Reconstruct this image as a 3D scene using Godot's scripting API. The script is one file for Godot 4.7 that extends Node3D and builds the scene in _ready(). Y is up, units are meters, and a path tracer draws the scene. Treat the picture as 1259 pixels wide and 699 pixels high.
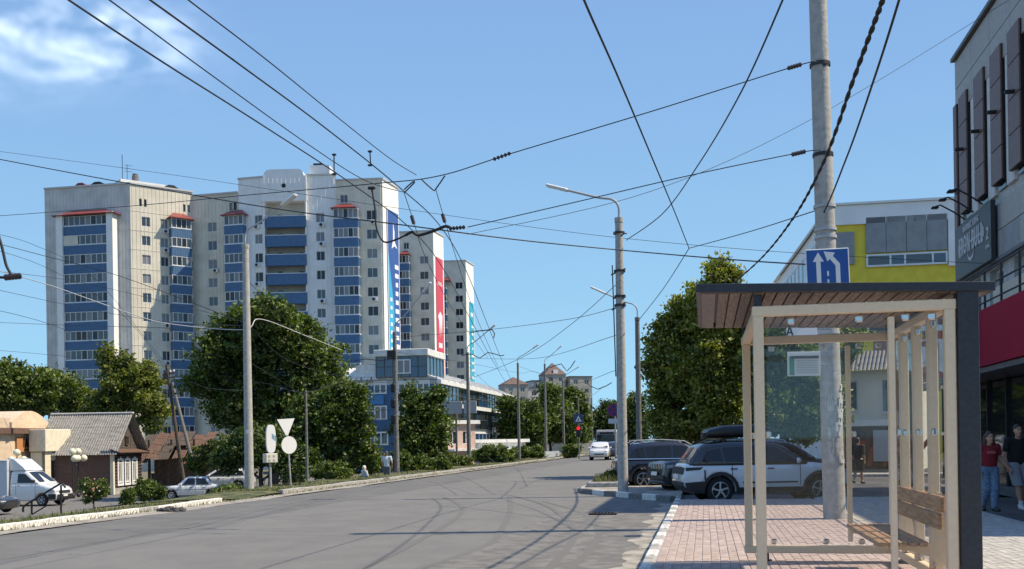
extends Node3D
# ---------- shared numbers ----------
const FOCAL := 1260.0      # lens, in pixels of a 1259 x 699 picture
const MIDX := 629.5
const MIDY := 543.8
const EYE := 1.75
const LOW := -1.6          # level of the yards west of the road
var cam: Camera3D
var rng := RandomNumberGenerator.new()
var M := {}                # materials
var cache := {}            # shared meshes
var used := {}

# ---------- mesh builder ----------
class MB:
	var v := PackedVector3Array()
	var n := PackedVector3Array()
	var c := PackedColorArray()
	var t := PackedVector2Array()
	var col := Color.WHITE
	var xf := Transform3D()
	func tri(a: Vector3, b: Vector3, d: Vector3) -> void:
		a = xf * a; b = xf * b; d = xf * d
		var nn := (b - a).cross(d - a).normalized()
		v.append(a); v.append(d); v.append(b)
		n.append(nn); n.append(nn); n.append(nn)
		c.append(col); c.append(col); c.append(col)
		t.append(Vector2.ZERO); t.append(Vector2.ZERO); t.append(Vector2.ZERO)
	func tri_n(a: Vector3, b: Vector3, d: Vector3, na: Vector3, nb: Vector3, nd: Vector3) -> void:
		v.append(xf * a); v.append(xf * d); v.append(xf * b)
		n.append((xf.basis * na).normalized()); n.append((xf.basis * nd).normalized()); n.append((xf.basis * nb).normalized())
		c.append(col); c.append(col); c.append(col)
		t.append(Vector2.ZERO); t.append(Vector2.ZERO); t.append(Vector2.ZERO)
	func quad(a: Vector3, b: Vector3, d: Vector3, e: Vector3) -> void:
		tri(a, b, d); tri(a, d, e)
	func quad_uv(a: Vector3, b: Vector3, d: Vector3, e: Vector3, ua: Vector2, ub: Vector2, ud: Vector2, ue: Vector2) -> void:
		tri(a, b, d); tri(a, d, e)
		var k := t.size() - 6
		t[k] = ua; t[k + 1] = ud; t[k + 2] = ub; t[k + 3] = ua; t[k + 4] = ue; t[k + 5] = ud
	func box(p: Vector3, s: Vector3) -> void:
		var h := s / 2
		var q := []
		for i in 8:
			q.append(p + Vector3(h.x if i & 1 else -h.x, h.y if i & 2 else -h.y, h.z if i & 4 else -h.z))
		quad(q[4], q[5], q[7], q[6]); quad(q[1], q[0], q[2], q[3])
		quad(q[5], q[1], q[3], q[7]); quad(q[0], q[4], q[6], q[2])
		quad(q[6], q[7], q[3], q[2]); quad(q[0], q[1], q[5], q[4])
	func cbox(p: Vector3, s: Vector3, b: float) -> void:   # box with chamfered edges
		var h := s / 2
		b = minf(b, minf(h.x, minf(h.y, h.z)) * 0.9)
		var f := func(sx, sy, sz, ax) -> Vector3:
			return p + Vector3(sx * (h.x - (0.0 if ax == 0 else b)), sy * (h.y - (0.0 if ax == 1 else b)), sz * (h.z - (0.0 if ax == 2 else b)))
		for sg in [-1, 1]:
			var q := [f.call(sg, -1, -1, 0), f.call(sg, 1, -1, 0), f.call(sg, 1, 1, 0), f.call(sg, -1, 1, 0)]
			if sg > 0: quad(q[0], q[1], q[2], q[3])
			else: quad(q[3], q[2], q[1], q[0])
			q = [f.call(-1, sg, -1, 1), f.call(-1, sg, 1, 1), f.call(1, sg, 1, 1), f.call(1, sg, -1, 1)]
			if sg > 0: quad(q[0], q[1], q[2], q[3])
			else: quad(q[3], q[2], q[1], q[0])
			q = [f.call(-1, -1, sg, 2), f.call(1, -1, sg, 2), f.call(1, 1, sg, 2), f.call(-1, 1, sg, 2)]
			if sg > 0: quad(q[0], q[1], q[2], q[3])
			else: quad(q[3], q[2], q[1], q[0])
		for s1 in [-1, 1]:
			for s2 in [-1, 1]:
				out_quad(p, f.call(s1, s2, -1, 0), f.call(s1, s2, 1, 0), f.call(s1, s2, 1, 1), f.call(s1, s2, -1, 1))
				out_quad(p, f.call(s1, -1, s2, 0), f.call(s1, 1, s2, 0), f.call(s1, 1, s2, 2), f.call(s1, -1, s2, 2))
				out_quad(p, f.call(-1, s1, s2, 1), f.call(1, s1, s2, 1), f.call(1, s1, s2, 2), f.call(-1, s1, s2, 2))
				for s3 in [-1, 1]:
					out_tri(p, f.call(s1, s2, s3, 0), f.call(s1, s2, s3, 1), f.call(s1, s2, s3, 2))
	func out_tri(mid: Vector3, a: Vector3, b: Vector3, d: Vector3) -> void:
		if (b - a).cross(d - a).dot((a + b + d) / 3 - mid) >= 0: tri(a, b, d)
		else: tri(a, d, b)
	func out_quad(mid: Vector3, a: Vector3, b: Vector3, d: Vector3, e: Vector3) -> void:
		if (b - a).cross(d - a).dot((a + b + d + e) / 4 - mid) >= 0: quad(a, b, d, e)
		else: quad(a, e, d, b)
	func tube(pts: Array, radii: Variant, sides := 8, caps := true) -> void:
		var rings := []
		var norms := []
		var cnt := pts.size()
		var side := Vector3.ZERO
		for i in cnt:
			var d: Vector3 = (pts[mini(i + 1, cnt - 1)] - pts[maxi(i - 1, 0)]).normalized()
			if side == Vector3.ZERO:
				side = d.cross(Vector3.UP if absf(d.y) < 0.9 else Vector3.RIGHT).normalized()
			else:
				side = (side - d * side.dot(d)).normalized()
			var up := d.cross(side)
			var r: float = radii[i] if radii is Array else radii
			var ring := []
			var nr := []
			for k in sides:
				var a := TAU * k / sides
				var o := side * cos(a) + up * sin(a)
				ring.append(pts[i] + o * r); nr.append(o)
			rings.append(ring); norms.append(nr)
		for i in cnt - 1:
			for k in sides:
				var j := (k + 1) % sides
				tri_n(rings[i][k], rings[i][j], rings[i + 1][j], norms[i][k], norms[i][j], norms[i][j])
				tri_n(rings[i][k], rings[i + 1][j], rings[i + 1][k], norms[i][k], norms[i][j], norms[i][k])
		if caps:
			for k in range(1, sides - 1):
				tri(rings[0][0], rings[0][k + 1], rings[0][k])
				tri(rings[cnt - 1][0], rings[cnt - 1][k], rings[cnt - 1][k + 1])
	func lathe(prof: Array, sides := 20, axis := 1) -> void:   # prof: Vector2(radius, height)
		for i in prof.size() - 1:
			var p0: Vector2 = prof[i]
			var p1: Vector2 = prof[i + 1]
			var sl := p1 - p0
			for k in sides:
				var a := TAU * k / sides
				var b := TAU * (k + 1) / sides
				var q := func(p: Vector2, an: float) -> Vector3:
					var w := Vector3(cos(an) * p.x, p.y, -sin(an) * p.x)
					return w if axis == 1 else Vector3(w.x, -w.z, w.y)
				var m := func(an: float) -> Vector3:
					var w := Vector3(cos(an) * sl.y, -sl.x, -sin(an) * sl.y).normalized()
					return w if axis == 1 else Vector3(w.x, -w.z, w.y)
				tri_n(q.call(p0, a), q.call(p0, b), q.call(p1, b), m.call(a), m.call(b), m.call(b))
				tri_n(q.call(p0, a), q.call(p1, b), q.call(p1, a), m.call(a), m.call(b), m.call(a))
	func ball(p: Vector3, r: Vector3, rows := 8, cols := 12) -> void:
		for i in rows:
			for k in cols:
				var s := []
				for q in [[i, k], [i + 1, k], [i + 1, k + 1], [i, k + 1]]:
					var la: float = PI * q[0] / rows
					var lo: float = TAU * q[1] / cols
					s.append(Vector3(sin(la) * cos(lo), cos(la), -sin(la) * sin(lo)))
				tri_n(p + s[0] * r, p + s[1] * r, p + s[2] * r, s[0], s[1], s[2])
				tri_n(p + s[0] * r, p + s[2] * r, p + s[3] * r, s[0], s[2], s[3])
	func prism(poly: PackedVector2Array, z0: float, z1: float) -> void:   # outline in x, y; depth along z
		var ids := Geometry2D.triangulate_polygon(poly)
		var area := 0.0
		for i in poly.size():
			area += poly[i].cross(poly[(i + 1) % poly.size()])
		for i in range(0, ids.size(), 3):
			var a := poly[ids[i]]; var b := poly[ids[i + 1]]; var d := poly[ids[i + 2]]
			if (b - a).cross(d - a) < 0:
				var s := b; b = d; d = s
			tri(Vector3(a.x, a.y, z1), Vector3(b.x, b.y, z1), Vector3(d.x, d.y, z1))
			tri(Vector3(a.x, a.y, z0), Vector3(d.x, d.y, z0), Vector3(b.x, b.y, z0))
		for i in poly.size():
			var a := poly[i]; var b := poly[(i + 1) % poly.size()]
			if area < 0:
				var s := a; a = b; b = s
			quad(Vector3(a.x, a.y, z0), Vector3(b.x, b.y, z0), Vector3(b.x, b.y, z1), Vector3(a.x, a.y, z1))
	func mesh() -> ArrayMesh:
		var arr := []
		arr.resize(Mesh.ARRAY_MAX)
		arr[Mesh.ARRAY_VERTEX] = v; arr[Mesh.ARRAY_NORMAL] = n; arr[Mesh.ARRAY_COLOR] = c; arr[Mesh.ARRAY_TEX_UV] = t
		var m := ArrayMesh.new()
		m.add_surface_from_arrays(Mesh.PRIMITIVE_TRIANGLES, arr)
		return m

# ---------- nodes ----------
func numbered(called: String) -> String:
	var k: int = used.get(called, 0)
	used[called] = k + 1
	return called if k == 0 else "%s_%03d" % [called, k]

func thing(called: String, label: String, category: String, at := Transform3D(), group := "") -> Node3D:
	var o := Node3D.new()
	o.name = numbered(called)
	add_child(o)
	o.transform = at
	o.set_meta("label", label); o.set_meta("category", category)
	if group: o.set_meta("group", group)
	return o

func tag(o: Node3D, label: String, category: String, group := "") -> Node3D:
	o.set_meta("label", label); o.set_meta("category", category)
	if group: o.set_meta("group", group)
	return o

func put(parent: Node, called: String, mesh: Mesh, m: Material, at := Transform3D()) -> MeshInstance3D:
	var o := MeshInstance3D.new()
	o.name = numbered(called) if parent == self else called
	o.mesh = mesh
	o.material_override = m
	parent.add_child(o, true)
	o.transform = at
	return o

func setting(called: String, mesh: Mesh, m: Material, at := Transform3D(), kind := "structure") -> MeshInstance3D:
	var o := put(self, called, mesh, m, at)
	o.set_meta("kind", kind)
	return o

func copy_of(src: Node3D, at: Transform3D, label := "") -> Node3D:
	var o: Node3D = src.duplicate()
	var base := String(src.name)
	if base.length() > 4 and base[-4] == "_" and base.substr(base.length() - 3).is_valid_int(): base = base.substr(0, base.length() - 4)
	o.name = numbered(base)
	add_child(o)
	o.transform = at
	if label: o.set_meta("label", label)
	return o

func boxm(s: Vector3, b := 0.0) -> Mesh:      # a shared box
	var key := "b%.3f_%.3f_%.3f_%.3f" % [s.x, s.y, s.z, b]
	if not cache.has(key):
		var m := MB.new()
		if b > 0: m.cbox(Vector3.ZERO, s, b)
		else: m.box(Vector3.ZERO, s)
		cache[key] = m.mesh()
	return cache[key]

func T(x: float, y: float, z: float, turn := 0.0) -> Transform3D:
	return Transform3D(Basis(Vector3.UP, turn), Vector3(x, y, z))

func bar(a: Vector3, b: Vector3, w: float, h: float, m: MB) -> void:   # a square bar from a to b
	var d := b - a
	var z := d.normalized()
	var x := (Vector3.UP if absf(z.y) < 0.9 else Vector3.FORWARD).cross(z).normalized()
	var keep := m.xf
	m.xf = keep * Transform3D(Basis(x, z.cross(x), z), (a + b) / 2)
	m.box(Vector3.ZERO, Vector3(w, h, d.length()))
	m.xf = keep

# ---------- surveying: lay points out from sight lines ----------
func P(px: float, py: float, d: float) -> Vector3:
	return cam.transform * Vector3((px - MIDX) / FOCAL * d, (MIDY - py) / FOCAL * d, -d)
func G(px: float, py: float, y := 0.0) -> Vector3:
	var a := P(px, py, 1.0) - cam.position
	return cam.position + a * ((y - EYE) / a.y)
func F(px: float, py: float, d: float, y: float) -> Vector3:   # plan position at a level
	var p := P(px, py, d)
	return Vector3(p.x, y, p.z)
func R(x: float, y: float, ahead: float) -> Vector3:   # road coordinates: right, up, ahead
	return Vector3(x, y, -ahead)
func wallframe(a: Vector3, b: Vector3) -> Transform3D:   # x from a to b, z outwards
	var x := Vector3(b.x - a.x, 0, b.z - a.z).normalized()
	return Transform3D(Basis(x, Vector3.UP, x.cross(Vector3.UP)), a)

# ---------- materials ----------
func lin(r: float, g: float, b: float) -> Color:
	return Color(r, g, b).linear_to_srgb()
func mat(r: float, g: float, b: float, rough := 0.8, metal := 0.0) -> StandardMaterial3D:
	var m := StandardMaterial3D.new()
	m.albedo_color = lin(r, g, b); m.roughness = rough; m.metallic = metal
	return m
func noise_tex(freq: float, cols: Array, offs: Array, seed_: int, oct := 5, size := 512, kind := FastNoiseLite.TYPE_SIMPLEX_SMOOTH) -> NoiseTexture2D:
	var f := FastNoiseLite.new()
	f.noise_type = kind; f.frequency = freq; f.fractal_octaves = oct; f.seed = seed_
	var t := NoiseTexture2D.new()
	t.width = size; t.height = size; t.seamless = true; t.noise = f; t.normalize = true
	var g := Gradient.new()
	g.offsets = PackedFloat32Array(offs)
	var pc := PackedColorArray()
	for c in cols: pc.append(lin(c[0], c[1], c[2]))
	g.colors = pc
	t.color_ramp = g
	return t
func bump_tex(freq: float, seed_: int, strength := 4.0, oct := 4, size := 512) -> NoiseTexture2D:
	var f := FastNoiseLite.new()
	f.noise_type = FastNoiseLite.TYPE_SIMPLEX_SMOOTH; f.frequency = freq; f.fractal_octaves = oct; f.seed = seed_
	var t := NoiseTexture2D.new()
	t.width = size; t.height = size; t.seamless = true; t.noise = f; t.as_normal_map = true; t.bump_strength = strength
	return t
func grain(cols: Array, offs: Array, metres: float, freq: float, seed_: int, rough := 0.85, bump := 0.0, detail: Texture2D = null, dm := 1.0) -> StandardMaterial3D:
	var m := StandardMaterial3D.new()
	m.albedo_texture = noise_tex(freq, cols, offs, seed_)
	m.uv1_triplanar = true; m.uv1_world_triplanar = true
	m.uv1_scale = Vector3.ONE / metres
	m.roughness = rough
	if bump > 0:
		m.normal_enabled = true; m.normal_texture = bump_tex(freq * 2, seed_ + 7); m.normal_scale = bump
	if detail:
		m.detail_enabled = true; m.detail_albedo = detail; m.detail_blend_mode = BaseMaterial3D.BLEND_MODE_MUL
		m.detail_uv_layer = BaseMaterial3D.DETAIL_UV_2; m.uv2_triplanar = true; m.uv2_world_triplanar = true; m.uv2_scale = Vector3.ONE / dm
	return m
func glass(r: float, g: float, b: float, a: float, rough := 0.02) -> StandardMaterial3D:
	var m := mat(r, g, b, rough)
	m.albedo_color.a = a
	m.transparency = BaseMaterial3D.TRANSPARENCY_ALPHA
	return m

func make_materials() -> void:
	var fine := noise_tex(0.05, [[0.72, 0.72, 0.72], [1, 1, 1], [0.84, 0.84, 0.84]], [0.25, 0.55, 0.8], 3, 4)
	M.asphalt = grain([[0.16, 0.155, 0.144], [0.17, 0.165, 0.153], [0.18, 0.175, 0.162]], [0.25, 0.5, 0.75], 11.0, 0.01, 11, 0.9, 0.35, fine, 0.45)
	M.asphalt_lane = grain([[0.13, 0.127, 0.118], [0.142, 0.139, 0.13], [0.156, 0.152, 0.142]], [0.25, 0.5, 0.75], 9.0, 0.01, 18, 0.9, 0.35, fine, 0.4)
	M.asphalt_old = grain([[0.135, 0.13, 0.12], [0.165, 0.16, 0.148], [0.2, 0.19, 0.172]], [0.25, 0.5, 0.75], 3.0, 0.012, 12, 0.92, 0.3, fine, 0.9)
	M.asphalt_dark = grain([[0.062, 0.062, 0.063], [0.085, 0.084, 0.082], [0.11, 0.108, 0.104]], [0.3, 0.5, 0.72], 9.0, 0.006, 13, 0.88, 0.25, fine, 1.1)
	M.tar = mat(0.05, 0.05, 0.05, 0.75)
	M.shadow_and_crack_paint = mat(0.13, 0.126, 0.116, 0.85)  # dark tone of the painted wire shadows and the crack
	M.dust = grain([[0.22, 0.2, 0.165], [0.32, 0.295, 0.25], [0.4, 0.37, 0.32]], [0.25, 0.5, 0.75], 4.0, 0.012, 14, 0.95, 0.5, fine, 0.7)
	M.soil = grain([[0.1, 0.095, 0.06], [0.15, 0.14, 0.09], [0.2, 0.185, 0.125]], [0.3, 0.5, 0.7], 6.0, 0.01, 15, 0.97, 0.5)
	M.lawn = grain([[0.05, 0.062, 0.018], [0.085, 0.095, 0.03], [0.15, 0.14, 0.065]], [0.3, 0.5, 0.75], 5.0, 0.012, 16, 0.97, 0.6, fine, 0.6)
	M.joint = grain([[0.36, 0.32, 0.285], [0.45, 0.41, 0.37]], [0.3, 0.7], 2.0, 0.02, 17, 0.95)
	M.pink = []
	for k in 4:
		var s: float = [1.0, 0.93, 1.06, 0.98][k]
		M.pink.append(grain([[0.335 * s, 0.262 * s, 0.23 * s], [0.395 * s, 0.312 * s, 0.275 * s], [0.46 * s, 0.37 * s, 0.33 * s]], [0.25, 0.5, 0.8], 1.1, 0.012, 20 + k, 0.9, 0.3))
	M.pale_paver = grain([[0.32, 0.3, 0.265], [0.4, 0.38, 0.34], [0.48, 0.455, 0.41]], [0.25, 0.5, 0.8], 1.4, 0.012, 26, 0.9, 0.3)
	M.concrete = grain([[0.24, 0.235, 0.22], [0.33, 0.325, 0.305], [0.41, 0.4, 0.375]], [0.25, 0.5, 0.78], 1.6, 0.012, 30, 0.9, 0.4)
	M.pole = grain([[0.33, 0.32, 0.295], [0.38, 0.37, 0.34], [0.43, 0.42, 0.385]], [0.25, 0.5, 0.78], 1.3, 0.014, 31, 0.88, 0.35)
	M.pole_dark = grain([[0.12, 0.118, 0.11], [0.165, 0.16, 0.15], [0.21, 0.2, 0.185]], [0.25, 0.5, 0.78], 1.3, 0.014, 32, 0.88, 0.3)
	M.kerb_white = grain([[0.4, 0.38, 0.34], [0.64, 0.62, 0.57], [0.72, 0.7, 0.66]], [0.22, 0.42, 0.7], 0.7, 0.014, 33, 0.85, 0.3)
	M.kerb_black = grain([[0.1, 0.1, 0.1], [0.16, 0.158, 0.15], [0.28, 0.27, 0.25]], [0.3, 0.55, 0.85], 0.7, 0.014, 34, 0.85, 0.3)
	M.galv = grain([[0.36, 0.37, 0.38], [0.44, 0.45, 0.46]], [0.3, 0.7], 0.5, 0.02, 35, 0.45)
	M.steel_dark = mat(0.03, 0.031, 0.034, 0.5, 0.3)
	M.black = mat(0.012, 0.012, 0.013, 0.55)
	M.wire = mat(0.014, 0.015, 0.017, 0.6)
	M.cable_pale = mat(0.5, 0.5, 0.5, 0.6)
	M.insul = mat(0.05, 0.035, 0.03, 0.35)
	M.white = mat(0.74, 0.74, 0.72, 0.5)
	M.white_pvc = mat(0.68, 0.69, 0.69, 0.4)
	M.pane = mat(0.035, 0.042, 0.05, 0.04)
	M.pane.metallic_specular = 0.8
	M.pane_dark = mat(0.016, 0.019, 0.022, 0.05)
	M.pane_curtain = mat(0.2, 0.205, 0.21, 0.12)
	M.pane_blue = mat(0.018, 0.06, 0.13, 0.05); M.pane_blue.metallic_specular = 0.7
	M.pane_teal = mat(0.028, 0.062, 0.095, 0.06); M.pane_teal.metallic_specular = 0.7
	M.leaf_soft = Color(0.1, 0.14, 0.03)

func street_camera() -> void:
	cam = Camera3D.new()
	cam.name = "camera"
	cam.projection = Camera3D.PROJECTION_FRUSTUM
	cam.near = 0.1; cam.far = 4000.0
	cam.size = 699.0 / FOCAL * cam.near
	cam.frustum_offset = Vector2(0, (MIDY - 349.5) / FOCAL * cam.near)
	cam.transform = Transform3D(Basis(Vector3.UP, atan2(238.5, FOCAL)) * Basis(Vector3(0, 0, 1), -0.016), Vector3(0, EYE, 0))
	add_child(cam)
	cam.current = true

func sky_and_sun() -> void:
	var e := Environment.new()
	e.background_mode = Environment.BG_SKY
	e.tonemap_mode = Environment.TONE_MAPPER_LINEAR
	e.tonemap_exposure = 1.48
	e.sdfgi_enabled = true; e.ssao_enabled = true; e.ssil_enabled = true
	var s := ProceduralSkyMaterial.new()
	s.sky_top_color = lin(0.135, 0.243, 0.505)
	s.sky_horizon_color = lin(0.285, 0.53, 0.675)
	s.sky_curve = 0.19
	s.ground_bottom_color = lin(0.12, 0.12, 0.11); s.ground_horizon_color = lin(0.3, 0.36, 0.4)
	s.sun_angle_max = 30.0; s.sun_curve = 0.15
	s.sky_cover = cloud_cover()
	var sky := Sky.new()
	sky.sky_material = s
	e.sky = sky
	var w := WorldEnvironment.new()
	w.name = "world_environment"
	w.environment = e
	add_child(w)
	var sun := DirectionalLight3D.new()
	sun.name = "sun"
	sun.light_energy = 1.38
	sun.light_color = Color(1.0, 0.94, 0.84)
	sun.light_angular_distance = 0.5
	sun.shadow_enabled = true
	var to_sun := Vector3(0.988, 0, -0.152).normalized() * cos(deg_to_rad(52.0)) + Vector3.UP * sin(deg_to_rad(52.0))
	sun.transform = Transform3D(Basis.looking_at(-to_sun, Vector3.UP), Vector3(0, 60, 0))
	add_child(sun)

func cloud_cover() -> ImageTexture:
	# a thin veil of fair-weather cirrus in the north-west
	var w := 2048
	var h := 1024
	var f := FastNoiseLite.new()
	f.seed = 5; f.frequency = 3.2; f.fractal_octaves = 6; f.fractal_gain = 0.55
	var f2 := FastNoiseLite.new()
	f2.seed = 9; f2.frequency = 1.1; f2.fractal_octaves = 3
	var im := Image.create(w, h, false, Image.FORMAT_RGBA8)
	im.fill(Color(1, 1, 1, 0))
	var wisps := [[(P(50, 32, 1) - cam.position).normalized(), 0.08, 0.026, 1.0], [(P(125, 52, 1) - cam.position).normalized(), 0.05, 0.02, 0.9], [(P(-90, 10, 1) - cam.position).normalized(), 0.12, 0.04, 0.9], [(P(185, 45, 1) - cam.position).normalized(), 0.03, 0.022, 0.35]]
	for y in h / 2:
		var lat := PI * (0.5 - (y + 0.5) / h)
		if lat < 0.2 or lat > 0.85: continue
		for x in w:
			var lon := TAU * (x + 0.5) / w
			if lon > PI: lon -= TAU
			if lon < -1.3 or lon > 0.1: continue
			var d := Vector3(cos(lat) * sin(lon), sin(lat), -cos(lat) * cos(lon))
			var near := 0.0
			for q in wisps:
				var off: Vector3 = d - q[0]
				near += q[3] * exp(-Vector2(Vector2(off.x, off.z).length() / q[1], off.y / q[2]).length_squared())
			if near < 0.01: continue
			var q3 := Vector3(d.x, d.y * 2.6, d.z)
			q3 += Vector3(f2.get_noise_3dv(q3 * 3.0), f2.get_noise_3dv(q3 * 3.0 + Vector3(7, 0, 0)), 0) * 0.12
			var a := minf(near, 1.2) * clampf(0.5 + 1.5 * f.get_noise_3dv(q3 * 2.6), 0, 1) * clampf(0.75 + 0.9 * f.get_noise_3dv(q3 * 8.0), 0.25, 1)
			im.set_pixel(x, y, Color(0.98, 0.98, 0.93, clampf(a * 0.62, 0, 1)))
	return ImageTexture.create_from_image(im)

# ---------- ground, road, pavements ----------
const KERB_R := -0.85     # street face of the kerb by the shelter
const WALK := 0.18        # height of the paved walk
const KERB_L := -15.3
const PAVE_END := 27.6
func terrain(x: float, ahead: float) -> float:
	var t := clampf((-16.5 - x) / 17.0, 0, 1)
	return lerpf(-0.05, LOW, t * t * (3 - 2 * t))

func ribbon(pts: Array, w: float, y: float, m: MB) -> void:
	for i in pts.size() - 1:
		var a: Vector3 = pts[i]
		var b: Vector3 = pts[i + 1]
		var p0: Vector3 = pts[maxi(i - 1, 0)]
		var p3: Vector3 = pts[mini(i + 2, pts.size() - 1)]
		var s0 := (b - p0).cross(Vector3.UP).normalized() * w / 2
		var s1 := (p3 - a).cross(Vector3.UP).normalized() * w / 2
		a.y = y; b.y = y
		m.quad(a - s0, a + s0, b + s1, b - s1)

func smooth_pts(pts: Array, steps := 8) -> Array:
	var c := Curve3D.new()
	for i in pts.size():
		var t: Vector3 = (pts[mini(i + 1, pts.size() - 1)] - pts[maxi(i - 1, 0)]) / 6.0
		c.add_point(pts[i], -t, t)
	var r := []
	for i in (pts.size() - 1) * steps + 1:
		r.append(c.samplef(float(i) / steps))
	return r

func build_ground() -> void:
	var m := MB.new()
	var xs := [-900.0, -400, -200, -120, -80, -60, -50, -42, -37, -34, -31, -28, -25, -22, -20, -18, -16.5, -15, -10, 0, 20, 60, 150, 400, 900]
	var zs := [-60.0, 0, 20, 40, 60, 80, 120, 180, 300, 600, 1200, 2500]
	for i in xs.size() - 1:
		for k in zs.size() - 1:
			var q := func(a, b): return R(xs[a], terrain(xs[a], zs[b]), zs[b])
			m.quad(q.call(i, k), q.call(i + 1, k), q.call(i + 1, k + 1), q.call(i, k + 1))
	setting("ground", m.mesh(), M.soil)
	# carriageway
	m = MB.new()
	for k in 30:
		var a := -30.0 + k * 40
		m.quad(R(-14.35, 0, a), R(-0.7, 0, a), R(-0.7, 0, a + 40), R(-14.35, 0, a + 40))
	setting("road", m.mesh(), M.asphalt)
	m = MB.new()   # newer, darker lane laid along the far kerb, with an uneven joint
	rng.seed = 2
	for k in 60:
		var a := -10.0 + k * 4
		m.quad(R(-14.3, 0.003, a), R(-11.1 + 0.05 * sin(k * 1.7), 0.003, a), R(-11.1 + 0.05 * sin((k + 1) * 1.7), 0.003, a + 4), R(-14.3, 0.003, a + 4))
	setting("repaved_lane", m.mesh(), M.asphalt_lane)
	m = MB.new()   # worn older asphalt of the bus bay
	m.quad(R(-4.6, 0.004, -10), R(-0.8, 0.004, -10), R(-0.8, 0.004, 30), R(-3.4, 0.004, 30))
	setting("bus_bay", m.mesh(), M.asphalt_old)
	m = MB.new()   # dusty gutter along the far kerb
	var edge := []
	rng.seed = 3
	for k in 60:
		edge.append(R(-14.35 + rng.randf_range(-0.25, 0.15) + clampf((k * 3.0 - 40) / 60, 0, 1) * -0.5, 0.004, -10.0 + k * 3))
	for k in 59:
		m.quad(R(KERB_L, 0.004, -10.0 + k * 3), edge[k], edge[k + 1], R(KERB_L, 0.004, -7.0 + k * 3))
	setting("gutter", m.mesh(), M.dust)
	m = MB.new()   # dust along the near kerb
	var rim := []
	for k in 70: rim.append(-1.22 + 0.1 * sin(k * 0.9) + rng.randf_range(-0.09, 0.09))
	for k in 69:
		var a := 8.0 + k * 0.3
		m.quad(R(rim[k], 0.008, a), R(-0.8, 0.008, a), R(-0.8, 0.008, a + 0.3), R(rim[k + 1], 0.008, a + 0.3))
	setting("kerb_dust", m.mesh(), M.dust)
	# overhead wire shadows painted on the road as dark ribbons, and one tarred crack
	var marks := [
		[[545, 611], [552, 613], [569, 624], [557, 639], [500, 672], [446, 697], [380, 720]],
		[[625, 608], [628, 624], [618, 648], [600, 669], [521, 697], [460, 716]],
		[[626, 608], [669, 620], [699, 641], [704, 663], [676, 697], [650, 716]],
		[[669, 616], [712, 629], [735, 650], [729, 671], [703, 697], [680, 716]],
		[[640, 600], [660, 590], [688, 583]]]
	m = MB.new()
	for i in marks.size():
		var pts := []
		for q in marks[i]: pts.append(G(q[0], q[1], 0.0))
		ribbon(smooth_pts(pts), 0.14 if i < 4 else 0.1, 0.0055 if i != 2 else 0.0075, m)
	setting("painted_shadows_and_crack", m.mesh(), M.shadow_and_crack_paint)
	# drain grate in the bay, one patch of fallen asphalt on the far gutter
	var g := thing("drain_grate", "rusty dark drain grate in the bus bay asphalt", "drain", T(G(742, 632).x, 0, G(742, 632).z))
	m = MB.new()
	for k in 7: m.box(Vector3(-0.24 + k * 0.08, 0.025, 0), Vector3(0.035, 0.03, 0.42))
	put(g, "bars", m.mesh(), M.steel_dark)
	m = MB.new()
	for s in [-1, 1]:
		m.box(Vector3(s * 0.3, 0.025, 0), Vector3(0.05, 0.04, 0.5)); m.box(Vector3(0, 0.025, s * 0.235), Vector3(0.55, 0.038, 0.045))
	put(g, "frame", m.mesh(), mat(0.05, 0.035, 0.028, 0.8))
	var heap := MB.new()
	rng.seed = 8
	var hp := G(210, 628)
	for k in 26:
		var a := rng.randf() * TAU
		var rr := rng.randf() * 0.75
		heap.ball(Vector3(cos(a) * rr * 0.7, 0.01 + (0.8 - rr) * 0.09, sin(a) * rr * 0.5), Vector3(rng.randf_range(0.05, 0.14), rng.randf_range(0.03, 0.07), rng.randf_range(0.05, 0.14)), 4, 6)
	tag(put(self, "asphalt_heap", heap.mesh(), M.tar, T(hp.x, 0, hp.z)), "small dark heap of broken asphalt in the dusty gutter", "rubble")
	# shared kerbstones
	build_kerbs()
	build_walk()
	build_verge()

func kerb_run(called: String, a: Vector3, b: Vector3, h: float, w: float, step: float, pick: Callable) -> Node3D:
	var t := Node3D.new()
	t.name = numbered(called); add_child(t)
	t.set_meta("kind", "structure")
	t.position = a
	var len_ := Vector3(b.x - a.x, 0, b.z - a.z).length()
	var n := int(round(len_ / step))
	var f := wallframe(a, b)
	for k in n:
		var mm: Material = pick.call(k)
		if mm == null: continue
		var j := rng.randf_range(-0.012, 0.012)
		put(t, "kerbstone", boxm(Vector3(w, h + 0.1, len_ / n - 0.012), 0.018), mm,
			Transform3D(Basis(f.basis.z, Vector3.UP, -f.basis.x) * Basis(Vector3.UP, rng.randf_range(-0.008, 0.008)), f.basis.x * (k + 0.5) * len_ / n + Vector3(0, (h - 0.1) / 2 + j, 0)))
	return t

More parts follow.
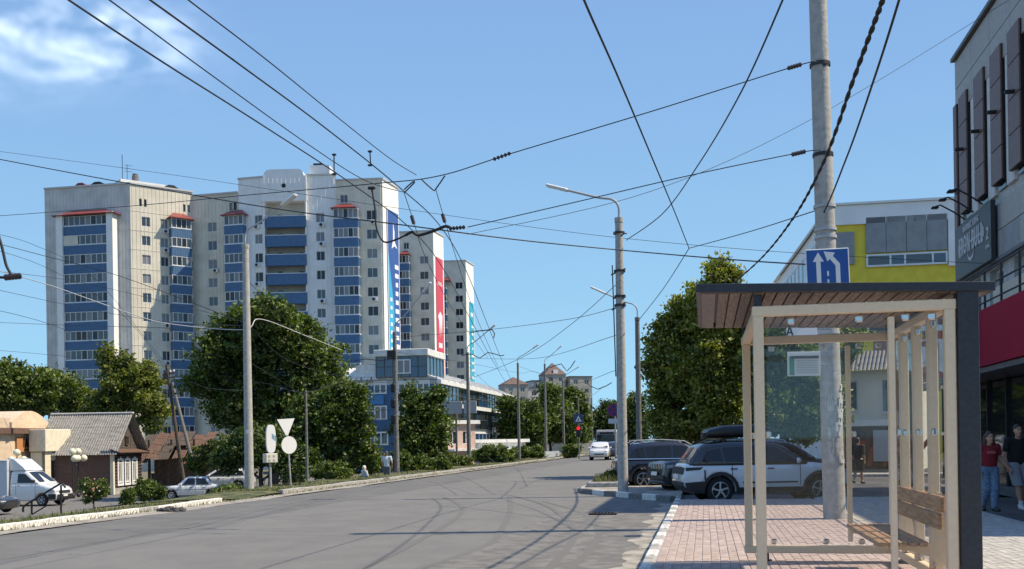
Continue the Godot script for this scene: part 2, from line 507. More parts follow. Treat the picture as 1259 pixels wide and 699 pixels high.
func build_kerbs() -> void:
	rng.seed = 21
	kerb_run("kerb", R(KERB_R + 0.08, 0, 4), R(KERB_R + 0.08, 0, 29.4), WALK, 0.16, 0.72, func(k): return M.kerb_white if k % 2 == 0 else M.concrete)
	kerb_run("kerb", R(-0.95, 0, 29.3), R(-4.1, 0, 34.4), 0.17, 0.16, 0.8, func(k): return M.kerb_black if k % 2 == 0 else M.kerb_white)
	kerb_run("kerb", R(-4.25, 0, 34.55), R(-4.35, 0, 70), 0.17, 0.16, 1.0, func(k): return M.concrete)
	kerb_run("kerb", R(KERB_L, 0, 8), R(KERB_L, 0, 30.5), 0.13, 0.16, 1.0, func(k): return M.kerb_white if k % 7 != 4 else M.concrete)
	kerb_run("kerb", R(KERB_L - 0.1, 0, 35.5), R(KERB_L, 0, 130), 0.15, 0.18, 1.0, func(k): return M.concrete if k % 9 != 3 else M.dust)

func build_walk() -> void:
	# bed of the walk (joint colour), then the pavers standing 6 mm proud of it
	var m := MB.new()
	var top := WALK - 0.012
	m.quad(R(KERB_R + 0.16, top, 2), R(14, top, 2), R(14, top, PAVE_END), R(KERB_R + 0.16, top, PAVE_END))
	m.quad(R(KERB_R + 0.16, -0.1, PAVE_END), R(KERB_R + 0.16, top, PAVE_END), R(14, top, PAVE_END), R(14, -0.1, PAVE_END))
	var bed := setting("pavement", m.mesh(), M.joint)
	rng.seed = 31
	var w := 0.118
	var l := 0.236
	var spots := []
	var cols := int((2.75 - (KERB_R + 0.18)) / w)
	for i in cols:
		for k in 84:
			var ahead := 7.7 + k * l + (l / 2 if i % 2 else 0.0)
			if ahead > PAVE_END - 0.1: continue
			spots.append([KERB_R + 0.18 + (i + 0.5) * w, ahead])
	var joined := [MB.new(), MB.new(), MB.new(), MB.new()]
	var own := 0
	for s in spots:
		var k := rng.randi() % 4
		var tilt := Basis(Vector3(1, 0, 0), rng.randf_range(-0.006, 0.006)) * Basis(Vector3(0, 0, 1), rng.randf_range(-0.01, 0.01))
		var at := Transform3D(tilt, R(s[0], WALK - 0.03 + rng.randf_range(-0.003, 0.002), s[1]))
		var px := cam.transform.affine_inverse() * at.origin
		var sx: float = MIDX + FOCAL * px.x / -px.z
		var sy: float = MIDY - FOCAL * px.y / -px.z
		if own < 290 and sy > 655 and sy < 706 and sx > 786 and sx < 960:
			own += 1
			put(bed, "paver", boxm(Vector3(w - 0.009, 0.06, l - 0.009), 0.006), M.pink[k], at)
		else:
			joined[k].xf = at
			joined[k].box(Vector3.ZERO, Vector3(w - 0.009, 0.06, l - 0.009))
	for k in 4:
		var o := put(bed, "pavers", joined[k].mesh(), M.pink[k])
		o.set_meta("kind", "stuff")
	# pale bricks of the shop forecourt, beyond the shelter
	var pale := MB.new()
	for i in 34:
		for k in 88:
			var at := R(2.78 + (i + 0.5) * 0.12, WALK - 0.03 + rng.randf_range(-0.002, 0.002), 7.5 + (k + (0.5 if i % 2 else 0.0)) * 0.236)
			if at.x > 5.4: continue
			pale.box(at, Vector3(0.111, 0.06, 0.227))
	var o2 := put(bed, "pale_pavers", pale.mesh(), M.pale_paver)
	o2.set_meta("kind", "stuff")
	m = MB.new()
	m.box(R(9.7, WALK - 0.025, 14.8), Vector3(8.4, 0.05, 25.4))
	setting("forecourt", m.mesh(), M.asphalt_dark)
	m = MB.new()
	m.box(R(5.42, WALK - 0.01, 14.8), Vector3(0.14, 0.07, 25.4))
	setting("forecourt_edge", m.mesh(), M.concrete)
	# parking lot
	m = MB.new()
	m.quad(R(-0.75, 0.012, PAVE_END), R(30, 0.012, PAVE_END), R(30, 0.012, 75), R(-0.75, 0.012, 75))
	m.quad(R(-4.2, 0.012, 40), R(-0.75, 0.012, 36.5), R(-0.75, 0.012, 75), R(-4.2, 0.012, 75))
	setting("parking_lot", m.mesh(), M.asphalt_dark)
	m = MB.new()
	m.box(R(14, 0.06, 47.5), Vector3(20, 0.14, 1.6))
	setting("parking_walk", m.mesh(), M.concrete)
	# raised island behind the painted kerb
	m = MB.new()
	m.prism(PackedVector2Array([Vector2(-4.15, 34.55), Vector2(-0.9, 29.35), Vector2(-0.75, 29.6), Vector2(-0.75, 33), Vector2(-2.2, 40), Vector2(-4.2, 40)]), -0.05, 0.145)
	setting("island", m.mesh(), M.dust, Transform3D(Basis(Vector3(1, 0, 0), Vector3(0, 0, -1), Vector3(0, 1, 0)), Vector3.ZERO))
	m = MB.new()
	m.cbox(R(-3.55, 0.22, 37.6), Vector3(1.2, 0.22, 3.6), 0.05)
	setting("planter_edge", m.mesh(), M.concrete)
	m = MB.new()
	m.box(R(-3.55, 0.335, 37.6), Vector3(0.9, 0.02, 3.3))
	setting("planter_soil", m.mesh(), M.lawn)

func blades(m: MB, p: Vector3, h: float, w: float) -> void:
	var a := rng.randf() * TAU
	var s := Vector3(cos(a), 0, sin(a)) * w
	var lean := Vector3(rng.randf_range(-0.5, 0.5), 1, rng.randf_range(-0.5, 0.5)) * h
	var g := rng.randf()
	m.col = Color(0.11, 0.135, 0.035).lerp(Color(0.26, 0.24, 0.1), g * g) * rng.randf_range(0.75, 1.15)
	m.tri(p - s, p + s, p + lean)

func build_verge() -> void:
	var m := MB.new()
	var prof := [[-15.38, 0.06], [-16.0, 0.13], [-17.5, 0.14], [-19.5, -0.2], [-22.0, -0.75]]
	rng.seed = 41
	var rows := []
	var zs := []
	for k in 68: zs.append(32.4 + k * 1.6)
	for z in zs:
		var r := []
		if z < 35.5:
			for q in prof: r.append(R(q[0], terrain(q[0], z) + 0.045 + (0.0 if z < 33 else 0.5 * maxf(0.0, q[1] - terrain(q[0], z))), z))
			rows.append(r)
			continue
		for q in prof: r.append(R(q[0] + (0 if q[0] > -15.5 else rng.randf_range(-0.15, 0.15)), q[1] + (0.0 if q[0] > -15.5 else rng.randf_range(-0.05, 0.05)), z))
		rows.append(r)
	for k in rows.size() - 1:
		for i in prof.size() - 1:
			m.quad(rows[k][i + 1], rows[k][i], rows[k + 1][i], rows[k + 1][i + 1])
	var z0 := 4.0
	for k in 12:
		m.quad(R(-17.6, -0.02, z0), R(-15.38, 0.08, z0), R(-15.38, 0.08, z0 + 2.2), R(-17.6, -0.02, z0 + 2.2)); z0 += 2.2
	setting("verge", m.mesh(), M.lawn)
	var gm := MB.new()
	for k in 26000:
		var z := 35.7 + pow(rng.randf(), 1.5) * 95
		var x := -15.45 - rng.randf() * 5.0
		var y := 0.1 if x > -17.5 else lerpf(0.14, -0.2, (-17.5 - x) / 2.0)
		if x < -19.5: y = lerpf(-0.2, -0.75, (-19.5 - x) / 2.5)
		blades(gm, R(x, y - 0.02, z), rng.randf_range(0.03, 0.11) * (2.2 if rng.randf() < 0.06 else 1.0), rng.randf_range(0.01, 0.025) * (1 + z / 80))
	for k in 7000:
		var z := 12.0 + rng.randf() * 18
		var x := -15.42 - rng.randf() * rng.randf() * 2.1
		blades(gm, R(x, 0.03, z), rng.randf_range(0.03, 0.12), rng.randf_range(0.008, 0.02))
	for k in 900:
		blades(gm, R(-3.55 + rng.randf_range(-0.42, 0.42), 0.34, 37.6 + rng.randf_range(-1.6, 1.6)), rng.randf_range(0.06, 0.3), rng.randf_range(0.008, 0.02))
	for k in 2500:
		blades(gm, R(KERB_L + rng.randf_range(0.05, 0.22), 0.0, 10 + rng.randf() * 100), rng.randf_range(0.03, 0.12), rng.randf_range(0.008, 0.02))
	var gmat := mat(1, 1, 1, 0.8)
	gmat.albedo_color = Color.WHITE; gmat.vertex_color_use_as_albedo = true; gmat.backlight_enabled = true; gmat.backlight = Color(0.3, 0.35, 0.1)
	var g := setting("grass", gm.mesh(), gmat, Transform3D(), "stuff")
	g.set_meta("label", "short dry grass growing on the verge and along kerbs"); g.set_meta("category", "grass")
	# paved lane and yard at the low level
	m = MB.new()
	for k in 10:
		var a := 10.0 + k * 9
		var q := []
		for x in [-17.7, -22.0, -26.0, -30.0, -34.0, -46.0]: q.append(x)
		for i in 5:
			m.quad(R(q[i + 1], terrain(q[i + 1], a) + 0.03, a), R(q[i], terrain(q[i], a) + 0.03, a), R(q[i], terrain(q[i], a + 9) + 0.03, a + 9), R(q[i + 1], terrain(q[i + 1], a + 9) + 0.03, a + 9))
	setting("yard", m.mesh(), M.asphalt_old)

# ---------- walls with real openings ----------
# holes: Rect2 in wall metres (x along, y up). ribs > 0 adds standing seams at that pitch.
func wall_mesh(w: float, h: float, holes: Array, reveal := 0.18, ribs := 0.0, rib_d := 0.045) -> ArrayMesh:
	var m := MB.new()
	var xs := [0.0, w]
	var ys := [0.0, h]
	for r in holes:
		for x in [r.position.x, r.end.x]:
			if x > 0.001 and x < w - 0.001: xs.append(x)
		for y in [r.position.y, r.end.y]:
			if y > 0.001 and y < h - 0.001: ys.append(y)
	xs.sort(); ys.sort()
	for i in xs.size() - 1:
		if xs[i + 1] - xs[i] < 0.001: continue
		var start := -1.0
		for k in ys.size():
			var solid := false
			if k < ys.size() - 1:
				if ys[k + 1] - ys[k] < 0.001: continue
				solid = true
				var c := Vector2((xs[i] + xs[i + 1]) / 2, (ys[k] + ys[k + 1]) / 2)
				for r in holes:
					if r.has_point(c): solid = false; break
			if solid and start < 0: start = ys[k]
			if not solid and start >= 0:
				m.quad(Vector3(xs[i], start, 0), Vector3(xs[i + 1], start, 0), Vector3(xs[i + 1], ys[k], 0), Vector3(xs[i], ys[k], 0))
				start = -1
	for r in holes:
		var a := Vector3(r.position.x, r.position.y, 0)
		var b := Vector3(r.end.x, r.position.y, 0)
		var c := Vector3(r.end.x, r.end.y, 0)
		var d := Vector3(r.position.x, r.end.y, 0)
		var o := Vector3(0, 0, -reveal)
		m.quad(a, a + o, b + o, b); m.quad(b, b + o, c + o, c); m.quad(c, c + o, d + o, d); m.quad(d, d + o, a + o, a)
	if ribs > 0:
		var n := int(w / ribs)
		for k in n:
			var x := (k + 0.5) * w / n
			var cuts := []
			for r in holes:
				if x > r.position.x - 0.06 and x < r.end.x + 0.06: cuts.append([r.position.y - 0.05, r.end.y + 0.05])
			cuts.sort_custom(func(p, q): return p[0] < q[0])
			var y := 0.0
			cuts.append([h, h])
			for q in cuts:
				if q[0] - y > 0.1:
					var a := Vector3(x - 0.05, y, 0.0); var b := Vector3(x, y, rib_d); var c := Vector3(x + 0.05, y, 0.0)
					var up := Vector3(0, q[0] - y, 0)
					m.quad(a, b, b + up, a + up); m.quad(b, c, c + up, b + up)
				y = maxf(y, q[1])
	return m.mesh()

func window_frame(w: float, h: float, bars: Array, t := 0.06) -> Mesh:
	var key := "wf%.2f_%.2f_%s_%.2f" % [w, h, str(bars), t]
	if not cache.has(key):
		var m := MB.new()
		m.box(Vector3(0, h / 2 - t / 2, 0), Vector3(w, t, 0.07)); m.box(Vector3(0, -h / 2 + t / 2, 0), Vector3(w, t, 0.07))
		m.box(Vector3(-w / 2 + t / 2, 0, 0), Vector3(t, h - 2 * t, 0.07)); m.box(Vector3(w / 2 - t / 2, 0, 0), Vector3(t, h - 2 * t, 0.07))
		for b in bars: m.box(Vector3(-w / 2 + b * w, 0, 0), Vector3(t, h - 2 * t, 0.066))
		cache[key] = m.mesh()
	return cache[key]

# a window: frame part + pane sub-part (+ outer sill)
func window(parent: Node3D, fr: Transform3D, r: Rect2, bars: Array, glassm: Material, framem: Material, sink := 0.12, t := 0.06, sill := false) -> Node3D:
	var c := r.get_center()
	var o := put(parent, "window", window_frame(r.size.x, r.size.y, bars, t), framem, fr * T(c.x, c.y, -sink))
	put(o, "pane", boxm(Vector3(r.size.x - t, r.size.y - t, 0.02)), glassm, T(0, 0, -0.02))
	if sill: put(o, "sill", boxm(Vector3(r.size.x + 0.1, 0.04, 0.2)), framem, T(0, -r.size.y / 2 - 0.02, 0.08 + sink * 0.4))
	return o

func any_pane() -> Material:
	var k := rng.randf()
	return M.pane if k < 0.5 else M.pane_dark if k < 0.72 else M.pane_curtain

# a glazed bay balcony, one storey: blue parapet panel with frames and panes above it
func bay(parent: Node3D, at: Transform3D, w: float, proj: float, panel_h: float, glaze_h: float, n: int, glazed := true) -> void:
	var o := put(parent, "balcony", boxm(Vector3(w, panel_h, proj)), M.blue_panel, at * T(0, panel_h / 2, proj / 2))
	# seams of the sheet cladding on the panel
	var key := "seam%.2f_%.2f_%.2f" % [w, panel_h, proj]
	if not cache.has(key):
		var m := MB.new()
		var k := int(w / 0.35)
		for i in k: m.box(Vector3(-w / 2 + (i + 0.5) * w / k, 0, proj / 2 + 0.012), Vector3(0.07, panel_h - 0.1, 0.03))
		k = int(proj / 0.35)
		for i in k:
			for s in [-1, 1]: m.box(Vector3(s * (w / 2 + 0.012), 0, -proj / 2 + (i + 0.5) * proj / maxi(k, 1)), Vector3(0.03, panel_h - 0.1, 0.07))
		cache[key] = m.mesh()
	put(o, "cladding_seams", cache[key], M.blue_panel)
	put(o, "trim", boxm(Vector3(w + 0.1, 0.09, proj + 0.06)), M.white_trim, T(0, panel_h / 2 + 0.045, 0))
	if not glazed: return
	var y := panel_h / 2 + 0.09 + glaze_h / 2
	var bars := []
	for i in range(1, n): bars.append(float(i) / n)
	put(o, "glazing_frame", window_frame(w, glaze_h, bars, 0.085), M.white_trim, T(0, y, proj / 2 - 0.05))
	for s in [-1, 1]:
		put(o, "side_frame", window_frame(proj - 0.1, glaze_h, [0.5] if proj > 0.9 else [], 0.085), M.white_trim, Transform3D(Basis(Vector3.UP, PI / 2), Vector3(s * (w / 2 - 0.05), y, -0.02)))
		put(o, "side_pane", boxm(Vector3(0.02, glaze_h - 0.1, proj - 0.2)), any_pane(), T(s * (w / 2 - 0.06), y, -0.02))
	for i in n:
		put(o, "pane", boxm(Vector3(w / n - 0.09, glaze_h - 0.14, 0.02)), any_pane(), T(-w / 2 + (i + 0.5) * w / n, y, proj / 2 - 0.07))

func hip_roof(w: float, proj: float, h: float, over := 0.35) -> Mesh:
	var m := MB.new()
	var a := Vector3(-w / 2 - over, 0, 0); var b := Vector3(w / 2 + over, 0, 0)
	var c := Vector3(w / 2 + over, 0, proj + over); var d := Vector3(-w / 2 - over, 0, proj + over)
	var e := Vector3(-w * 0.28, h, 0); var f := Vector3(w * 0.28, h, 0)
	m.quad(d, c, f, e); m.tri(a, d, e); m.tri(c, b, f); m.quad(a, b, c, d)
	for q in [[d, c], [a, d], [c, b]]: bar(q[0], q[1], 0.08, 0.12, m)
	return m.mesh()

func aircon(parent: Node3D, at: Transform3D) -> void:
	if not cache.has("ac"):
		var m := MB.new()
		m.cbox(Vector3.ZERO, Vector3(0.8, 0.55, 0.3), 0.02)
		cache.ac = m.mesh()
		m = MB.new()
		m.xf = T(-0.1, 0, 0.155)
		m.lathe([Vector2(0, 0.004), Vector2(0.2, 0.004), Vector2(0.22, 0.02), Vector2(0.24, 0.0)], 14, 2)
		cache.fan = m.mesh()
	var o := put(parent, "air_conditioner", cache.ac, M.white_pvc, at)
	put(o, "fan_grille", cache.fan, M.steel_dark)

func build_towers() -> void:
	rng.seed = 101
	M.blue_panel = grain([[0.06, 0.135, 0.25], [0.072, 0.155, 0.285]], [0.3, 0.7], 8.0, 0.02, 40, 0.5)
	M.white_trim = mat(0.66, 0.68, 0.69, 0.45)
	M.wall_grey = grain([[0.5, 0.49, 0.465], [0.56, 0.55, 0.52], [0.61, 0.6, 0.57]], [0.2, 0.5, 0.8], 14.0, 0.01, 41, 0.6)
	M.wall_cream = grain([[0.6, 0.55, 0.45], [0.66, 0.61, 0.5], [0.71, 0.66, 0.55]], [0.2, 0.5, 0.8], 14.0, 0.01, 42, 0.6)
	M.wall_white = grain([[0.77, 0.76, 0.73], [0.83, 0.82, 0.79]], [0.3, 0.7], 12.0, 0.01, 43, 0.6)
	M.tin_red = grain([[0.2, 0.04, 0.035], [0.26, 0.055, 0.045]], [0.3, 0.7], 4.0, 0.02, 44, 0.45)
	M.dark_room = mat(0.14, 0.13, 0.115, 0.9)
	M.roof_felt = mat(0.08, 0.08, 0.08, 0.9)
	M.parapet = mat(0.5, 0.51, 0.51, 0.5)
	tower_main()
	tower_far(P(491, 281, 187), P(532.5, 282.5, 186), P(545, 290, 191.5), "tan apartment tower with tall red banner on its end wall", 0)
	tower_far(P(544, 321, 217.5), P(572.5, 320, 217), P(582, 326, 223), "tan apartment tower with teal banner on its end wall", 1)

func tower_wall(t: Node3D, a: Vector3, b: Vector3, top: float, holes: Array, m: Material, ribs := 0.55) -> Transform3D:
	a.y = LOW - 0.2; b.y = a.y
	var fr := wallframe(a, b)
	var w := Vector2(b.x - a.x, b.z - a.z).length()
	var hh := []
	for r in holes: hh.append(Rect2(r.position.x * w if r.size.x < 0 else r.position.x, r.position.y, absf(r.size.x), r.size.y))
	put(t, "wall", wall_mesh(w, top - a.y, holes, 0.2, ribs), m, fr)
	put(t, "parapet_cap", boxm(Vector3(w + 0.1, 0.22, 0.35)), M.parapet, fr * T(w / 2, top - a.y + 0.08, 0.0))
	if ribs > 0:
		for k in 13: put(t, "panel_joint", boxm(Vector3(w, 0.07, 0.05)), m, fr * T(w / 2, 35.1 + 1.4 - k * 2.8 - a.y, 0.01))
	return fr

func closed_block(t: Node3D, pts: Array, top: float, m: Material) -> void:   # unseen sides and the flat roof
	var b := MB.new()
	for i in range(pts.size() - 1):
		var p: Vector3 = pts[i]; var q: Vector3 = pts[i + 1]
		b.quad(Vector3(p.x, LOW - 0.2, p.z), Vector3(q.x, LOW - 0.2, q.z), Vector3(q.x, top, q.z), Vector3(p.x, top, p.z))
	put(t, "rear_wall", b.mesh(), m)

func tower_main() -> void:
	const ROW := 35.1
	const ST := 2.8
	const TOP := 40.4
	const B := LOW - 0.2
	var a0 := P(55, 232, 152); var a1 := P(160, 225, 149.5); var a2 := P(237, 232, 155.2); var a3 := P(293, 230, 153.4)
	var c0 := P(293, 219, 151.6); var c1 := P(324, 214, 150.6); var c2 := P(377, 214, 150.4); var c3 := P(413, 214, 150.4)
	var d0 := P(413, 221, 149.7); var d1 := P(470, 219, 149.2); var d2 := P(489.5, 231.5, 155)
	var t := thing("apartment_tower", "long cream and grey apartment tower with blue balconies and curved pediment", "building", T(a1.x, LOW, a1.z))
	var keep := t.transform
	t.transform = Transform3D()
	var rows := []
	for k in 13: rows.append(ROW - k * ST)
	var hole := func(x: float, y: float, w: float, h: float) -> Rect2: return Rect2(x - w / 2, y - B - h / 2, w, h)
	# --- end face with the wide loggia stack
	var w1 := Vector2(a1.x - a0.x, a1.z - a0.z).length()
	var f1 := tower_wall(t, a0, a1, TOP, [], M.wall_grey)
	var bx0 := 0.275 * w1; var bx1 := 0.785 * w1
	var pier := boxm(Vector3(1.0, 38.0, 1.5))
	for x in [bx0 - 0.5, bx1 + 0.5]:
		put(t, "pier", pier, M.wall_white, f1 * T(x, 19.0, 0.75))
	for k in rows.size():
		var y: float = rows[k] - B - 2.05
		bay(t, f1 * T((bx0 + bx1) / 2, y, 0), bx1 - bx0 - 0.02, 1.2, 1.3, 1.4, 8)
		if k == 1:
			put(t, "infill_panel", boxm(Vector3(2.3, 1.36, 0.08)), M.wall_cream, f1 * T(bx0 + 1.2, y + 2.1, 1.22))
	put(t, "awning", hip_roof(bx1 - bx0 + 2.4, 1.5, 1.0, 0.3), M.tin_red, f1 * T((bx0 + bx1) / 2, rows[0] - B + 0.85, 0.0))
	# --- sunlit cream face
	var w2 := Vector2(a2.x - a1.x, a2.z - a1.z).length()
	var holes := []
	for y in rows:
		holes.append(hole.call(0.24 * w2, y, 1.25, 1.4)); holes.append(hole.call(0.53 * w2, y, 1.15, 1.4)); holes.append(hole.call(0.965 * w2, y - 0.2, 0.5, 1.4))
	for x in [0.16, 0.235, 0.86, 0.93]: holes.append(hole.call(x * w2, ROW + 2.75, 0.38, 1.1))
	var f2 := tower_wall(t, a1, a2, TOP, holes, M.wall_cream)
	for r in holes:
		window(t, f2, r, [0.55] if r.size.x > 1 else [], any_pane(), M.white_trim if r.size.x > 0.45 else M.steel_dark)
	for k in rows.size():
		bay(t, f2 * T(0.765 * w2, rows[k] - B - 2.0, 0), 3.0, 1.15, 1.3, 1.4, 4)
		if k in [0, 1, 5, 7]: aircon(t, f2 * T(0.55 * w2, rows[k] - B - 1.15, 0.2))
	put(t, "awning", hip_roof(3.0, 1.2, 1.0), M.tin_red, f2 * T(0.765 * w2, rows[0] - B + 0.85, 0))
	# --- tan face turned away from the sun
	var w3 := Vector2(a3.x - a2.x, a3.z - a2.z).length()
	holes = []
	for y in rows: holes.append(hole.call(0.42 * w3, y - 0.15, 1.5, 1.4))
	for x in [0.84, 0.93]: holes.append(hole.call(x * w3, ROW + 2.7, 0.5, 1.1))
	var f3 := tower_wall(t, a2, a3, TOP - 0.6, holes, M.wall_cream)
	for r in holes: window(t, f3, r, [0.5] if r.size.x > 1 else [], any_pane(), M.white_trim if r.size.x > 0.6 else M.steel_dark)
	aircon(t, f3 * T(0.5 * w3, rows[2] - B - 1.2, 0.2))
	# --- grey shoulder, bay straddling the corner
	var w4 := Vector2(c1.x - c0.x, c1.z - c0.z).length()
	holes = []
	for y in rows: holes.append(hole.call(0.78 * w4, y, 1.25, 1.4))
	var f4 := tower_wall(t, c0, c1, TOP + 0.9, holes, M.wall_white)
	for k in holes.size():
		window(t, f4, holes[k], [0.4], any_pane(), M.white_trim)
		if k % 3 != 1: aircon(t, f4 * T(0.74 * w4, rows[k] - B - 1.05, 0.2))
	for k in rows.size():
		bay(t, f4 * T(-0.35, rows[k] - B - 2.05, 0), 3.1, 0.95, 1.3, 1.4, 4)
	put(t, "awning", hip_roof(3.1, 1.0, 0.9), M.tin_red, f4 * T(-0.35, rows[0] - B + 0.8, 0))
	# --- centre: open recessed balconies under a curved pediment
	var w5 := Vector2(c2.x - c1.x, c2.z - c1.z).length()
	var f5 := wallframe(Vector3(c1.x, B, c1.z), Vector3(c2.x, B, c2.z))
	var pit := f5 * T(0, 0, -1.5)
	holes = []
	for y in rows:
		holes.append(hole.call(0.3 * w5, y + 0.1, 0.85, 1.9)); holes.append(hole.call(0.8 * w5, y + 0.4, 0.9, 1.2))
	put(t, "wall", wall_mesh(w5, TOP - B, holes, 0.15), M.wall_cream, pit)
	for r in holes: window(t, pit, r, [], any_pane(), M.white_trim, 0.08)
	for s in [0.0, w5]:
		put(t, "fin", boxm(Vector3(0.22, TOP - B + 1, 2.0)), M.wall_white, f5 * T(s + (0.11 if s == 0.0 else -0.11), (TOP - B + 1) / 2, -0.5))
	for k in rows.size():
		put(t, "slab", boxm(Vector3(w5 - 0.5, 0.2, 1.5)), M.parapet, f5 * T(w5 / 2, rows[k] - B - 1.1, -0.73))
		bay(t, f5 * T(w5 / 2 + 0.2, rows[k] - B - 1.35, -0.1), w5 - 0.5, 0.9, 1.6, 0, 0, false)
	var ped := PackedVector2Array()
	var pw := w5 + 0.1
	ped.append_array([Vector2(-0.3, 0), Vector2(pw, 0), Vector2(pw, 3.3)])
	for k in 9:
		var u := k / 8.0
		ped.append(Vector2(pw - 0.35 - 0.9 * (1 - cos(u * PI / 2)), 3.3 + 1.35 * sin(u * PI / 2)))
	for k in 9:
		var u := 1 - k / 8.0
		ped.append(Vector2(0.05 + 0.9 * (1 - cos(u * PI / 2)), 3.3 + 1.35 * sin(u * PI / 2)))
	ped.append(Vector2(-0.3, 3.3))
	var pm := MB.new()
	pm.prism(ped, -2.0, 0.35)
	for k in 10: pm.box(Vector3(0.15 + k * pw / 10, 1.7, 0.37), Vector3(0.06, 3.3, 0.05))
	var pd := put(t, "pediment", pm.mesh(), M.wall_white, f5 * T(0, rows[0] + 2.55 - B, 0.1))
	var vm := MB.new()
	vm.lathe([Vector2(0, 0.06), Vector2(0.3, 0.06), Vector2(0.33, 0.0)], 16, 2)
	put(pd, "round_vent", vm.mesh(), M.black, T(pw * 0.48, 2.25, 0.36))
	# --- grey shoulder right of the centre
	var w6 := Vector2(c3.x - c2.x, c3.z - c2.z).length()
	holes = []
	for y in rows: holes.append(hole.call(0.44 * w6, y + 0.1, 1.25, 1.35))
	var f6 := tower_wall(t, c2, c3, TOP + 1.0, holes, M.wall_white)
	for k in holes.size():
		window(t, f6, holes[k], [0.5], any_pane(), M.white_trim)
		if k in [0, 1, 4]: aircon(t, f6 * T(0.5 * w6, rows[k] - B - 1.0, 0.2))
	# --- tan end section
	var w7 := Vector2(d1.x - d0.x, d1.z - d0.z).length()
	holes = []
	for y in rows: holes.append(hole.call(0.76 * w7, y + 0.15, 1.55, 1.4))
	holes.append(hole.call(0.17 * w7, ROW + 2.6, 1.1, 1.2))
	var f7 := tower_wall(t, d0, d1, TOP, holes, M.wall_cream)
	for k in holes.size():
		window(t, f7, holes[k], [0.5], any_pane(), M.white_trim)
		if k in [0, 4, 8]: aircon(t, f7 * T(0.8 * w7, rows[k] - B - 0.95, 0.2))
	for k in rows.size(): bay(t, f7 * T(0.24 * w7, rows[k] - B - 1.85, 0), 3.6, 1.25, 1.3, 1.4, 5)
	put(t, "awning", hip_roof(3.0, 1.2, 0.9), M.tin_red, f7 * T(0.2 * w7, rows[0] - B + 1.0, 0))
	put(t, "side_wall", wall_mesh(1.1, TOP - B, [], 0.1), M.wall_white, wallframe(Vector3(d0.x, B, d0.z), Vector3(c3.x, B, c3.z)))
	var f8 := tower_wall(t, d1, d2, TOP, [], M.wall_white, 0.0)
	var w8 := Vector2(d2.x - d1.x, d2.z - d1.z).length()
	banner(t, f8 * T(0.22 * w8, 11.0 - B, 0.08), w8 * 0.74, 25.4, 0)
	# --- rear walls, roof, roof house
	var back := Vector3(-0.3, 0, -1).normalized() * 13
	closed_block(t, [d2, d2 + back * 0.8, a2 + back * 1.3, a0 + back, a0], TOP - 0.3, M.wall_grey)
	var roofm := MB.new()
	for q in [[a0, a1, a1 + back, a0 + back], [a1, a2, a2 + back, a1 + back], [a2, a3, a3 + back, a2 + back], [c0, c3, c3 + back, c0 + back], [d0, d1, d2, d0 + back]]:
		roofm.quad(Vector3(q[0].x, TOP - 0.7, q[0].z), Vector3(q[1].x, TOP - 0.7, q[1].z), Vector3(q[2].x, TOP - 0.7, q[2].z), Vector3(q[3].x, TOP - 0.7, q[3].z))
	put(t, "roof", roofm.mesh(), M.roof_felt)
	var rh := wallframe(a1, a2)
	var base := rh * T(0, TOP - rh.origin.y, 0)
	var rm := MB.new()
	rm.box(Vector3(2.6, 0.3, -4), Vector3(6.6, 1.5, 4))
	var house := put(t, "roof_house", rm.mesh(), M.wall_white, base)
	rm = MB.new()
	rm.xf = T(1.9, 1.05, -3.4)
	rm.lathe([Vector2(0.5, 0), Vector2(0.5, 1.0), Vector2(0.42, 1.05), Vector2(0.42, 1.35), Vector2(0.0, 1.4)], 14)
	put(house, "vent_stack", rm.mesh(), M.pole_dark)
	for q in [[7.4, 2.2, f1], [4.6, 1.6, f1], [6.8, 2.0, f2]]:
		var sh := put(t, "vent_shaft", boxm(Vector3(q[1], 1.5, 1.6)), M.wall_white, q[2] * T(q[0], TOP - B - 0.1, -3.0))
		rm = MB.new()
		rm.prism(PackedVector2Array([Vector2(-q[1] * 0.62, 0), Vector2(q[1] * 0.62, 0), Vector2(0.4, 0.5), Vector2(-0.4, 0.5)]), -1.1, 1.1)
		put(sh, "vent_cap", rm.mesh(), M.tin_red if q[0] < 5 else M.black, T(0, 0.75, 0))
	rm = MB.new()
	rm.tube([Vector3(0.2, 1.0, -4), Vector3(0.2, 5.2, -4)], 0.05, 5)
	rm.tube([Vector3(0.9, 1.0, -4), Vector3(0.9, 3.8, -4)], 0.04, 5)
	for k in 3: rm.tube([Vector3(0.5, 2.8 + k * 0.45, -4), Vector3(1.7, 2.8 + k * 0.45, -4)], 0.03, 4)
	put(t, "antenna", rm.mesh(), M.steel_dark, base)
	var cr := put(t, "roof_house", boxm(Vector3(3.0, 2.6, 3)), M.wall_white, f5 * T(w5 + 1.6, TOP + 1.6 - B, -3))
	put(cr, "chimney", boxm(Vector3(1.4, 0.5, 1.4)), M.black, T(-0.4, 1.55, 0))
	for c in t.get_children(): c.transform = keep.affine_inverse() * c.transform
	t.transform = keep

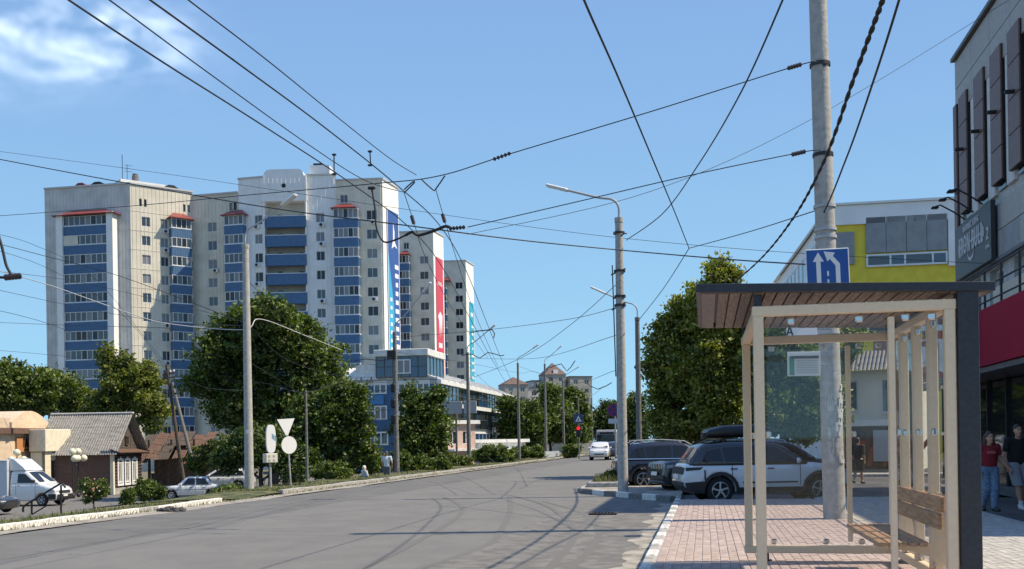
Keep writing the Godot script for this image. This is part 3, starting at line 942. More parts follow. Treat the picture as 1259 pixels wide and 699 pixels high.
func banner(t: Node3D, at: Transform3D, w: float, h: float, kind: int) -> void:
	# printed cloth: flat colour fields and rows of lettering too worn to read
	var cols := [[0.03, 0.09, 0.3], [0.55, 0.06, 0.1], [0.03, 0.35, 0.5]]
	var c: Array = cols[kind]
	var b := put(t, "banner", boxm(Vector3(w, h, 0.05)), mat(c[0], c[1], c[2], 0.6), at * T(w / 2, h / 2, 0))
	rng.seed = 55 + kind
	var m := MB.new()
	if kind == 0:
		m.prism(PackedVector2Array([Vector2(-w / 2 + 0.05, -h / 2 + 0.1), Vector2(0.1 * w, -h / 2 + 0.1), Vector2(-0.02 * w, -h * 0.05), Vector2(-w / 2 + 0.05, h * 0.28)]), 0.026, 0.034)
		put(b, "lettering", m.mesh(), mat(0.04, 0.36, 0.58, 0.6))
		m = MB.new()
		m.prism(PackedVector2Array([Vector2(0.0, h * 0.44), Vector2(0.12 * w, h * 0.38), Vector2(0.1 * w, h * 0.33), Vector2(0.36 * w, h * 0.29), Vector2(0.1 * w, h * 0.3), Vector2(-0.15 * w, h * 0.28), Vector2(-0.02 * w, h * 0.34)]), 0.026, 0.036)
		for k in 13:
			var y := h * 0.18 - k * h * 0.052
			m.box(Vector3(0.26 * w, y, 0.032), Vector3(w * rng.randf_range(0.2, 0.34), h * 0.026, 0.012))
		for k in 9:
			m.box(Vector3(-0.25 * w, -h * 0.02 - k * h * 0.048, 0.04), Vector3(w * 0.16, h * 0.02, 0.012))
		m.box(Vector3(w / 2 - 0.08, 0, 0.03), Vector3(0.16, h, 0.012)); m.box(Vector3(-w / 2 + 0.08, 0, 0.042), Vector3(0.16, h, 0.012))
	elif kind == 1:
		for k in 5: m.box(Vector3(0, h * 0.3 - k * 0.14, 0.03), Vector3(w * rng.randf_range(0.4, 0.8), 0.07, 0.012))
		m.prism(PackedVector2Array([Vector2(-0.3 * w, h * 0.02), Vector2(0.0, h * 0.06), Vector2(0.32 * w, h * 0.03), Vector2(0.2 * w, -h * 0.14), Vector2(0.06 * w, -h * 0.03), Vector2(-0.08 * w, -h * 0.16), Vector2(-0.18 * w, -h * 0.02)]), 0.026, 0.036)
		for k in 4: m.box(Vector3(0, -h * 0.28 - k * 0.5, 0.03), Vector3(w * 0.5, 0.16, 0.012))
		m.box(Vector3(0, -h * 0.22, 0.03), Vector3(w * 0.5, 0.9, 0.012))
		m.box(Vector3(0, -h * 0.4, 0.03), Vector3(w * 0.92, 0.08, 0.012))
	else:
		for k in 12: m.box(Vector3(0.12 * w, h * 0.3 - k * h * 0.06, 0.03), Vector3(w * rng.randf_range(0.25, 0.6), h * 0.02, 0.012))
		m.box(Vector3(0, h * 0.4, 0.03), Vector3(w * 0.5, 0.8, 0.012))
	put(b, "lettering", m.mesh(), mat(0.72, 0.74, 0.76, 0.6))

func tower_far(a: Vector3, b: Vector3, c: Vector3, label: String, which: int) -> void:
	const B := LOW - 0.2
	const TOP := 40.4
	var t := thing("apartment_tower", label, "building", T(b.x, LOW, b.z))
	var keep := t.transform
	t.transform = Transform3D()
	var w := Vector2(b.x - a.x, b.z - a.z).length()
	var holes := []
	for k in 13: holes.append(Rect2(w * (0.72 if which == 0 else 0.7) - 0.8, 34.5 - k * 2.8 - B, 1.6, 1.4))
	if which == 0: holes.append(Rect2(w * 0.12, 37.3 - B, 1.0, 1.2))
	var f := tower_wall(t, a, b, TOP, holes, M.wall_cream, 0.0)
	for r in holes: window(t, f, r, [0.5], any_pane(), M.white_trim)
	for k in 13: bay(t, f * T(w * (0.17 if which == 0 else 0.08), 33.2 - k * 2.8 - B, 0), w * (0.3 if which == 0 else 0.2), 1.2, 1.3, 1.4, 3 if which == 0 else 2)
	put(t, "awning", hip_roof(w * 0.22, 1.2, 0.9), M.tin_red, f * T(w * 0.17, 36.1 - B, 0))
	var fe := tower_wall(t, b, c, TOP, [], M.wall_white, 0.0)
	var we := Vector2(c.x - b.x, c.z - b.z).length()
	banner(t, fe * T(we * (0.18 if which == 0 else 0.35), (13.6 if which == 0 else 6.0) - B, 0.08), we * (0.68 if which == 0 else 0.55), 22.3 if which == 0 else 26.0, which + 1)
	var back := Vector3(-0.3, 0, -1).normalized() * 12
	closed_block(t, [c, c + back * 0.6, a + back, a], TOP, M.wall_grey)
	var rm := MB.new()
	rm.quad(Vector3(a.x, TOP - 0.5, a.z), Vector3(b.x, TOP - 0.5, b.z), Vector3(c.x, TOP - 0.5, c.z) , Vector3(a.x, TOP - 0.5, a.z) + back)
	put(t, "roof", rm.mesh(), M.roof_felt)
	for ch in t.get_children(): ch.transform = keep.affine_inverse() * ch.transform
	t.transform = keep

func lettering(parent: Node3D, called: String, words: String, size: float, depth: float, m: Material, at: Transform3D, serif := false, bold := 700) -> MeshInstance3D:
	var tm := TextMesh.new()
	var f := SystemFont.new()
	f.font_names = PackedStringArray(["Droid Serif" if serif else "Droid Sans"])
	f.font_weight = bold
	tm.font = f; tm.text = words; tm.font_size = 64; tm.pixel_size = size / 46.0; tm.depth = depth
	return put(parent, called, tm, m, at)

# glass curtain wall between two points: mullion grid with each pane a part
func curtain(t: Node3D, fr: Transform3D, w: float, y0: float, y1: float, nx: int, ny: int, panes: Array, framem: Material) -> void:
	var m := MB.new()
	for i in nx + 1: m.box(Vector3(w * i / nx, (y0 + y1) / 2, 0.02), Vector3(0.07, y1 - y0, 0.12))
	for k in ny + 1: m.box(Vector3(w / 2, lerpf(y0, y1, float(k) / ny), 0.025), Vector3(w, 0.07, 0.12))
	var g := put(t, "mullion_grid", m.mesh(), framem, fr)
	for i in nx:
		for k in ny:
			put(g, "pane", boxm(Vector3(w / nx - 0.07, (y1 - y0) / ny - 0.07, 0.03)), panes[rng.randi() % panes.size()],
				T(w * (i + 0.5) / nx, lerpf(y0, y1, (k + 0.5) / ny), 0) * Transform3D(Basis(Vector3(rng.randf_range(-1, 1), rng.randf_range(-1, 1), 0).normalized(), rng.randf_range(0, 0.012)), Vector3.ZERO))

func build_mall() -> void:
	rng.seed = 201
	var g := LOW - 0.1
	var corner := R(-31.0, 0, 117.0)
	var t := thing("shopping_mall", "blue glass shopping mall with white curved roof and long glazed wing", "building", T(corner.x, LOW, corner.z))
	M.mall_blue = grain([[0.028, 0.085, 0.18], [0.04, 0.11, 0.22]], [0.3, 0.7], 5.0, 0.02, 50, 0.35)
	M.mall_white = grain([[0.6, 0.6, 0.57], [0.7, 0.695, 0.66]], [0.3, 0.7], 6.0, 0.012, 51, 0.5)
	M.mull = mat(0.06, 0.075, 0.09, 0.5)
	M.brickish = grain([[0.3, 0.16, 0.12], [0.38, 0.22, 0.17]], [0.3, 0.7], 1.0, 0.02, 52, 0.9)
	var front := wallframe(R(-50, g, 117), R(-31, g, 117))
	var inv := t.transform.affine_inverse()
	# front block: panels with windows over a brick base
	var holes := []
	for x in [3.2, 6.0, 9.6, 12.0, 15.0, 17.3]:
		holes.append(Rect2(x - 0.8, 6.4, 1.6, 1.7)); holes.append(Rect2(x - 0.8, 9.5, 1.6, 1.6))
	for x in [9.6, 12.0, 15.0]: holes.append(Rect2(x - 0.9, 3.4, 1.8, 1.6))
	put(t, "wall", wall_mesh(19, 11.3, holes, 0.2), M.mall_blue, inv * front)
	for r in holes: window(t, inv * front, r, [0.5], M.pane if rng.randf() < 0.6 else M.pane_curtain, M.white_pvc, 0.02, 0.16)
	for k in 6: put(t, "panel_joint", boxm(Vector3(19, 0.05, 0.04)), M.mull, inv * front * T(9.5, 5.3 + k * 1.15, 0.01))
	put(t, "base_course", boxm(Vector3(19, 5.0, 0.12)), M.brickish, inv * front * T(9.5, 2.5, -0.1))
	var sb := put(t, "sign_band", boxm(Vector3(8.5, 1.1, 0.12)), mat(0.05, 0.19, 0.42, 0.4), inv * front * T(8.2, 8.8, 0.1))
	lettering(sb, "lettering", "МИР", 1.0, 0.08, M.white, T(0.2, -0.05, 0.08), true)
	# curved white roof over the front
	var m := MB.new()
	var prof := PackedVector2Array()
	prof.append(Vector2(0.25, 11.2))
	for k in 9:
		var a := PI / 2 * k / 8
		prof.append(Vector2(0.2 - 3.2 * (1 - cos(a)), 11.3 + 1.6 * sin(a)))
	prof.append_array([Vector2(-9, 12.9), Vector2(-9, 11.2)])
	m.prism(prof, 0, 11.8)
	put(t, "curved_roof", m.mesh(), M.mall_white, inv * front * Transform3D(Basis(Vector3(0, 0, 1), Vector3(0, 1, 0), Vector3(-1, 0, 0)), Vector3(11.8, 0, 0)))
	for k in 9: put(t, "roof_rib", boxm(Vector3(0.06, 0.3, 0.3)), M.mull, inv * front * T(1.0 + k * 1.25, 11.35, 0.25))
	# glazed penthouse
	var pf := inv * front * T(11.6, 11.2, 0.2)
	curtain(t, pf, 6.2, 0.2, 2.7, 6, 2, [M.pane_blue, M.pane_blue, M.pane_teal], M.mull)
	var ps := inv * wallframe(R(-32.2, g + 11.2, 116.8), R(-32.2, g + 11.2, 124.5))
	curtain(t, ps, 7.7, 0.2, 2.7, 5, 1, [M.pane_teal, M.pane_blue], M.mull)
	put(t, "penthouse_core", boxm(Vector3(6.0, 2.5, 7.4)), M.mull, pf * T(3.1, 1.45, -3.85))
	put(t, "penthouse_roof", boxm(Vector3(6.7, 0.8, 8.3), 0.06), M.mall_white, pf * T(3.15, 3.1, -3.8))
	var wn := window(t, pf, Rect2(2.6, 0.6, 1.7, 1.7), [0.5], M.pane_curtain, M.white_pvc, -0.1, 0.14)
	wn.name = "penthouse_window"
	# long wing along the road
	var wf := inv * wallframe(R(-31, g, 117), R(-31, g, 165))
	put(t, "wing_wall", boxm(Vector3(48, 10.6, 0.3)), M.mall_white, wf * T(24, 5.3, -0.3))
	curtain(t, wf, 48, 8.5, 10.5, 26, 2, [M.pane_teal, M.pane, M.pane_blue, M.pane_dark], M.mull)
	curtain(t, wf, 48, 5.4, 7.9, 26, 2, [M.pane_teal, M.pane, M.pane_dark], M.mull)
	curtain(t, wf * T(15, 0, 0), 33, 2.4, 4.8, 14, 1, [M.pane_teal, M.pane_blue, M.pane_curtain], M.white_pvc)
	put(t, "cornice", boxm(Vector3(48.4, 0.5, 0.7)), M.mall_white, wf * T(24, 8.2, 0.1))
	m = MB.new()
	prof = PackedVector2Array([Vector2(0.5, 10.55), Vector2(0.5, 11.0), Vector2(-4.5, 13.0), Vector2(-10, 13.0), Vector2(-10, 10.55)])
	m.prism(prof, 0, 48.4)
	put(t, "wing_roof", m.mesh(), M.mall_white, wf * Transform3D(Basis(Vector3(0, 0, 1), Vector3(0, 1, 0), Vector3(-1, 0, 0)), Vector3(48.4, 0, 0)))
	for k in 16: put(t, "roof_seam", boxm(Vector3(0.09, 0.1, 5.3)), M.parapet, wf * T(1.5 + k * 3, 12.02, -2.0) * Transform3D(Basis(Vector3.RIGHT, 0.38), Vector3.ZERO))
	put(t, "rear_block", boxm(Vector3(18, 11.0, 40)), M.mall_blue, inv * T(-41, g + 5.5, -141))
	put(t, "end_wall", boxm(Vector3(10, 11.0, 0.3)), M.mall_white, inv * T(-36, g + 5.5, -165.2))
	var sg := put(t, "shop_sign", boxm(Vector3(0.2, 1.6, 1.6)), mat(0.35, 0.03, 0.04, 0.5), wf * T(46, 6.6, 0.9))
	put(sg, "face", boxm(Vector3(0.24, 0.9, 0.5)), M.white, T(0, 0.1, 0.3))
	put(t, "shop_sign", boxm(Vector3(1.6, 1.0, 0.16)), mat(0.7, 0.7, 0.68, 0.5), wf * T(31, 5.2, 0.3))
	var rs := put(t, "roof_sign", boxm(Vector3(7, 1.7, 0.1)), mat(0.45, 0.12, 0.12, 0.6), wf * T(13, 13.6, -3.6))
	for k in 5: put(rs, "letter_board", boxm(Vector3(0.9, 1.5, 0.1)), mat(0.62, 0.45, 0.42, 0.6), T(-2.8 + k * 1.4, 0.4, 0.1))

	# small pavilions at the foot of the mall
	M.pav_pink = grain([[0.5, 0.36, 0.3], [0.58, 0.44, 0.38]], [0.3, 0.7], 2.0, 0.02, 53, 0.85)
	pavilion("shop_pavilion", F(553, 560, 98, LOW), 3.6, 5.2, 3.4, M.pav_pink, "pink shop pavilion with white trim below the mall")
	pavilion("shop_pavilion", F(598, 560, 112, LOW), 7.0, 3.4, 5.0, M.mall_white, "low white shop pavilion with flat canopy below the mall")

func pavilion(called: String, at: Vector3, w: float, h: float, dep: float, m: Material, label: String) -> void:
	var t := thing(called, label, "shop", Transform3D(Basis(Vector3.UP, 0.9), at))
	var holes := [Rect2(0.6, 0.1, 1.1, 2.2), Rect2(2.4, 0.8, 1.2, 1.4), Rect2(4.3, 0.8, 1.2, 1.4)] if w > 4 else [Rect2(0.5, 0.1, 1.0, 2.2), Rect2(2.1, 0.8, 1.0, 1.4)]
	if h > 5: holes.append_array([Rect2(0.5, 3.3, 0.9, 1.2), Rect2(2.1, 3.3, 0.9, 1.2)])
	var f := T(-w / 2, 0, dep / 2)
	put(t, "wall", wall_mesh(w, h, holes, 0.2), m, f)
	for i in holes.size():
		if i == 0: put(t, "door", boxm(Vector3(1.0, 2.15, 0.06)), M.steel_dark, f * T(holes[0].get_center().x, 1.2, -0.12))
		else: window(t, f, holes[i], [0.5], M.pane_dark, M.white_pvc)
	for s in [-1, 1]:
		var sf := Transform3D(Basis(Vector3.UP, s * PI / 2), Vector3(s * w / 2, 0, s * dep / 2))
		var sh := [Rect2(0.5, 0.7, 1.0, 1.5), Rect2(1.9, 0.7, 1.0, 1.5)]
		put(t, "wall", wall_mesh(dep, h, sh, 0.2), m, sf)
		for r in sh: window(t, sf, r, [0.5], M.pane_dark, M.white_pvc)
	put(t, "rear_wall", boxm(Vector3(w, h, 0.1)), m, T(0, h / 2, -dep / 2))
	put(t, "roof", boxm(Vector3(w + 0.7, 0.35, dep + 0.7)), M.white, T(0, h + 0.17, 0))
	put(t, "canopy", boxm(Vector3(w * 0.9, 0.18, 1.2)), M.white, T(0, 2.75, dep / 2 + 0.6))

func build_distant() -> void:
	rng.seed = 301
	M.far_wall = grain([[0.3, 0.28, 0.25], [0.38, 0.36, 0.32]], [0.3, 0.7], 18.0, 0.012, 60, 0.8)
	M.far_wall2 = grain([[0.42, 0.41, 0.39], [0.5, 0.49, 0.47]], [0.3, 0.7], 18.0, 0.012, 61, 0.8)
	M.far_roof = grain([[0.11, 0.075, 0.065], [0.15, 0.1, 0.085]], [0.3, 0.7], 6.0, 0.02, 62, 0.8)
	var list := [
		[631, 473, 330, 10.0, 1, "far grey apartment tower with small dark pyramid roof above the trees", 0],
		[645, 478, 340, 10.0, 0, "far grey apartment slab beside the small pyramid roofed tower", 1],
		[664, 469, 350, 9.5, 0, "far pale apartment slab with flat roof next to brown spire tower", 1],
		[679, 461, 345, 8.6, 2, "far apartment tower with steep brown pyramid spire and lit side", 0],
		[696, 468, 350, 7.6, 0, "far apartment slab with brown top storey between two towers", 2],
		[709.5, 464, 345, 9.4, 0, "far tan apartment slab with flat roof beside the brown topped slab", 0]]
	for q in list:
		var at := F(q[0], q[1], q[2], LOW)
		var top: float = P(q[0], q[1], q[2]).y
		var h := top - LOW
		var w: float = q[3] * 0.62 * q[2] / 340.0 * 1.3
		var t := thing("distant_block", q[5], "building", Transform3D(Basis(Vector3.UP, 0.45), at))
		var wm: Material = M.far_wall2 if q[6] == 1 else M.far_wall
		var holes := []
		var nx := maxi(2, int(w / 3.2))
		var ny := int(h / 3.0)
		for k in range(maxi(0, ny - 5), ny):
			for i in nx: holes.append(Rect2((i + 0.5) * w / nx - 0.75, h - 2.4 - (ny - 1 - k) * 3.0, 1.5, 1.5))
		var f := T(-w / 2, 0, 4)
		put(t, "wall", wall_mesh(w, h, holes, 0.2), wm, f)
		for r in holes: window(t, f, r, [0.5], any_pane(), M.white_trim)
		put(t, "side_wall", boxm(Vector3(0.1, h, 8)), wm, T(w / 2 - 0.05, h / 2, -0.02))
		put(t, "side_wall", boxm(Vector3(0.1, h, 8)), wm, T(-w / 2 + 0.05, h / 2, -0.02))
		put(t, "rear_wall", boxm(Vector3(w, h, 0.1)), wm, T(0, h / 2, -4))
		var pm := MB.new()
		if q[4] > 0:
			var ph: float = 2.6 if q[4] == 1 else 4.2
			var a := [Vector3(-w / 2 - 0.3, h, 4.3), Vector3(w / 2 + 0.3, h, 4.3), Vector3(w / 2 + 0.3, h, -4.3), Vector3(-w / 2 - 0.3, h, -4.3)]
			for k in 4: pm.tri(a[k], a[(k + 1) % 4], Vector3(0, h + ph, 0))
			put(t, "pyramid_roof", pm.mesh(), M.far_roof)
			if q[4] == 2:
				put(t, "dormer", boxm(Vector3(1.6, 1.2, 1.4)), M.white_trim, T(0, h + 1.0, 3.2))
		else:
			put(t, "roof", boxm(Vector3(w + 0.4, 0.3, 8.4)), M.roof_felt, T(0, h + 0.15, 0))
			if q[6] == 2: put(t, "top_storey", boxm(Vector3(w + 0.1, 2.6, 8.1)), M.far_roof, T(0, h - 1.3, 0))

# ---------- low houses west of the road ----------
func build_west() -> void:
	rng.seed = 401
	M.peach = grain([[0.58, 0.44, 0.3], [0.66, 0.51, 0.36], [0.7, 0.55, 0.4]], [0.2, 0.5, 0.8], 3.0, 0.012, 70, 0.85)
	M.cream = grain([[0.66, 0.6, 0.45], [0.74, 0.68, 0.53]], [0.3, 0.7], 3.0, 0.012, 71, 0.85)
	M.signboard = grain([[0.42, 0.19, 0.07], [0.5, 0.24, 0.1]], [0.3, 0.7], 1.0, 0.02, 72, 0.6)
	M.plaster_brown = grain([[0.13, 0.075, 0.055], [0.165, 0.098, 0.072]], [0.3, 0.7], 2.4, 0.014, 73, 0.9)
	M.slate = grain([[0.15, 0.145, 0.13], [0.24, 0.232, 0.215], [0.33, 0.32, 0.3]], [0.2, 0.5, 0.8], 2.2, 0.014, 74, 0.92, 0.4)
	M.log = grain([[0.03, 0.022, 0.016], [0.05, 0.036, 0.026], [0.08, 0.06, 0.045]], [0.2, 0.5, 0.8], 1.2, 0.014, 75, 0.9, 0.4)
	M.old_wood = grain([[0.05, 0.038, 0.03], [0.085, 0.066, 0.05], [0.13, 0.105, 0.08]], [0.2, 0.5, 0.8], 1.4, 0.014, 76, 0.92, 0.4)
	M.rust = grain([[0.07, 0.04, 0.028], [0.12, 0.065, 0.042], [0.17, 0.1, 0.07]], [0.2, 0.5, 0.8], 1.8, 0.014, 77, 0.85, 0.3)
	M.step_pink = grain([[0.36, 0.19, 0.16], [0.44, 0.25, 0.22]], [0.3, 0.7], 1.0, 0.02, 78, 0.85)
	M.globe = mat(0.72, 0.68, 0.5, 0.25)
	shop_with_arch()
	log_house()
	ruin()

func shop_with_arch() -> void:
	# plan laid out in a frame whose x runs right across the view and z comes towards it
	var f0 := wallframe(F(13, 560, 72, LOW), F(56, 560, 76.5, LOW))
	var t := thing("arched_shop", "peach shop with arched pediment and brown sign board", "building", f0)
	var w := 2.75
	var W := 1.0
	var aw := Vector3(F(56, 560, 76.5, LOW) - F(13, 560, 72, LOW)).length()
	w = aw
	var holes := [Rect2(0.45, 0.1, w - 0.9, 2.5)]
	put(t, "wall", wall_mesh(w, 4.55, holes, 0.35), M.peach)
	put(t, "door", boxm(Vector3(w - 0.9, 2.4, 0.06)), M.plaster_brown, T(w / 2, 1.3, -0.35))
	put(t, "door_lintel", boxm(Vector3(w - 0.7, 0.35, 0.2)), M.white, T(w / 2, 2.45, 0.05))
	var m := MB.new()
	var arc := PackedVector2Array([Vector2(-0.15, 0)])
	arc.append(Vector2(w + 0.15, 0))
	for k in 13:
		var u := k / 12.0
		arc.append(Vector2(w + 0.15 - u * (w + 0.3), 0.4 + 0.85 * sin(PI * u)))
	m.prism(arc, -4.5, 0.25)
	put(t, "arched_pediment", m.mesh(), M.peach, T(0, 4.95, 0))
	put(t, "cornice", boxm(Vector3(w + 0.5, 0.4, 0.6)), M.plaster_brown, T(w / 2, 4.75, 0.12))
	var sb := put(t, "sign_board", boxm(Vector3(w * 0.72, 1.05, 0.1), 0.02), M.signboard, T(w * 0.5, 3.75, 0.1))
	lettering(sb, "lettering", "ПАССАЖ", 0.52, 0.05, M.black, Transform3D(Basis().scaled(Vector3(0.62, 1.25, 1)), Vector3(0, 0.14, 0.06)))
	m = MB.new()
	for k in 9: m.box(Vector3(-0.65 + k * 0.155, -0.34, 0.06), Vector3(0.1 if k != 6 else 0.03, 0.1, 0.03))
	put(sb, "lettering", m.mesh(), M.black)
	# shaded long side
	var side := wallframe(F(-40, 560, 69.5, LOW), F(13, 560, 72, LOW))
	var sl := Vector3(F(13, 560, 72, LOW) - F(-40, 560, 69.5, LOW)).length()
	var inv := t.transform.affine_inverse()
	put(t, "wall", wall_mesh(sl, 4.55, [Rect2(0.6, 1.0, 1.5, 2.6)], 0.3), M.peach, inv * side)
	window(t, inv * side, Rect2(0.6, 1.0, 1.5, 2.6), [0.5], M.pane_curtain, M.white_pvc)
	put(t, "cornice", boxm(Vector3(sl + 0.2, 0.4, 0.5)), M.plaster_brown, inv * side * T(sl / 2, 4.75, 0.1))
	put(t, "parapet", boxm(Vector3(sl, 0.7, 0.3)), M.peach, inv * side * T(sl / 2, 5.3, 0))
	# cream block to the east
	var e0 := F(53, 560, 73.5, LOW)
	var ef := wallframe(e0, F(81, 560, 75.6, LOW))
	var el := Vector3(F(81, 560, 75.6, LOW) - e0).length()
	put(t, "cream_wall", wall_mesh(el, 3.3, [Rect2(0.55, 0.75, 0.5, 1.9)], 0.2), M.cream, inv * ef * T(0, 0, 0.2))
	window(t, inv * ef * T(0, 0, 0.2), Rect2(0.55, 0.75, 0.5, 1.9), [], M.pane, M.white_pvc)
	put(t, "cream_attic", boxm(Vector3(el + 0.3, 1.6, 1.5), 0.03), M.cream, inv * ef * T(el / 2, 4.05, -0.35))
	put(t, "block_core", boxm(Vector3(el - 0.02, 3.2, 1.0)), M.cream, inv * ef * T(el / 2, 1.6, -0.6))
	put(t, "roof", boxm(Vector3(w - 0.1, 0.3, 4.4)), M.roof_felt, T(w / 2, 4.6, -2.4))
	# porch steps
	for k in 3: put(t, "step", boxm(Vector3(2.4 - k * 0.3, 0.17, 2.0 - k * 0.5), 0.02), M.step_pink, inv * ef * T(el + 0.3, 0.09 + k * 0.17, 1.8 - k * 0.25))
	for s in [0.0, 1.5]: put(t, "porch_post", boxm(Vector3(0.22, 1.1, 0.22), 0.02), M.step_pink, inv * ef * T(el - 0.2 + s, 0.9, 1.0))
	globe_lamp(F(22, 600, 67.0, LOW), "globe street lamp with round white shades before the arched shop door", 0.3)
	globe_lamp(F(90.5, 600, 70.0, LOW), "globe street lamp by the porch steps, on the shop side", 1.4)
	globe_lamp(F(97, 600, 71.5, LOW), "globe street lamp by the porch steps, on the log house side", 2.2)

func globe_lamp(at: Vector3, label: String, turn: float) -> void:
	var t := thing("globe_lamp", label, "street lamp", Transform3D(Basis(Vector3.UP, turn), at), "globe lamps at the arched shop")
	var m := MB.new()
	m.lathe([Vector2(0.12, 0), Vector2(0.12, 0.25), Vector2(0.05, 0.4), Vector2(0.045, 2.95), Vector2(0.0, 2.97)], 10)
	put(t, "post", m.mesh(), M.steel_dark)
	for k in 3:
		var a := TAU * k / 3
		var q := Vector3(cos(a) * 0.42, 2.55, sin(a) * 0.42)
		if k == 2: q = Vector3(0, 3.02, 0)
		m = MB.new()
		if k < 2: m.tube([Vector3(0, 2.3, 0), Vector3(q.x * 0.8, 2.25, q.z * 0.8), q], 0.025, 6)
		else: m.tube([Vector3(0, 2.9, 0), q], 0.03, 6)
		m.lathe([Vector2(0.001, 0)], 3)
		var arm := put(t, "arm", m.mesh(), M.steel_dark)
		m = MB.new()
		m.ball(Vector3.ZERO, Vector3.ONE * 0.235, 10, 14)
		put(t, "globe", m.mesh(), M.globe, T(q.x, q.y + 0.2, q.z))

func ripple_roof(len_: float, run: float, waves: int, amp := 0.035) -> ArrayMesh:   # corrugated sheets: x along the ridge, z down the slope
	var m := MB.new()
	var n := waves * 4
	for c in 3:
		var z0 := run * c / 3.0 - (0.06 if c else 0.0)
		var z1 := run * (c + 1) / 3.0
		var lift := 0.03 * (3 - c) * 0.0 + (0.025 if c == 0 else 0.012 if c == 1 else 0.0)
		for i in n:
			var q := func(k: int, z: float) -> Vector3: return Vector3(len_ * k / n, amp * sin(TAU * k / 4.0 + 0.4) + lift, z)
			m.quad(q.call(i, z1), q.call(i + 1, z1), q.call(i + 1, z0), q.call(i, z0))
	return m.mesh()

func log_house() -> void:
	var w0 := F(138, 580, 74.5, LOW)
	var fwd := Vector3(-cam.transform.basis.z.x, 0, -cam.transform.basis.z.z).normalized()
	var right := fwd.cross(Vector3.UP).normalized()
	# gable wall faces "right"; frame x runs away from the viewer, z = right
	var fr := Transform3D(Basis(fwd, Vector3.UP, right), w0)
	# x × y must be z
	fr.basis = Basis(fwd, Vector3.UP, fwd.cross(Vector3.UP))
	var t := thing("log_house", "old log house with grey corrugated roof and white carved window frames", "house", fr)
	var L := 5.6
	var wins := [Rect2(0.9, 0.85, 0.75, 1.55), Rect2(2.3, 0.85, 0.75, 1.55), Rect2(3.75, 0.85, 0.75, 1.55)]
	put(t, "foundation", boxm(Vector3(L, 0.5, 0.3)), M.concrete, T(L / 2, 0.25, -0.1))
	# logs, cut round the windows
	for k in 11:
		var y := 0.55 + k * 0.235 + 0.12
		var xs := [-0.15]
		for r in wins:
			if y > r.position.y - 0.1 and y < r.end.y + 0.1: xs.append_array([r.position.x, r.end.x])
		xs.append(L + 0.15)
		for i in range(0, xs.size(), 2):
			var m := MB.new()
			m.tube([Vector3(xs[i], y, 0), Vector3(xs[i + 1], y, 0)], 0.125, 10)
			put(t, "log", m.mesh(), M.log)
	put(t, "wall_core", boxm(Vector3(L - 0.2, 2.7, 0.1)), M.log, T(L / 2, 1.85, -0.15))
	for r in wins:
		var o := window(t, T(0, 0, 0.08), r, [0.5], M.pane_dark, M.white, 0.0, 0.1)
		var c: Vector2 = r.get_center()
		put(o, "shutter", boxm(Vector3(0.2, 1.75, 0.05), 0.01), M.white, T(-0.47, 0, 0.06))
		put(o, "shutter", boxm(Vector3(0.2, 1.75, 0.05), 0.01), M.white, T(0.47, 0, 0.06))
		var m := MB.new()
		m.prism(PackedVector2Array([Vector2(-0.6, 0), Vector2(0.6, 0), Vector2(0.5, 0.16), Vector2(0.2, 0.14), Vector2(0, 0.3), Vector2(-0.2, 0.14), Vector2(-0.5, 0.16)]), 0.02, 0.1)
		put(o, "crown_board", m.mesh(), M.white, T(0, 0.86, 0))
		put(o, "apron", boxm(Vector3(1.15, 0.16, 0.08), 0.01), M.white, T(0, -0.92, 0.05))
	# plastered side wall facing the lamps, with white corner board
	put(t, "side_wall", boxm(Vector3(0.2, 3.1, 4.6)), M.plaster_brown, T(0.0, 1.55, -2.45))
	put(t, "corner_board", boxm(Vector3(0.26, 3.1, 0.26), 0.02), M.cream, T(-0.06, 1.55, 0.06))
	put(t, "rear_wall", boxm(Vector3(0.2, 3.1, 4.6)), M.log, T(L, 1.55, -2.45))
	# gable boards
	var H := 2.75
	var n := 14
	for k in n:
		var x0 := -0.2 + (L + 0.4) * k / n
		var x1 := -0.2 + (L + 0.4) * (k + 1) / n
		var h0 := H * (1 - absf(x0 / L * 2 - 1)); var h1 := H * (1 - absf(x1 / L * 2 - 1))
		var m := MB.new()
		m.prism(PackedVector2Array([Vector2(x0 + 0.01, 0), Vector2(x1 - 0.01, 0), Vector2(x1 - 0.01, maxf(0.05, h1 - 0.1)), Vector2(x0 + 0.01, maxf(0.05, h0 - 0.1))]), -0.04, 0.02 + 0.012 * (k % 2))
		put(t, "gable_board", m.mesh(), M.old_wood, T(0, 3.15, 0.0))
	put(t, "gable_window", window_frame(0.6, 0.7, [0.5], 0.07), M.old_wood, T(L / 2, 4.0, 0.08))
	put(t, "pent_roof", boxm(Vector3(L + 0.8, 0.06, 0.7)), M.rust, T(L / 2, 3.2, 0.35) * Transform3D(Basis(Vector3.RIGHT, 0.35), Vector3.ZERO))
	# roof slopes; ridge runs along -z
	var run := Vector2(L / 2 + 0.55, H + 0.3).length()
	var ang := atan2(H + 0.3, L / 2 + 0.55)
	var rm := ripple_roof(6.2, run, 34)
	for s in [-1, 1]:
		var b := Basis(Vector3(0, 0, -1), Vector3(s * sin(ang), cos(ang), 0), Vector3(s * cos(ang), -sin(ang), 0)) if s > 0 else Basis(Vector3(0, 0, 1), Vector3(-sin(ang), cos(ang), 0), Vector3(-cos(ang), -sin(ang), 0))
		var o := Vector3(L / 2, 3.15 + H + 0.1, 0.6) if s > 0 else Vector3(L / 2, 3.15 + H + 0.1, -5.6)
		put(t, "roof_slope", rm, M.slate, Transform3D(b, o))
	put(t, "ridge_cap", boxm(Vector3(0.3, 0.12, 6.2), 0.03), M.kerb_white, T(L / 2, 3.15 + H + 0.16, -2.5))

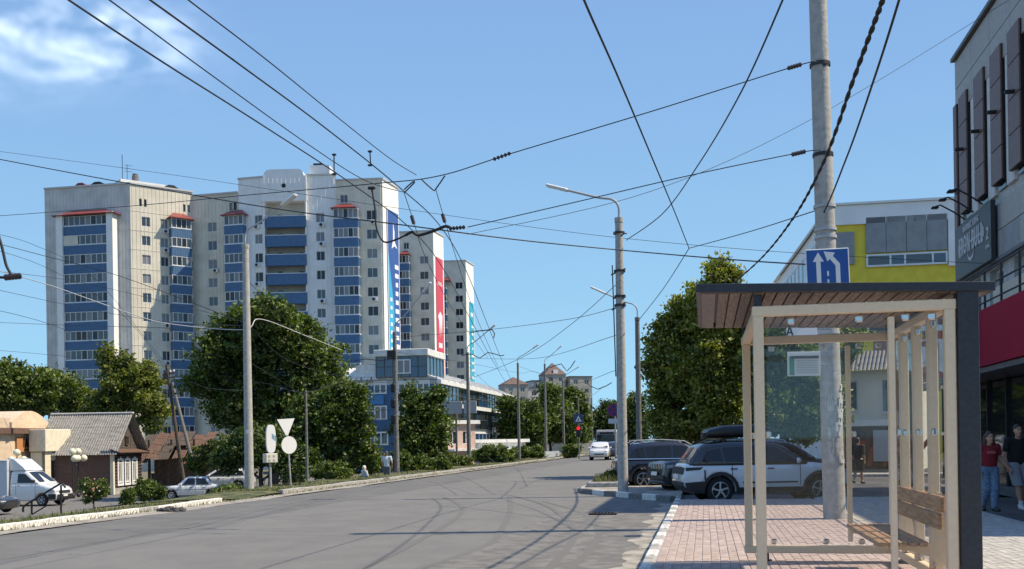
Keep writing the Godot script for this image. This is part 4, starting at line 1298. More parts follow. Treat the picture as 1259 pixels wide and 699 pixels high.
func ruin() -> void:
	var at := F(178, 585, 82, LOW)
	var t := thing("collapsed_barn", "dark collapsed wooden barn with sagging rusty roof sheets", "shed", Transform3D(Basis(Vector3.UP, 0.2).scaled(Vector3(1.0, 1.35, 1.0)), at))
	rng.seed = 77
	for k in 20:
		var h := rng.randf_range(0.9, 2.3)
		put(t, "board", boxm(Vector3(0.24, h, 0.04)), M.old_wood if k % 3 else M.rust, Transform3D(Basis(Vector3(0, 0, 1), rng.randf_range(-0.06, 0.06)), Vector3(0.4 + k * 0.26, h / 2, rng.randf_range(-0.05, 0.05))))
	for k in 4: put(t, "post", boxm(Vector3(0.16, 3.0, 0.16)), M.old_wood, T(0.3 + k * 1.8, 1.5, -0.3))
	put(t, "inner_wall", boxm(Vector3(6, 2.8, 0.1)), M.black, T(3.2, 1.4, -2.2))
	put(t, "end_wall", boxm(Vector3(0.1, 2.6, 3)), M.old_wood, T(6.1, 1.3, -1.6))
	for k in 13:
		var m: Mesh = ripple_roof(1.0, 2.6, 7, 0.02)
		put(t, "roof_sheet", m, M.rust if k % 3 else M.old_wood, Transform3D(Basis(Vector3.UP, rng.randf_range(-0.15, 0.15)) * Basis(Vector3.RIGHT, rng.randf_range(0.28, 0.5)) * Basis(Vector3(0, 0, 1), rng.randf_range(-0.12, 0.12)), Vector3(-0.4 + (k % 7) * 0.98, 3.5 - 0.08 * absf(k % 7 - 2) - (0.55 if k > 6 else 0.0) + rng.randf_range(-0.1, 0.1), -2.2 if k < 7 else -1.0)))
	for k in 8:
		var m := MB.new()
		var a := Vector3(0.2 + k * 0.85, 3.3 + rng.randf_range(-0.2, 0.3), -2.4)
		m.tube([a, a + Vector3(rng.randf_range(-0.6, 0.6), -1.1, 3.0)], 0.05, 6)
		put(t, "rafter", m.mesh(), M.old_wood)
	# grey shed behind it with pale sheets thrown on the roof
	var s := thing("garden_shed", "grey board shed with pale sheets on its roof behind the barn", "shed", Transform3D(Basis(Vector3.UP, 0.1), F(284, 580, 92, LOW)))
	for k in 18: put(s, "board", boxm(Vector3(0.2, 2.6, 0.04)), M.slate if k % 4 else M.pole_dark, T(-1.85 + k * 0.21, 1.3, rng.randf_range(-0.01, 0.01)))
	put(s, "end_wall", boxm(Vector3(0.06, 2.6, 3)), M.pole_dark, T(1.9, 1.3, -1.55))
	put(s, "roof", boxm(Vector3(4.6, 0.08, 3.8)), M.pole_dark, T(0, 2.9, -1.4) * Transform3D(Basis(Vector3.RIGHT, 0.2), Vector3.ZERO))
	for k in 3: put(s, "loose_sheet", ripple_roof(1.6, 1.8, 8, 0.02), M.kerb_white, Transform3D(Basis(Vector3.UP, k * 0.5) * Basis(Vector3.RIGHT, 0.35 + k * 0.1), Vector3(-1.2 + k * 0.9, 3.3, -1.6 + k * 0.25)))

# ---------- buildings east of the road ----------
func build_east() -> void:
	rng.seed = 501
	M.panel_grey = grain([[0.36, 0.325, 0.285], [0.41, 0.37, 0.325]], [0.3, 0.7], 2.0, 0.012, 80, 0.5)
	M.panel_dark = grain([[0.085, 0.084, 0.09], [0.11, 0.108, 0.115]], [0.3, 0.7], 2.0, 0.012, 81, 0.5)
	M.fin_brown = grain([[0.14, 0.078, 0.062], [0.17, 0.095, 0.076]], [0.3, 0.7], 2.0, 0.012, 82, 0.5)
	M.render_grey = grain([[0.44, 0.43, 0.41], [0.52, 0.51, 0.49]], [0.3, 0.7], 3.0, 0.012, 83, 0.8)
	M.render_pale = grain([[0.6, 0.58, 0.54], [0.68, 0.66, 0.62]], [0.3, 0.7], 3.0, 0.012, 86, 0.8)
	M.red_fascia = mat(0.27, 0.008, 0.03, 0.7)
	M.red_fascia.metallic_specular = 0.25
	M.yellow = grain([[0.7, 0.54, 0.035], [0.77, 0.6, 0.045]], [0.3, 0.7], 6.0, 0.012, 84, 0.6)
	M.clad_grey = grain([[0.25, 0.25, 0.255], [0.29, 0.29, 0.295]], [0.3, 0.7], 5.0, 0.012, 85, 0.55)
	gym_building()
	yellow_building()
	corner_house()

func gym_building() -> void:
	# facade looks at the road from x = 8.3; frame x runs towards the viewer, z = out over the walk
	const X := 8.7
	const Z0 := 37.4
	const L := 10.8
	const H := 14.6
	var fr := wallframe(R(X, 0, Z0), R(X, 0, Z0 - L))
	var t := thing("gym_building", "grey panelled building with tall brown vertical fins and black gym sign", "building", fr)
	# rows of openings
	var holes := []
	for k in 4: holes.append(Rect2(0.9 + k * 2.55, 5.25, 1.5, 1.55))
	put(t, "wall", wall_mesh(L, H - 0.1, holes, 0.35), M.render_grey)
	for r in holes: window(t, Transform3D(), r, [0.5], M.pane, M.white_pvc, 0.25, 0.08)
	put(t, "end_wall", boxm(Vector3(0.25, H, 16)), M.render_grey, T(0.1, H / 2, -8.05))
	put(t, "end_wall", boxm(Vector3(0.25, H, 16)), M.render_grey, T(L - 0.12, H / 2, -8.05))
	put(t, "roof", boxm(Vector3(L, 0.3, 16)), M.roof_felt, T(L / 2, H - 0.3, -8))
	# parapet panels
	for k in 5:
		for r in 2:
			put(t, "parapet_panel", boxm(Vector3(L / 5 - 0.025, 0.93, 0.08)), M.panel_grey, T((k + 0.5) * L / 5, H - 2.0 + 0.48 + r * 0.96, 0.09))
	put(t, "parapet_cap", boxm(Vector3(L + 0.2, 0.12, 0.5)), M.panel_dark, T(L / 2, H + 0.02, 0.0))
	# strips of pale wall between windows, fins in front
	for k in 6: put(t, "pilaster", boxm(Vector3(0.75, 4.2, 0.1)), M.render_pale, T(0.35 + k * 1.95, 11.0, 0.06))
	for k in 5: put(t, "slot_window", boxm(Vector3(0.8, 3.9, 0.06)), M.pane_dark, T(1.32 + k * 1.95, 10.9, 0.04))
	var ys := [[0.2, 6.95, 13.0, 0.4], [1.25, 9.15, 13.05, 1.0], [3.25, 9.15, 13.05, 1.1], [5.15, 9.15, 13.05, 1.1], [6.95, 9.15, 13.05, 1.1], [8.85, 9.15, 13.05, 1.1]]
	for q in ys:
		var n := 4
		var fin := put(t, "fin", boxm(Vector3(q[3] - 0.04, q[2] - q[1], 0.1)), M.black, T(q[0], (q[1] + q[2]) / 2, 0.12))
		for k in n:
			put(fin, "fin_panel", boxm(Vector3(q[3], (q[2] - q[1]) / n - 0.025, 0.05), 0.006), M.fin_brown, T(0.0, -(q[2] - q[1]) / 2 + (k + 0.5) * (q[2] - q[1]) / n, 0.07))
		put(fin, "floodlight", boxm(Vector3(0.12, 0.1, 0.3), 0.02), M.black, T(0.1, 0.1, 0.2))
	# grey cladding band that carries the sign
	for k in 6:
		for r in 2:
			put(t, "band_panel", boxm(Vector3(L / 6 - 0.02, 0.78, 0.1), 0.006), M.panel_grey if (k + r) % 3 else M.clad_grey, T((k + 0.5) * L / 6, 7.35 + r * 0.8, 0.12))
	put(t, "sill_course", boxm(Vector3(L, 0.1, 0.3)), M.panel_dark, T(L / 2, 6.9, 0.1))
	# gym sign with lettering, emblem and gooseneck lamps
	var sg := put(t, "sign_board", boxm(Vector3(4.4, 1.75, 0.14), 0.01), mat(0.022, 0.026, 0.03, 0.45), T(2.9, 7.8, 0.3))
	var pale := mat(0.5, 0.5, 0.5, 0.6)
	lettering(sg, "lettering", "ФИТНЕС КЛУБ", 0.2, 0.02, pale, T(-0.1, 0.62, 0.08))
	lettering(sg, "lettering", "IRON BULL", 0.48, 0.02, pale, Transform3D(Basis().scaled(Vector3(0.85, 1.25, 1)), Vector3(-0.12, 0.1, 0.08)))
	lettering(sg, "lettering", "2", 0.36, 0.02, pale, T(1.85, -0.05, 0.08))
	lettering(sg, "lettering", "этаж", 0.13, 0.02, pale, T(1.85, -0.42, 0.08))
	var em := MB.new()
	em.box(Vector3(-0.12, 0.1, 0.075), Vector3(3.1, 0.06, 0.012))
	for s in [-1, 1]:
		for k in 3: em.box(Vector3(-0.12 + s * (1.55 - k * 0.1), 0.1, 0.078), Vector3(0.055, 0.3 + k * 0.16, 0.012))
	em.prism(PackedVector2Array([Vector2(-0.55, -0.2), Vector2(-0.4, -0.45), Vector2(-0.12, -0.52), Vector2(0.16, -0.45), Vector2(0.32, -0.2), Vector2(0.12, -0.36), Vector2(-0.12, -0.4), Vector2(-0.38, -0.36)]), 0.07, 0.084)
	put(sg, "emblem", em.mesh(), pale)
	for k in 3:
		var m := MB.new()
		m.tube([Vector3(-1.1 + k * 1.1, 0.98, 0), Vector3(-1.1 + k * 1.1, 1.25, 0.35), Vector3(-1.1 + k * 1.1, 1.5, 0.75), Vector3(-1.1 + k * 1.1, 1.46, 0.9)], 0.025, 6)
		m.cbox(Vector3(-1.1 + k * 1.1, 1.42, 0.92), Vector3(0.2, 0.07, 0.22), 0.02)
		put(sg, "sign_lamp", m.mesh(), M.black)
	# ground floor: dark shop front, terrace and red fascia
	var g := thing("glazed_shop", "dark glazed shop front under red fascia and terrace railing", "shop", wallframe(R(X - 0.9, 0, 36.5), R(X - 0.9, 0, 17.5)))
	var GL := 19.0
	for k in 11:
		put(g, "mullion", boxm(Vector3(0.1, 3.1, 0.14)), M.black, T(0.3 + k * 1.84, WALK + 1.55, 0))
		if k < 10:
			var pn := put(g, "pane", boxm(Vector3(1.72, 2.95, 0.03)), M.pane_dark, T(1.22 + k * 1.84, WALK + 1.55, -0.02))
			if k in [3, 6]: put(pn, "door_handle", boxm(Vector3(0.05, 0.7, 0.06)), M.galv, T(0.6, -0.4, 0.06))
	put(g, "plinth", boxm(Vector3(GL, 0.25, 0.2)), M.panel_dark, T(GL / 2, WALK + 0.1, 0.03))
	put(g, "core", boxm(Vector3(GL - 0.1, 3.3, 0.2)), M.black, T(GL / 2, WALK + 1.6, -0.6))
	put(g, "soffit", boxm(Vector3(GL, 0.12, 2.6)), M.panel_dark, T(GL / 2, 3.32, -0.1))
	var fa := put(g, "red_fascia", boxm(Vector3(GL, 1.35, 0.12)), M.red_fascia, T(GL / 2, 4.08, 1.2))
	put(fa, "seam", boxm(Vector3(0.02, 1.35, 0.13)), M.black, T(-2.3, 0, 0))
	var lg := put(fa, "logo_disc", boxm(Vector3(1.1, 1.1, 0.06), 0.02), mat(0.24, 0.012, 0.14, 0.4), T(-0.1, 0.12, 0.09))
	lettering(lg, "lettering", "W", 0.6, 0.03, M.white, T(0, 0, 0.04))
	put(g, "terrace", boxm(Vector3(GL, 0.12, 2.2)), M.concrete, T(GL / 2, 4.72, 0.1))
	put(g, "terrace_wall", boxm(Vector3(9.5, 0.6, 0.2)), M.wall_cream, T(14.2, 5.05, 0.7))
	var rl := MB.new()
	for k in 3: rl.tube([Vector3(0, 4.95 + k * 0.36, 1.15), Vector3(GL, 4.95 + k * 0.36, 1.15)], 0.022, 6)
	put(g, "handrail", rl.mesh(), M.black)
	for k in 14: put(g, "railing_post", boxm(Vector3(0.045, 0.95, 0.045)), M.black, T(0.3 + k * 1.4, 5.22, 1.15))
	put(g, "side_wall", boxm(Vector3(0.2, 4.7, 2.2)), M.render_grey, T(GL - 0.1, 2.35, -0.9))

func yellow_building() -> void:
	var a := F(1026, 400, 70, 0); var b := F(1215, 400, 68.2, 0)
	var fr := wallframe(a, b)
	var w := (b - a).length()
	var t := thing("retail_building", "yellow and grey retail building with ribbon windows behind the bus stop", "building", fr)
	const H := 17.5
	put(t, "wall", wall_mesh(w, H, [], 0.2), M.yellow)
	put(t, "top_band", boxm(Vector3(w + 0.1, 1.3, 0.3)), M.wall_white, T(w / 2, H - 0.65, 0.02))
	put(t, "roof_cap", boxm(Vector3(w + 0.4, 0.15, 0.6)), M.white, T(w / 2, H + 0.1, 0.0))
	# grey panel fields and ribbon windows
	for q in [[2.1, 5.2], [7.9, 5.4]]:
		for k in 4:
			put(t, "clad_panel", boxm(Vector3(q[1] / 4 - 0.03, 2.4, 0.14)), M.clad_grey, T(q[0] + (k + 0.5) * q[1] / 4, 15.4, 0.1))
		for r in [[13.25, 0.85], [8.6, 1.1]]:
			var f := put(t, "ribbon_window", window_frame(q[1], r[1], [0.3, 0.48, 0.82], 0.12), M.white_pvc, T(q[0] + q[1] / 2, r[0] + r[1] / 2, 0.12))
			for k in 4:
				var x0: float = [0.0, 0.3, 0.48, 0.82][k]; var x1: float = [0.3, 0.48, 0.82, 1.0][k]
				put(f, "pane", boxm(Vector3((x1 - x0) * q[1] - 0.12, r[1] - 0.14, 0.03)), M.pane_teal if k % 2 else M.pane, T(-q[1] / 2 + (x0 + x1) / 2 * q[1], 0, -0.02))
	put(t, "pilaster", boxm(Vector3(0.5, 3.6, 0.2)), M.wall_white, T(7.6, 14.9, 0.13))
	put(t, "corner_panel", boxm(Vector3(1.2, 2.2, 0.12)), M.clad_grey, T(0.75, 14.6, 0.09))
	# long side with pale vertical fins
	var c := F(955, 400, 104, 0)
	var inv := fr.affine_inverse()
	var sf := inv * wallframe(c, a)
	var sl := (a - c).length()
	put(t, "side_wall", wall_mesh(sl, H, [], 0.2), M.wall_white, sf)
	for k in 14:
		var f := put(t, "side_window", window_frame(sl / 14 - 0.5, 12.5, [], 0.15), M.white_pvc, sf * T((k + 0.5) * sl / 14, 10.2, 0.06))
		for r in 5: put(f, "pane", boxm(Vector3(sl / 14 - 0.8, 2.35, 0.03)), M.pane_teal if (r + k) % 3 else M.pane, T(0, -5.0 + r * 2.5, 0))
	put(t, "roof_cap", boxm(Vector3(sl, 0.15, 0.6)), M.white, sf * T(sl / 2, H + 0.1, 0))
	put(t, "roof", boxm(Vector3(w, 0.2, 30)), M.roof_felt, T(w / 2, H - 0.5, -15))
	put(t, "rear_wall", boxm(Vector3(0.3, H, 30)), M.wall_white, T(w - 0.2, H / 2, -15))

func corner_house() -> void:
	var a := F(1038, 500, 52, 0); var b := F(1128, 500, 50.5, 0)
	var fr := wallframe(a, b)
	var w := (b - a).length()
	var t := thing("corner_house", "beige two storey house with ribbed roof and painted ground floor", "building", fr)
	var holes := [Rect2(1.75, 2.95, 0.9, 1.7), Rect2(0.15, 3.1, 0.5, 1.5)]
	put(t, "wall", wall_mesh(w, 5.1, holes, 0.25), M.wall_cream)
	for r in holes: window(t, Transform3D(), r, [0.5] if r.size.x > 0.6 else [], M.pane, M.white_pvc, 0.15, 0.07, true)
	put(t, "string_course", boxm(Vector3(w + 0.2, 0.3, 0.3)), M.wall_white, T(w / 2, 2.45, 0.08))
	put(t, "shop_wall", boxm(Vector3(w, 2.1, 0.12)), mat(0.09, 0.04, 0.032, 0.7), T(w / 2, 1.2, 0.08))
	# painted mural bands on the ground floor wall
	var m := MB.new()
	for k in 5:
		var x := 0.3 + k * 0.75
		m.prism(PackedVector2Array([Vector2(x, 0.3), Vector2(x + 0.22, 0.3), Vector2(x + 0.35, 1.0), Vector2(x + 0.75, 1.5), Vector2(x + 0.55, 1.6), Vector2(x + 0.15, 1.15)]), 0.142, 0.147)
	var mu := put(t, "mural", m.mesh(), mat(0.36, 0.1, 0.03, 0.7))
	mu.set_meta("kind", "stuff")
	put(t, "notice_board", boxm(Vector3(0.75, 1.55, 0.06), 0.01), mat(0.45, 0.47, 0.48, 0.6), T(1.75, 1.3, 0.2))
	var rr := ripple_roof(w + 0.8, 2.0, 22, 0.05)
	put(t, "roof_slope", rr, M.panel_dark, Transform3D(Basis(Vector3.RIGHT, 0.55), Vector3(-0.4, 6.15, -1.3)))
	put(t, "side_wall", boxm(Vector3(0.2, 5.1, 8)), M.wall_cream, T(0.1, 2.55, -4.05))
	put(t, "side_wall", boxm(Vector3(0.2, 5.1, 8)), M.wall_cream, T(w - 0.1, 2.55, -4.05))
	put(t, "chimney", boxm(Vector3(0.7, 1.2, 0.7)), M.brickish, T(1.6, 6.6, -2.0))

# ---------- bus shelter ----------
func build_shelter() -> void:
	rng.seed = 601
	M.cream_steel = grain([[0.73, 0.57, 0.38], [0.76, 0.6, 0.4]], [0.3, 0.7], 0.8, 0.02, 90, 0.45)
	M.graphite = grain([[0.02, 0.023, 0.03], [0.027, 0.03, 0.038]], [0.3, 0.7], 0.8, 0.02, 91, 0.42)
	M.clear = glass(0.03, 0.04, 0.036, 0.03, 0.01)
	M.clear.metallic_specular = 0.36
	M.chrome = mat(0.6, 0.6, 0.6, 0.2, 1.0)
	M.planks = []
	for k in 3:
		var s: float = [1.0, 0.82, 1.15][k]
		var m := grain([[0.14 * s, 0.095 * s, 0.072 * s], [0.2 * s, 0.145 * s, 0.112 * s], [0.26 * s, 0.195 * s, 0.155 * s]], [0.2, 0.5, 0.8], 1.0, 0.012, 92 + k, 0.6, 0.25)
		m.uv1_scale = Vector3(3.2, 3.2, 0.35)
		M.planks.append(m)
	M.slat = []
	for k in 3:
		var s: float = [1.0, 0.85, 1.12][k]
		var m := grain([[0.26 * s, 0.145 * s, 0.072 * s], [0.36 * s, 0.21 * s, 0.11 * s], [0.44 * s, 0.275 * s, 0.155 * s]], [0.2, 0.5, 0.8], 1.0, 0.012, 96 + k, 0.55, 0.25)
		m.uv1_scale = Vector3(3.5, 3.5, 0.4)
		M.slat.append(m)
	# frame: x to the right across the walk, z towards the viewer
	var n0 := R(0, 0, 0)
	var nl := P(936.5, 690, 1260.0 / 124.0)
	var ahead := -nl.z
	var x0 := nl.x
	var t := thing("bus_shelter", "glass bus shelter with cream frame, graphite posts and wood lined roof", "bus shelter", T(x0, WALK, -ahead))
	var W := 1.8        # width across the walk
	var D := 3.1        # length along the road
	var LOWB := 0.2     # lower rail
	var HI := 2.78      # upper rail
	var s := 0.1
	# end frames (near z = 0, far z = -D)
	for z in [0.0, -D]:
		var f := Node3D.new(); f.name = "end_frame"; t.add_child(f, true); f.position = Vector3(0, 0, z)
		put(f, "post", boxm(Vector3(s, HI - LOWB, s), 0.008), M.cream_steel, T(0, (HI + LOWB) / 2, 0))
		put(f, "post", boxm(Vector3(s, HI - LOWB, s), 0.008), M.cream_steel, T(W - 0.02, (HI + LOWB) / 2, 0))
		put(f, "mid_post", boxm(Vector3(0.06, HI - LOWB - s, 0.06), 0.005), M.cream_steel, T(1.25, (HI + LOWB) / 2, 0))
		put(f, "rail", boxm(Vector3(W + s, s, s - 0.004), 0.008), M.cream_steel, T((W - 0.02) / 2, HI + s / 2 - 0.003, 0))
		put(f, "rail", boxm(Vector3(W + s, s, s - 0.004), 0.008), M.cream_steel, T((W - 0.02) / 2, LOWB - s / 2 + 0.003, 0))
		for q in [[0.06, 1.21], [1.29, 1.72]]:
			put(f, "pane", boxm(Vector3(q[1] - q[0] - 0.03, HI - LOWB - 0.05, 0.008)), M.clear, T((q[0] + q[1]) / 2, (HI + LOWB) / 2, 0.0))
			for y in [LOWB + 0.05, HI - 0.06]:
				for u in [0.22, 0.78]:
					put(f, "clip", boxm(Vector3(0.075, 0.07, 0.05), 0.014), M.chrome, T(lerpf(q[0], q[1], u), y, 0.0))
			for y in [(LOWB + HI) / 2 + 0.12]:
				put(f, "clip", boxm(Vector3(0.06, 0.075, 0.05), 0.014), M.chrome, T(q[0] + 0.02, y, 0.0))
	# side rails along the road side, top only; back wall panels with posts
	put(t, "side_rail", boxm(Vector3(s - 0.006, s - 0.006, D - s), 0.008), M.cream_steel, T(0, HI + s / 2 - 0.003, -D / 2))
	put(t, "back_rail", boxm(Vector3(s - 0.006, s - 0.006, D - s), 0.008), M.cream_steel, T(W - 0.02, HI + s / 2 - 0.003, -D / 2))
	put(t, "back_rail", boxm(Vector3(s - 0.006, s - 0.006, D - s), 0.008), M.cream_steel, T(W - 0.02, LOWB - s / 2 + 0.003, -D / 2))
	for k in 3: put(t, "back_post", boxm(Vector3(s, HI - LOWB, s), 0.008), M.cream_steel, T(W - 0.02, (HI + LOWB) / 2, -D * (k + 1) / 4))
	for k in 4:
		put(t, "back_pane", boxm(Vector3(0.008, HI - LOWB - 0.05, D / 4 - 0.13)), M.clear, T(W - 0.02, (HI + LOWB) / 2, -D * (k + 0.5) / 4))
		for y in [LOWB + 0.05, (LOWB + HI) / 2 + 0.12, HI - 0.06]:
			for u in [-1, 1]: put(t, "clip", boxm(Vector3(0.05, 0.075, 0.06), 0.014), M.chrome, T(W - 0.02, y, -D * (k + 0.5) / 4 + u * (D / 8 - 0.06)))
	# graphite posts carrying the roof
	var RH := 2.97
	for q in [[W + 0.14, -0.02, 0.19], [W + 0.12, -D + 0.1, 0.16]]:
		put(t, "roof_post", boxm(Vector3(q[2], RH, 0.18), 0.006), M.graphite, T(q[0], RH / 2, q[1]))
		put(t, "base_plate", boxm(Vector3(q[2] + 0.1, 0.012, 0.28)), M.graphite, T(q[0], 0.012, q[1]))
	for q in [[0.0, -0.03], [0.0, -D + 0.02]]:
		put(t, "roof_stub", boxm(Vector3(0.075, 3.06 - HI - s, 0.075), 0.006), M.graphite, T(q[0], (HI + s + 3.04) / 2, q[1]))
	for q in [[0.2, 0.0], [0.2, -D]]:
		put(t, "leg", boxm(Vector3(0.09, LOWB - s, 0.09), 0.006), M.graphite, T(q[0], (LOWB - s) / 2, q[1]))
		put(t, "foot_plate", boxm(Vector3(0.16, 0.012, 0.16)), M.graphite, T(q[0], 0.012, q[1]))
	# roof: sloping slightly to the back, planks below, graphite edge
	var RW := 2.78
	var RD := 3.2
	var roof := Node3D.new(); roof.name = "roof"; t.add_child(roof, true)
	roof.transform = Transform3D(Basis(Vector3(0, 0, 1), -0.036), Vector3(-0.6, 3.035, 0.07))
	put(roof, "edge_strip", boxm(Vector3(RW, 0.085, 0.05), 0.004), M.graphite, T(RW / 2, 0.04, 0.0))
	put(roof, "edge_strip", boxm(Vector3(RW, 0.085, 0.05), 0.004), M.graphite, T(RW / 2, 0.04, -RD))
	for x in [0.025, RW - 0.025]: put(roof, "edge_strip", boxm(Vector3(0.05, 0.083, RD - 0.06), 0.004), M.graphite, T(x, 0.04, -RD / 2))
	put(roof, "deck", boxm(Vector3(RW - 0.1, 0.03, RD - 0.1)), M.graphite, T(RW / 2, 0.062, -RD / 2))
	put(roof, "soffit_board", boxm(Vector3(0.14, 0.02, RD - 0.06)), grain([[0.2, 0.16, 0.145], [0.26, 0.21, 0.19]], [0.3, 0.7], 1.0, 0.02, 99, 0.6), T(0.12, -0.005, -RD / 2))
	var n := 22
	for k in n:
		var pw := (RW - 0.26) / n
		put(roof, "plank", boxm(Vector3(pw - 0.014, 0.02, RD - 0.06), 0.004), M.planks[rng.randi() % 3], T(0.21 + (k + 0.5) * pw, -0.004 - 0.002 * (k % 2), -RD / 2))
	# bench
	var b := thing("slatted_bench", "wood slatted bench with two plank backrest inside the bus shelter", "bench", T(x0 + W - 0.06, WALK + 0.05, -ahead + 0.2))
	for k in 5: put(b, "seat_slat", boxm(Vector3(0.085, 0.045, 2.3), 0.008), M.slat[k % 3], T(-0.16 - k * 0.1, 0.45, -1.62))
	for k in 2: put(b, "back_slat", boxm(Vector3(0.04, 0.155, 2.35), 0.008), M.slat[(k * 2) % 3], T(-0.03 + k * 0.025, 0.68 + k * 0.17, -1.55))
	for z in [-0.75, -2.5]:
		var m := MB.new()
		m.prism(PackedVector2Array([Vector2(0.1, 0.0), Vector2(0.16, 0.0), Vector2(0.06, 0.95), Vector2(0.02, 0.95), Vector2(-0.05, 0.43), Vector2(-0.6, 0.42), Vector2(-0.6, 0.38), Vector2(-0.25, 0.36), Vector2(-0.02, 0.28)]), -0.03, 0.03)
		put(b, "bracket", m.mesh(), M.cream_steel, T(0, 0.0, z))

# ---------- poles ----------
func pole_mesh(h: float, r0: float, r1: float) -> ArrayMesh:
	var m := MB.new()
	m.lathe([Vector2(r0, -0.3), Vector2(lerpf(r0, r1, 0.5), h / 2), Vector2(r1, h - 0.15), Vector2(r1 * 1.12, h - 0.15), Vector2(r1 * 1.12, h), Vector2(0.0, h + 0.02)], 18)
	return m.mesh()

func lamp_arm(t: Node3D, h: float, out: Vector3, rise: float, r := 0.04) -> void:
	var m := MB.new()
	var pts := [Vector3(0, h - 0.1, 0), Vector3(0, h + 0.35, 0), Vector3(0, h + 0.6, 0) + out * 0.12, Vector3(0, h + 0.6 + rise * 0.25, 0) + out * 0.4, Vector3(0, h + 0.6 + rise, 0) + out]
	m.tube(smooth_pts(pts, 5), r, 8)
	var arm := put(t, "lamp_arm", m.mesh(), M.galv)
	var d: Vector3 = (pts[4] - pts[3]).normalized()
	var b := Basis.looking_at(d, Vector3.UP)
	m = MB.new()
	m.cbox(Vector3(0, 0, -0.3), Vector3(0.24, 0.1, 0.75), 0.035)
	put(arm, "lamp_head", m.mesh(), M.white_pvc, Transform3D(b, pts[4]))

func band(t: Node3D, y: float, r: float, eye: Vector3) -> void:   # clamp with a shackle towards a wire
	var m := MB.new()
	m.xf = T(0, y, 0)
	m.lathe([Vector2(r, -0.035), Vector2(r + 0.012, -0.035), Vector2(r + 0.012, 0.035), Vector2(r, 0.035)], 16)
	m.xf = Transform3D()
	var d := (eye - Vector3(0, y, 0)).normalized()
	m.tube([Vector3(0, y, 0) - d * (r + 0.08), Vector3(0, y, 0) + d * (r + 0.2)], 0.022, 6)
	put(t, "clamp", m.mesh(), M.steel_dark)

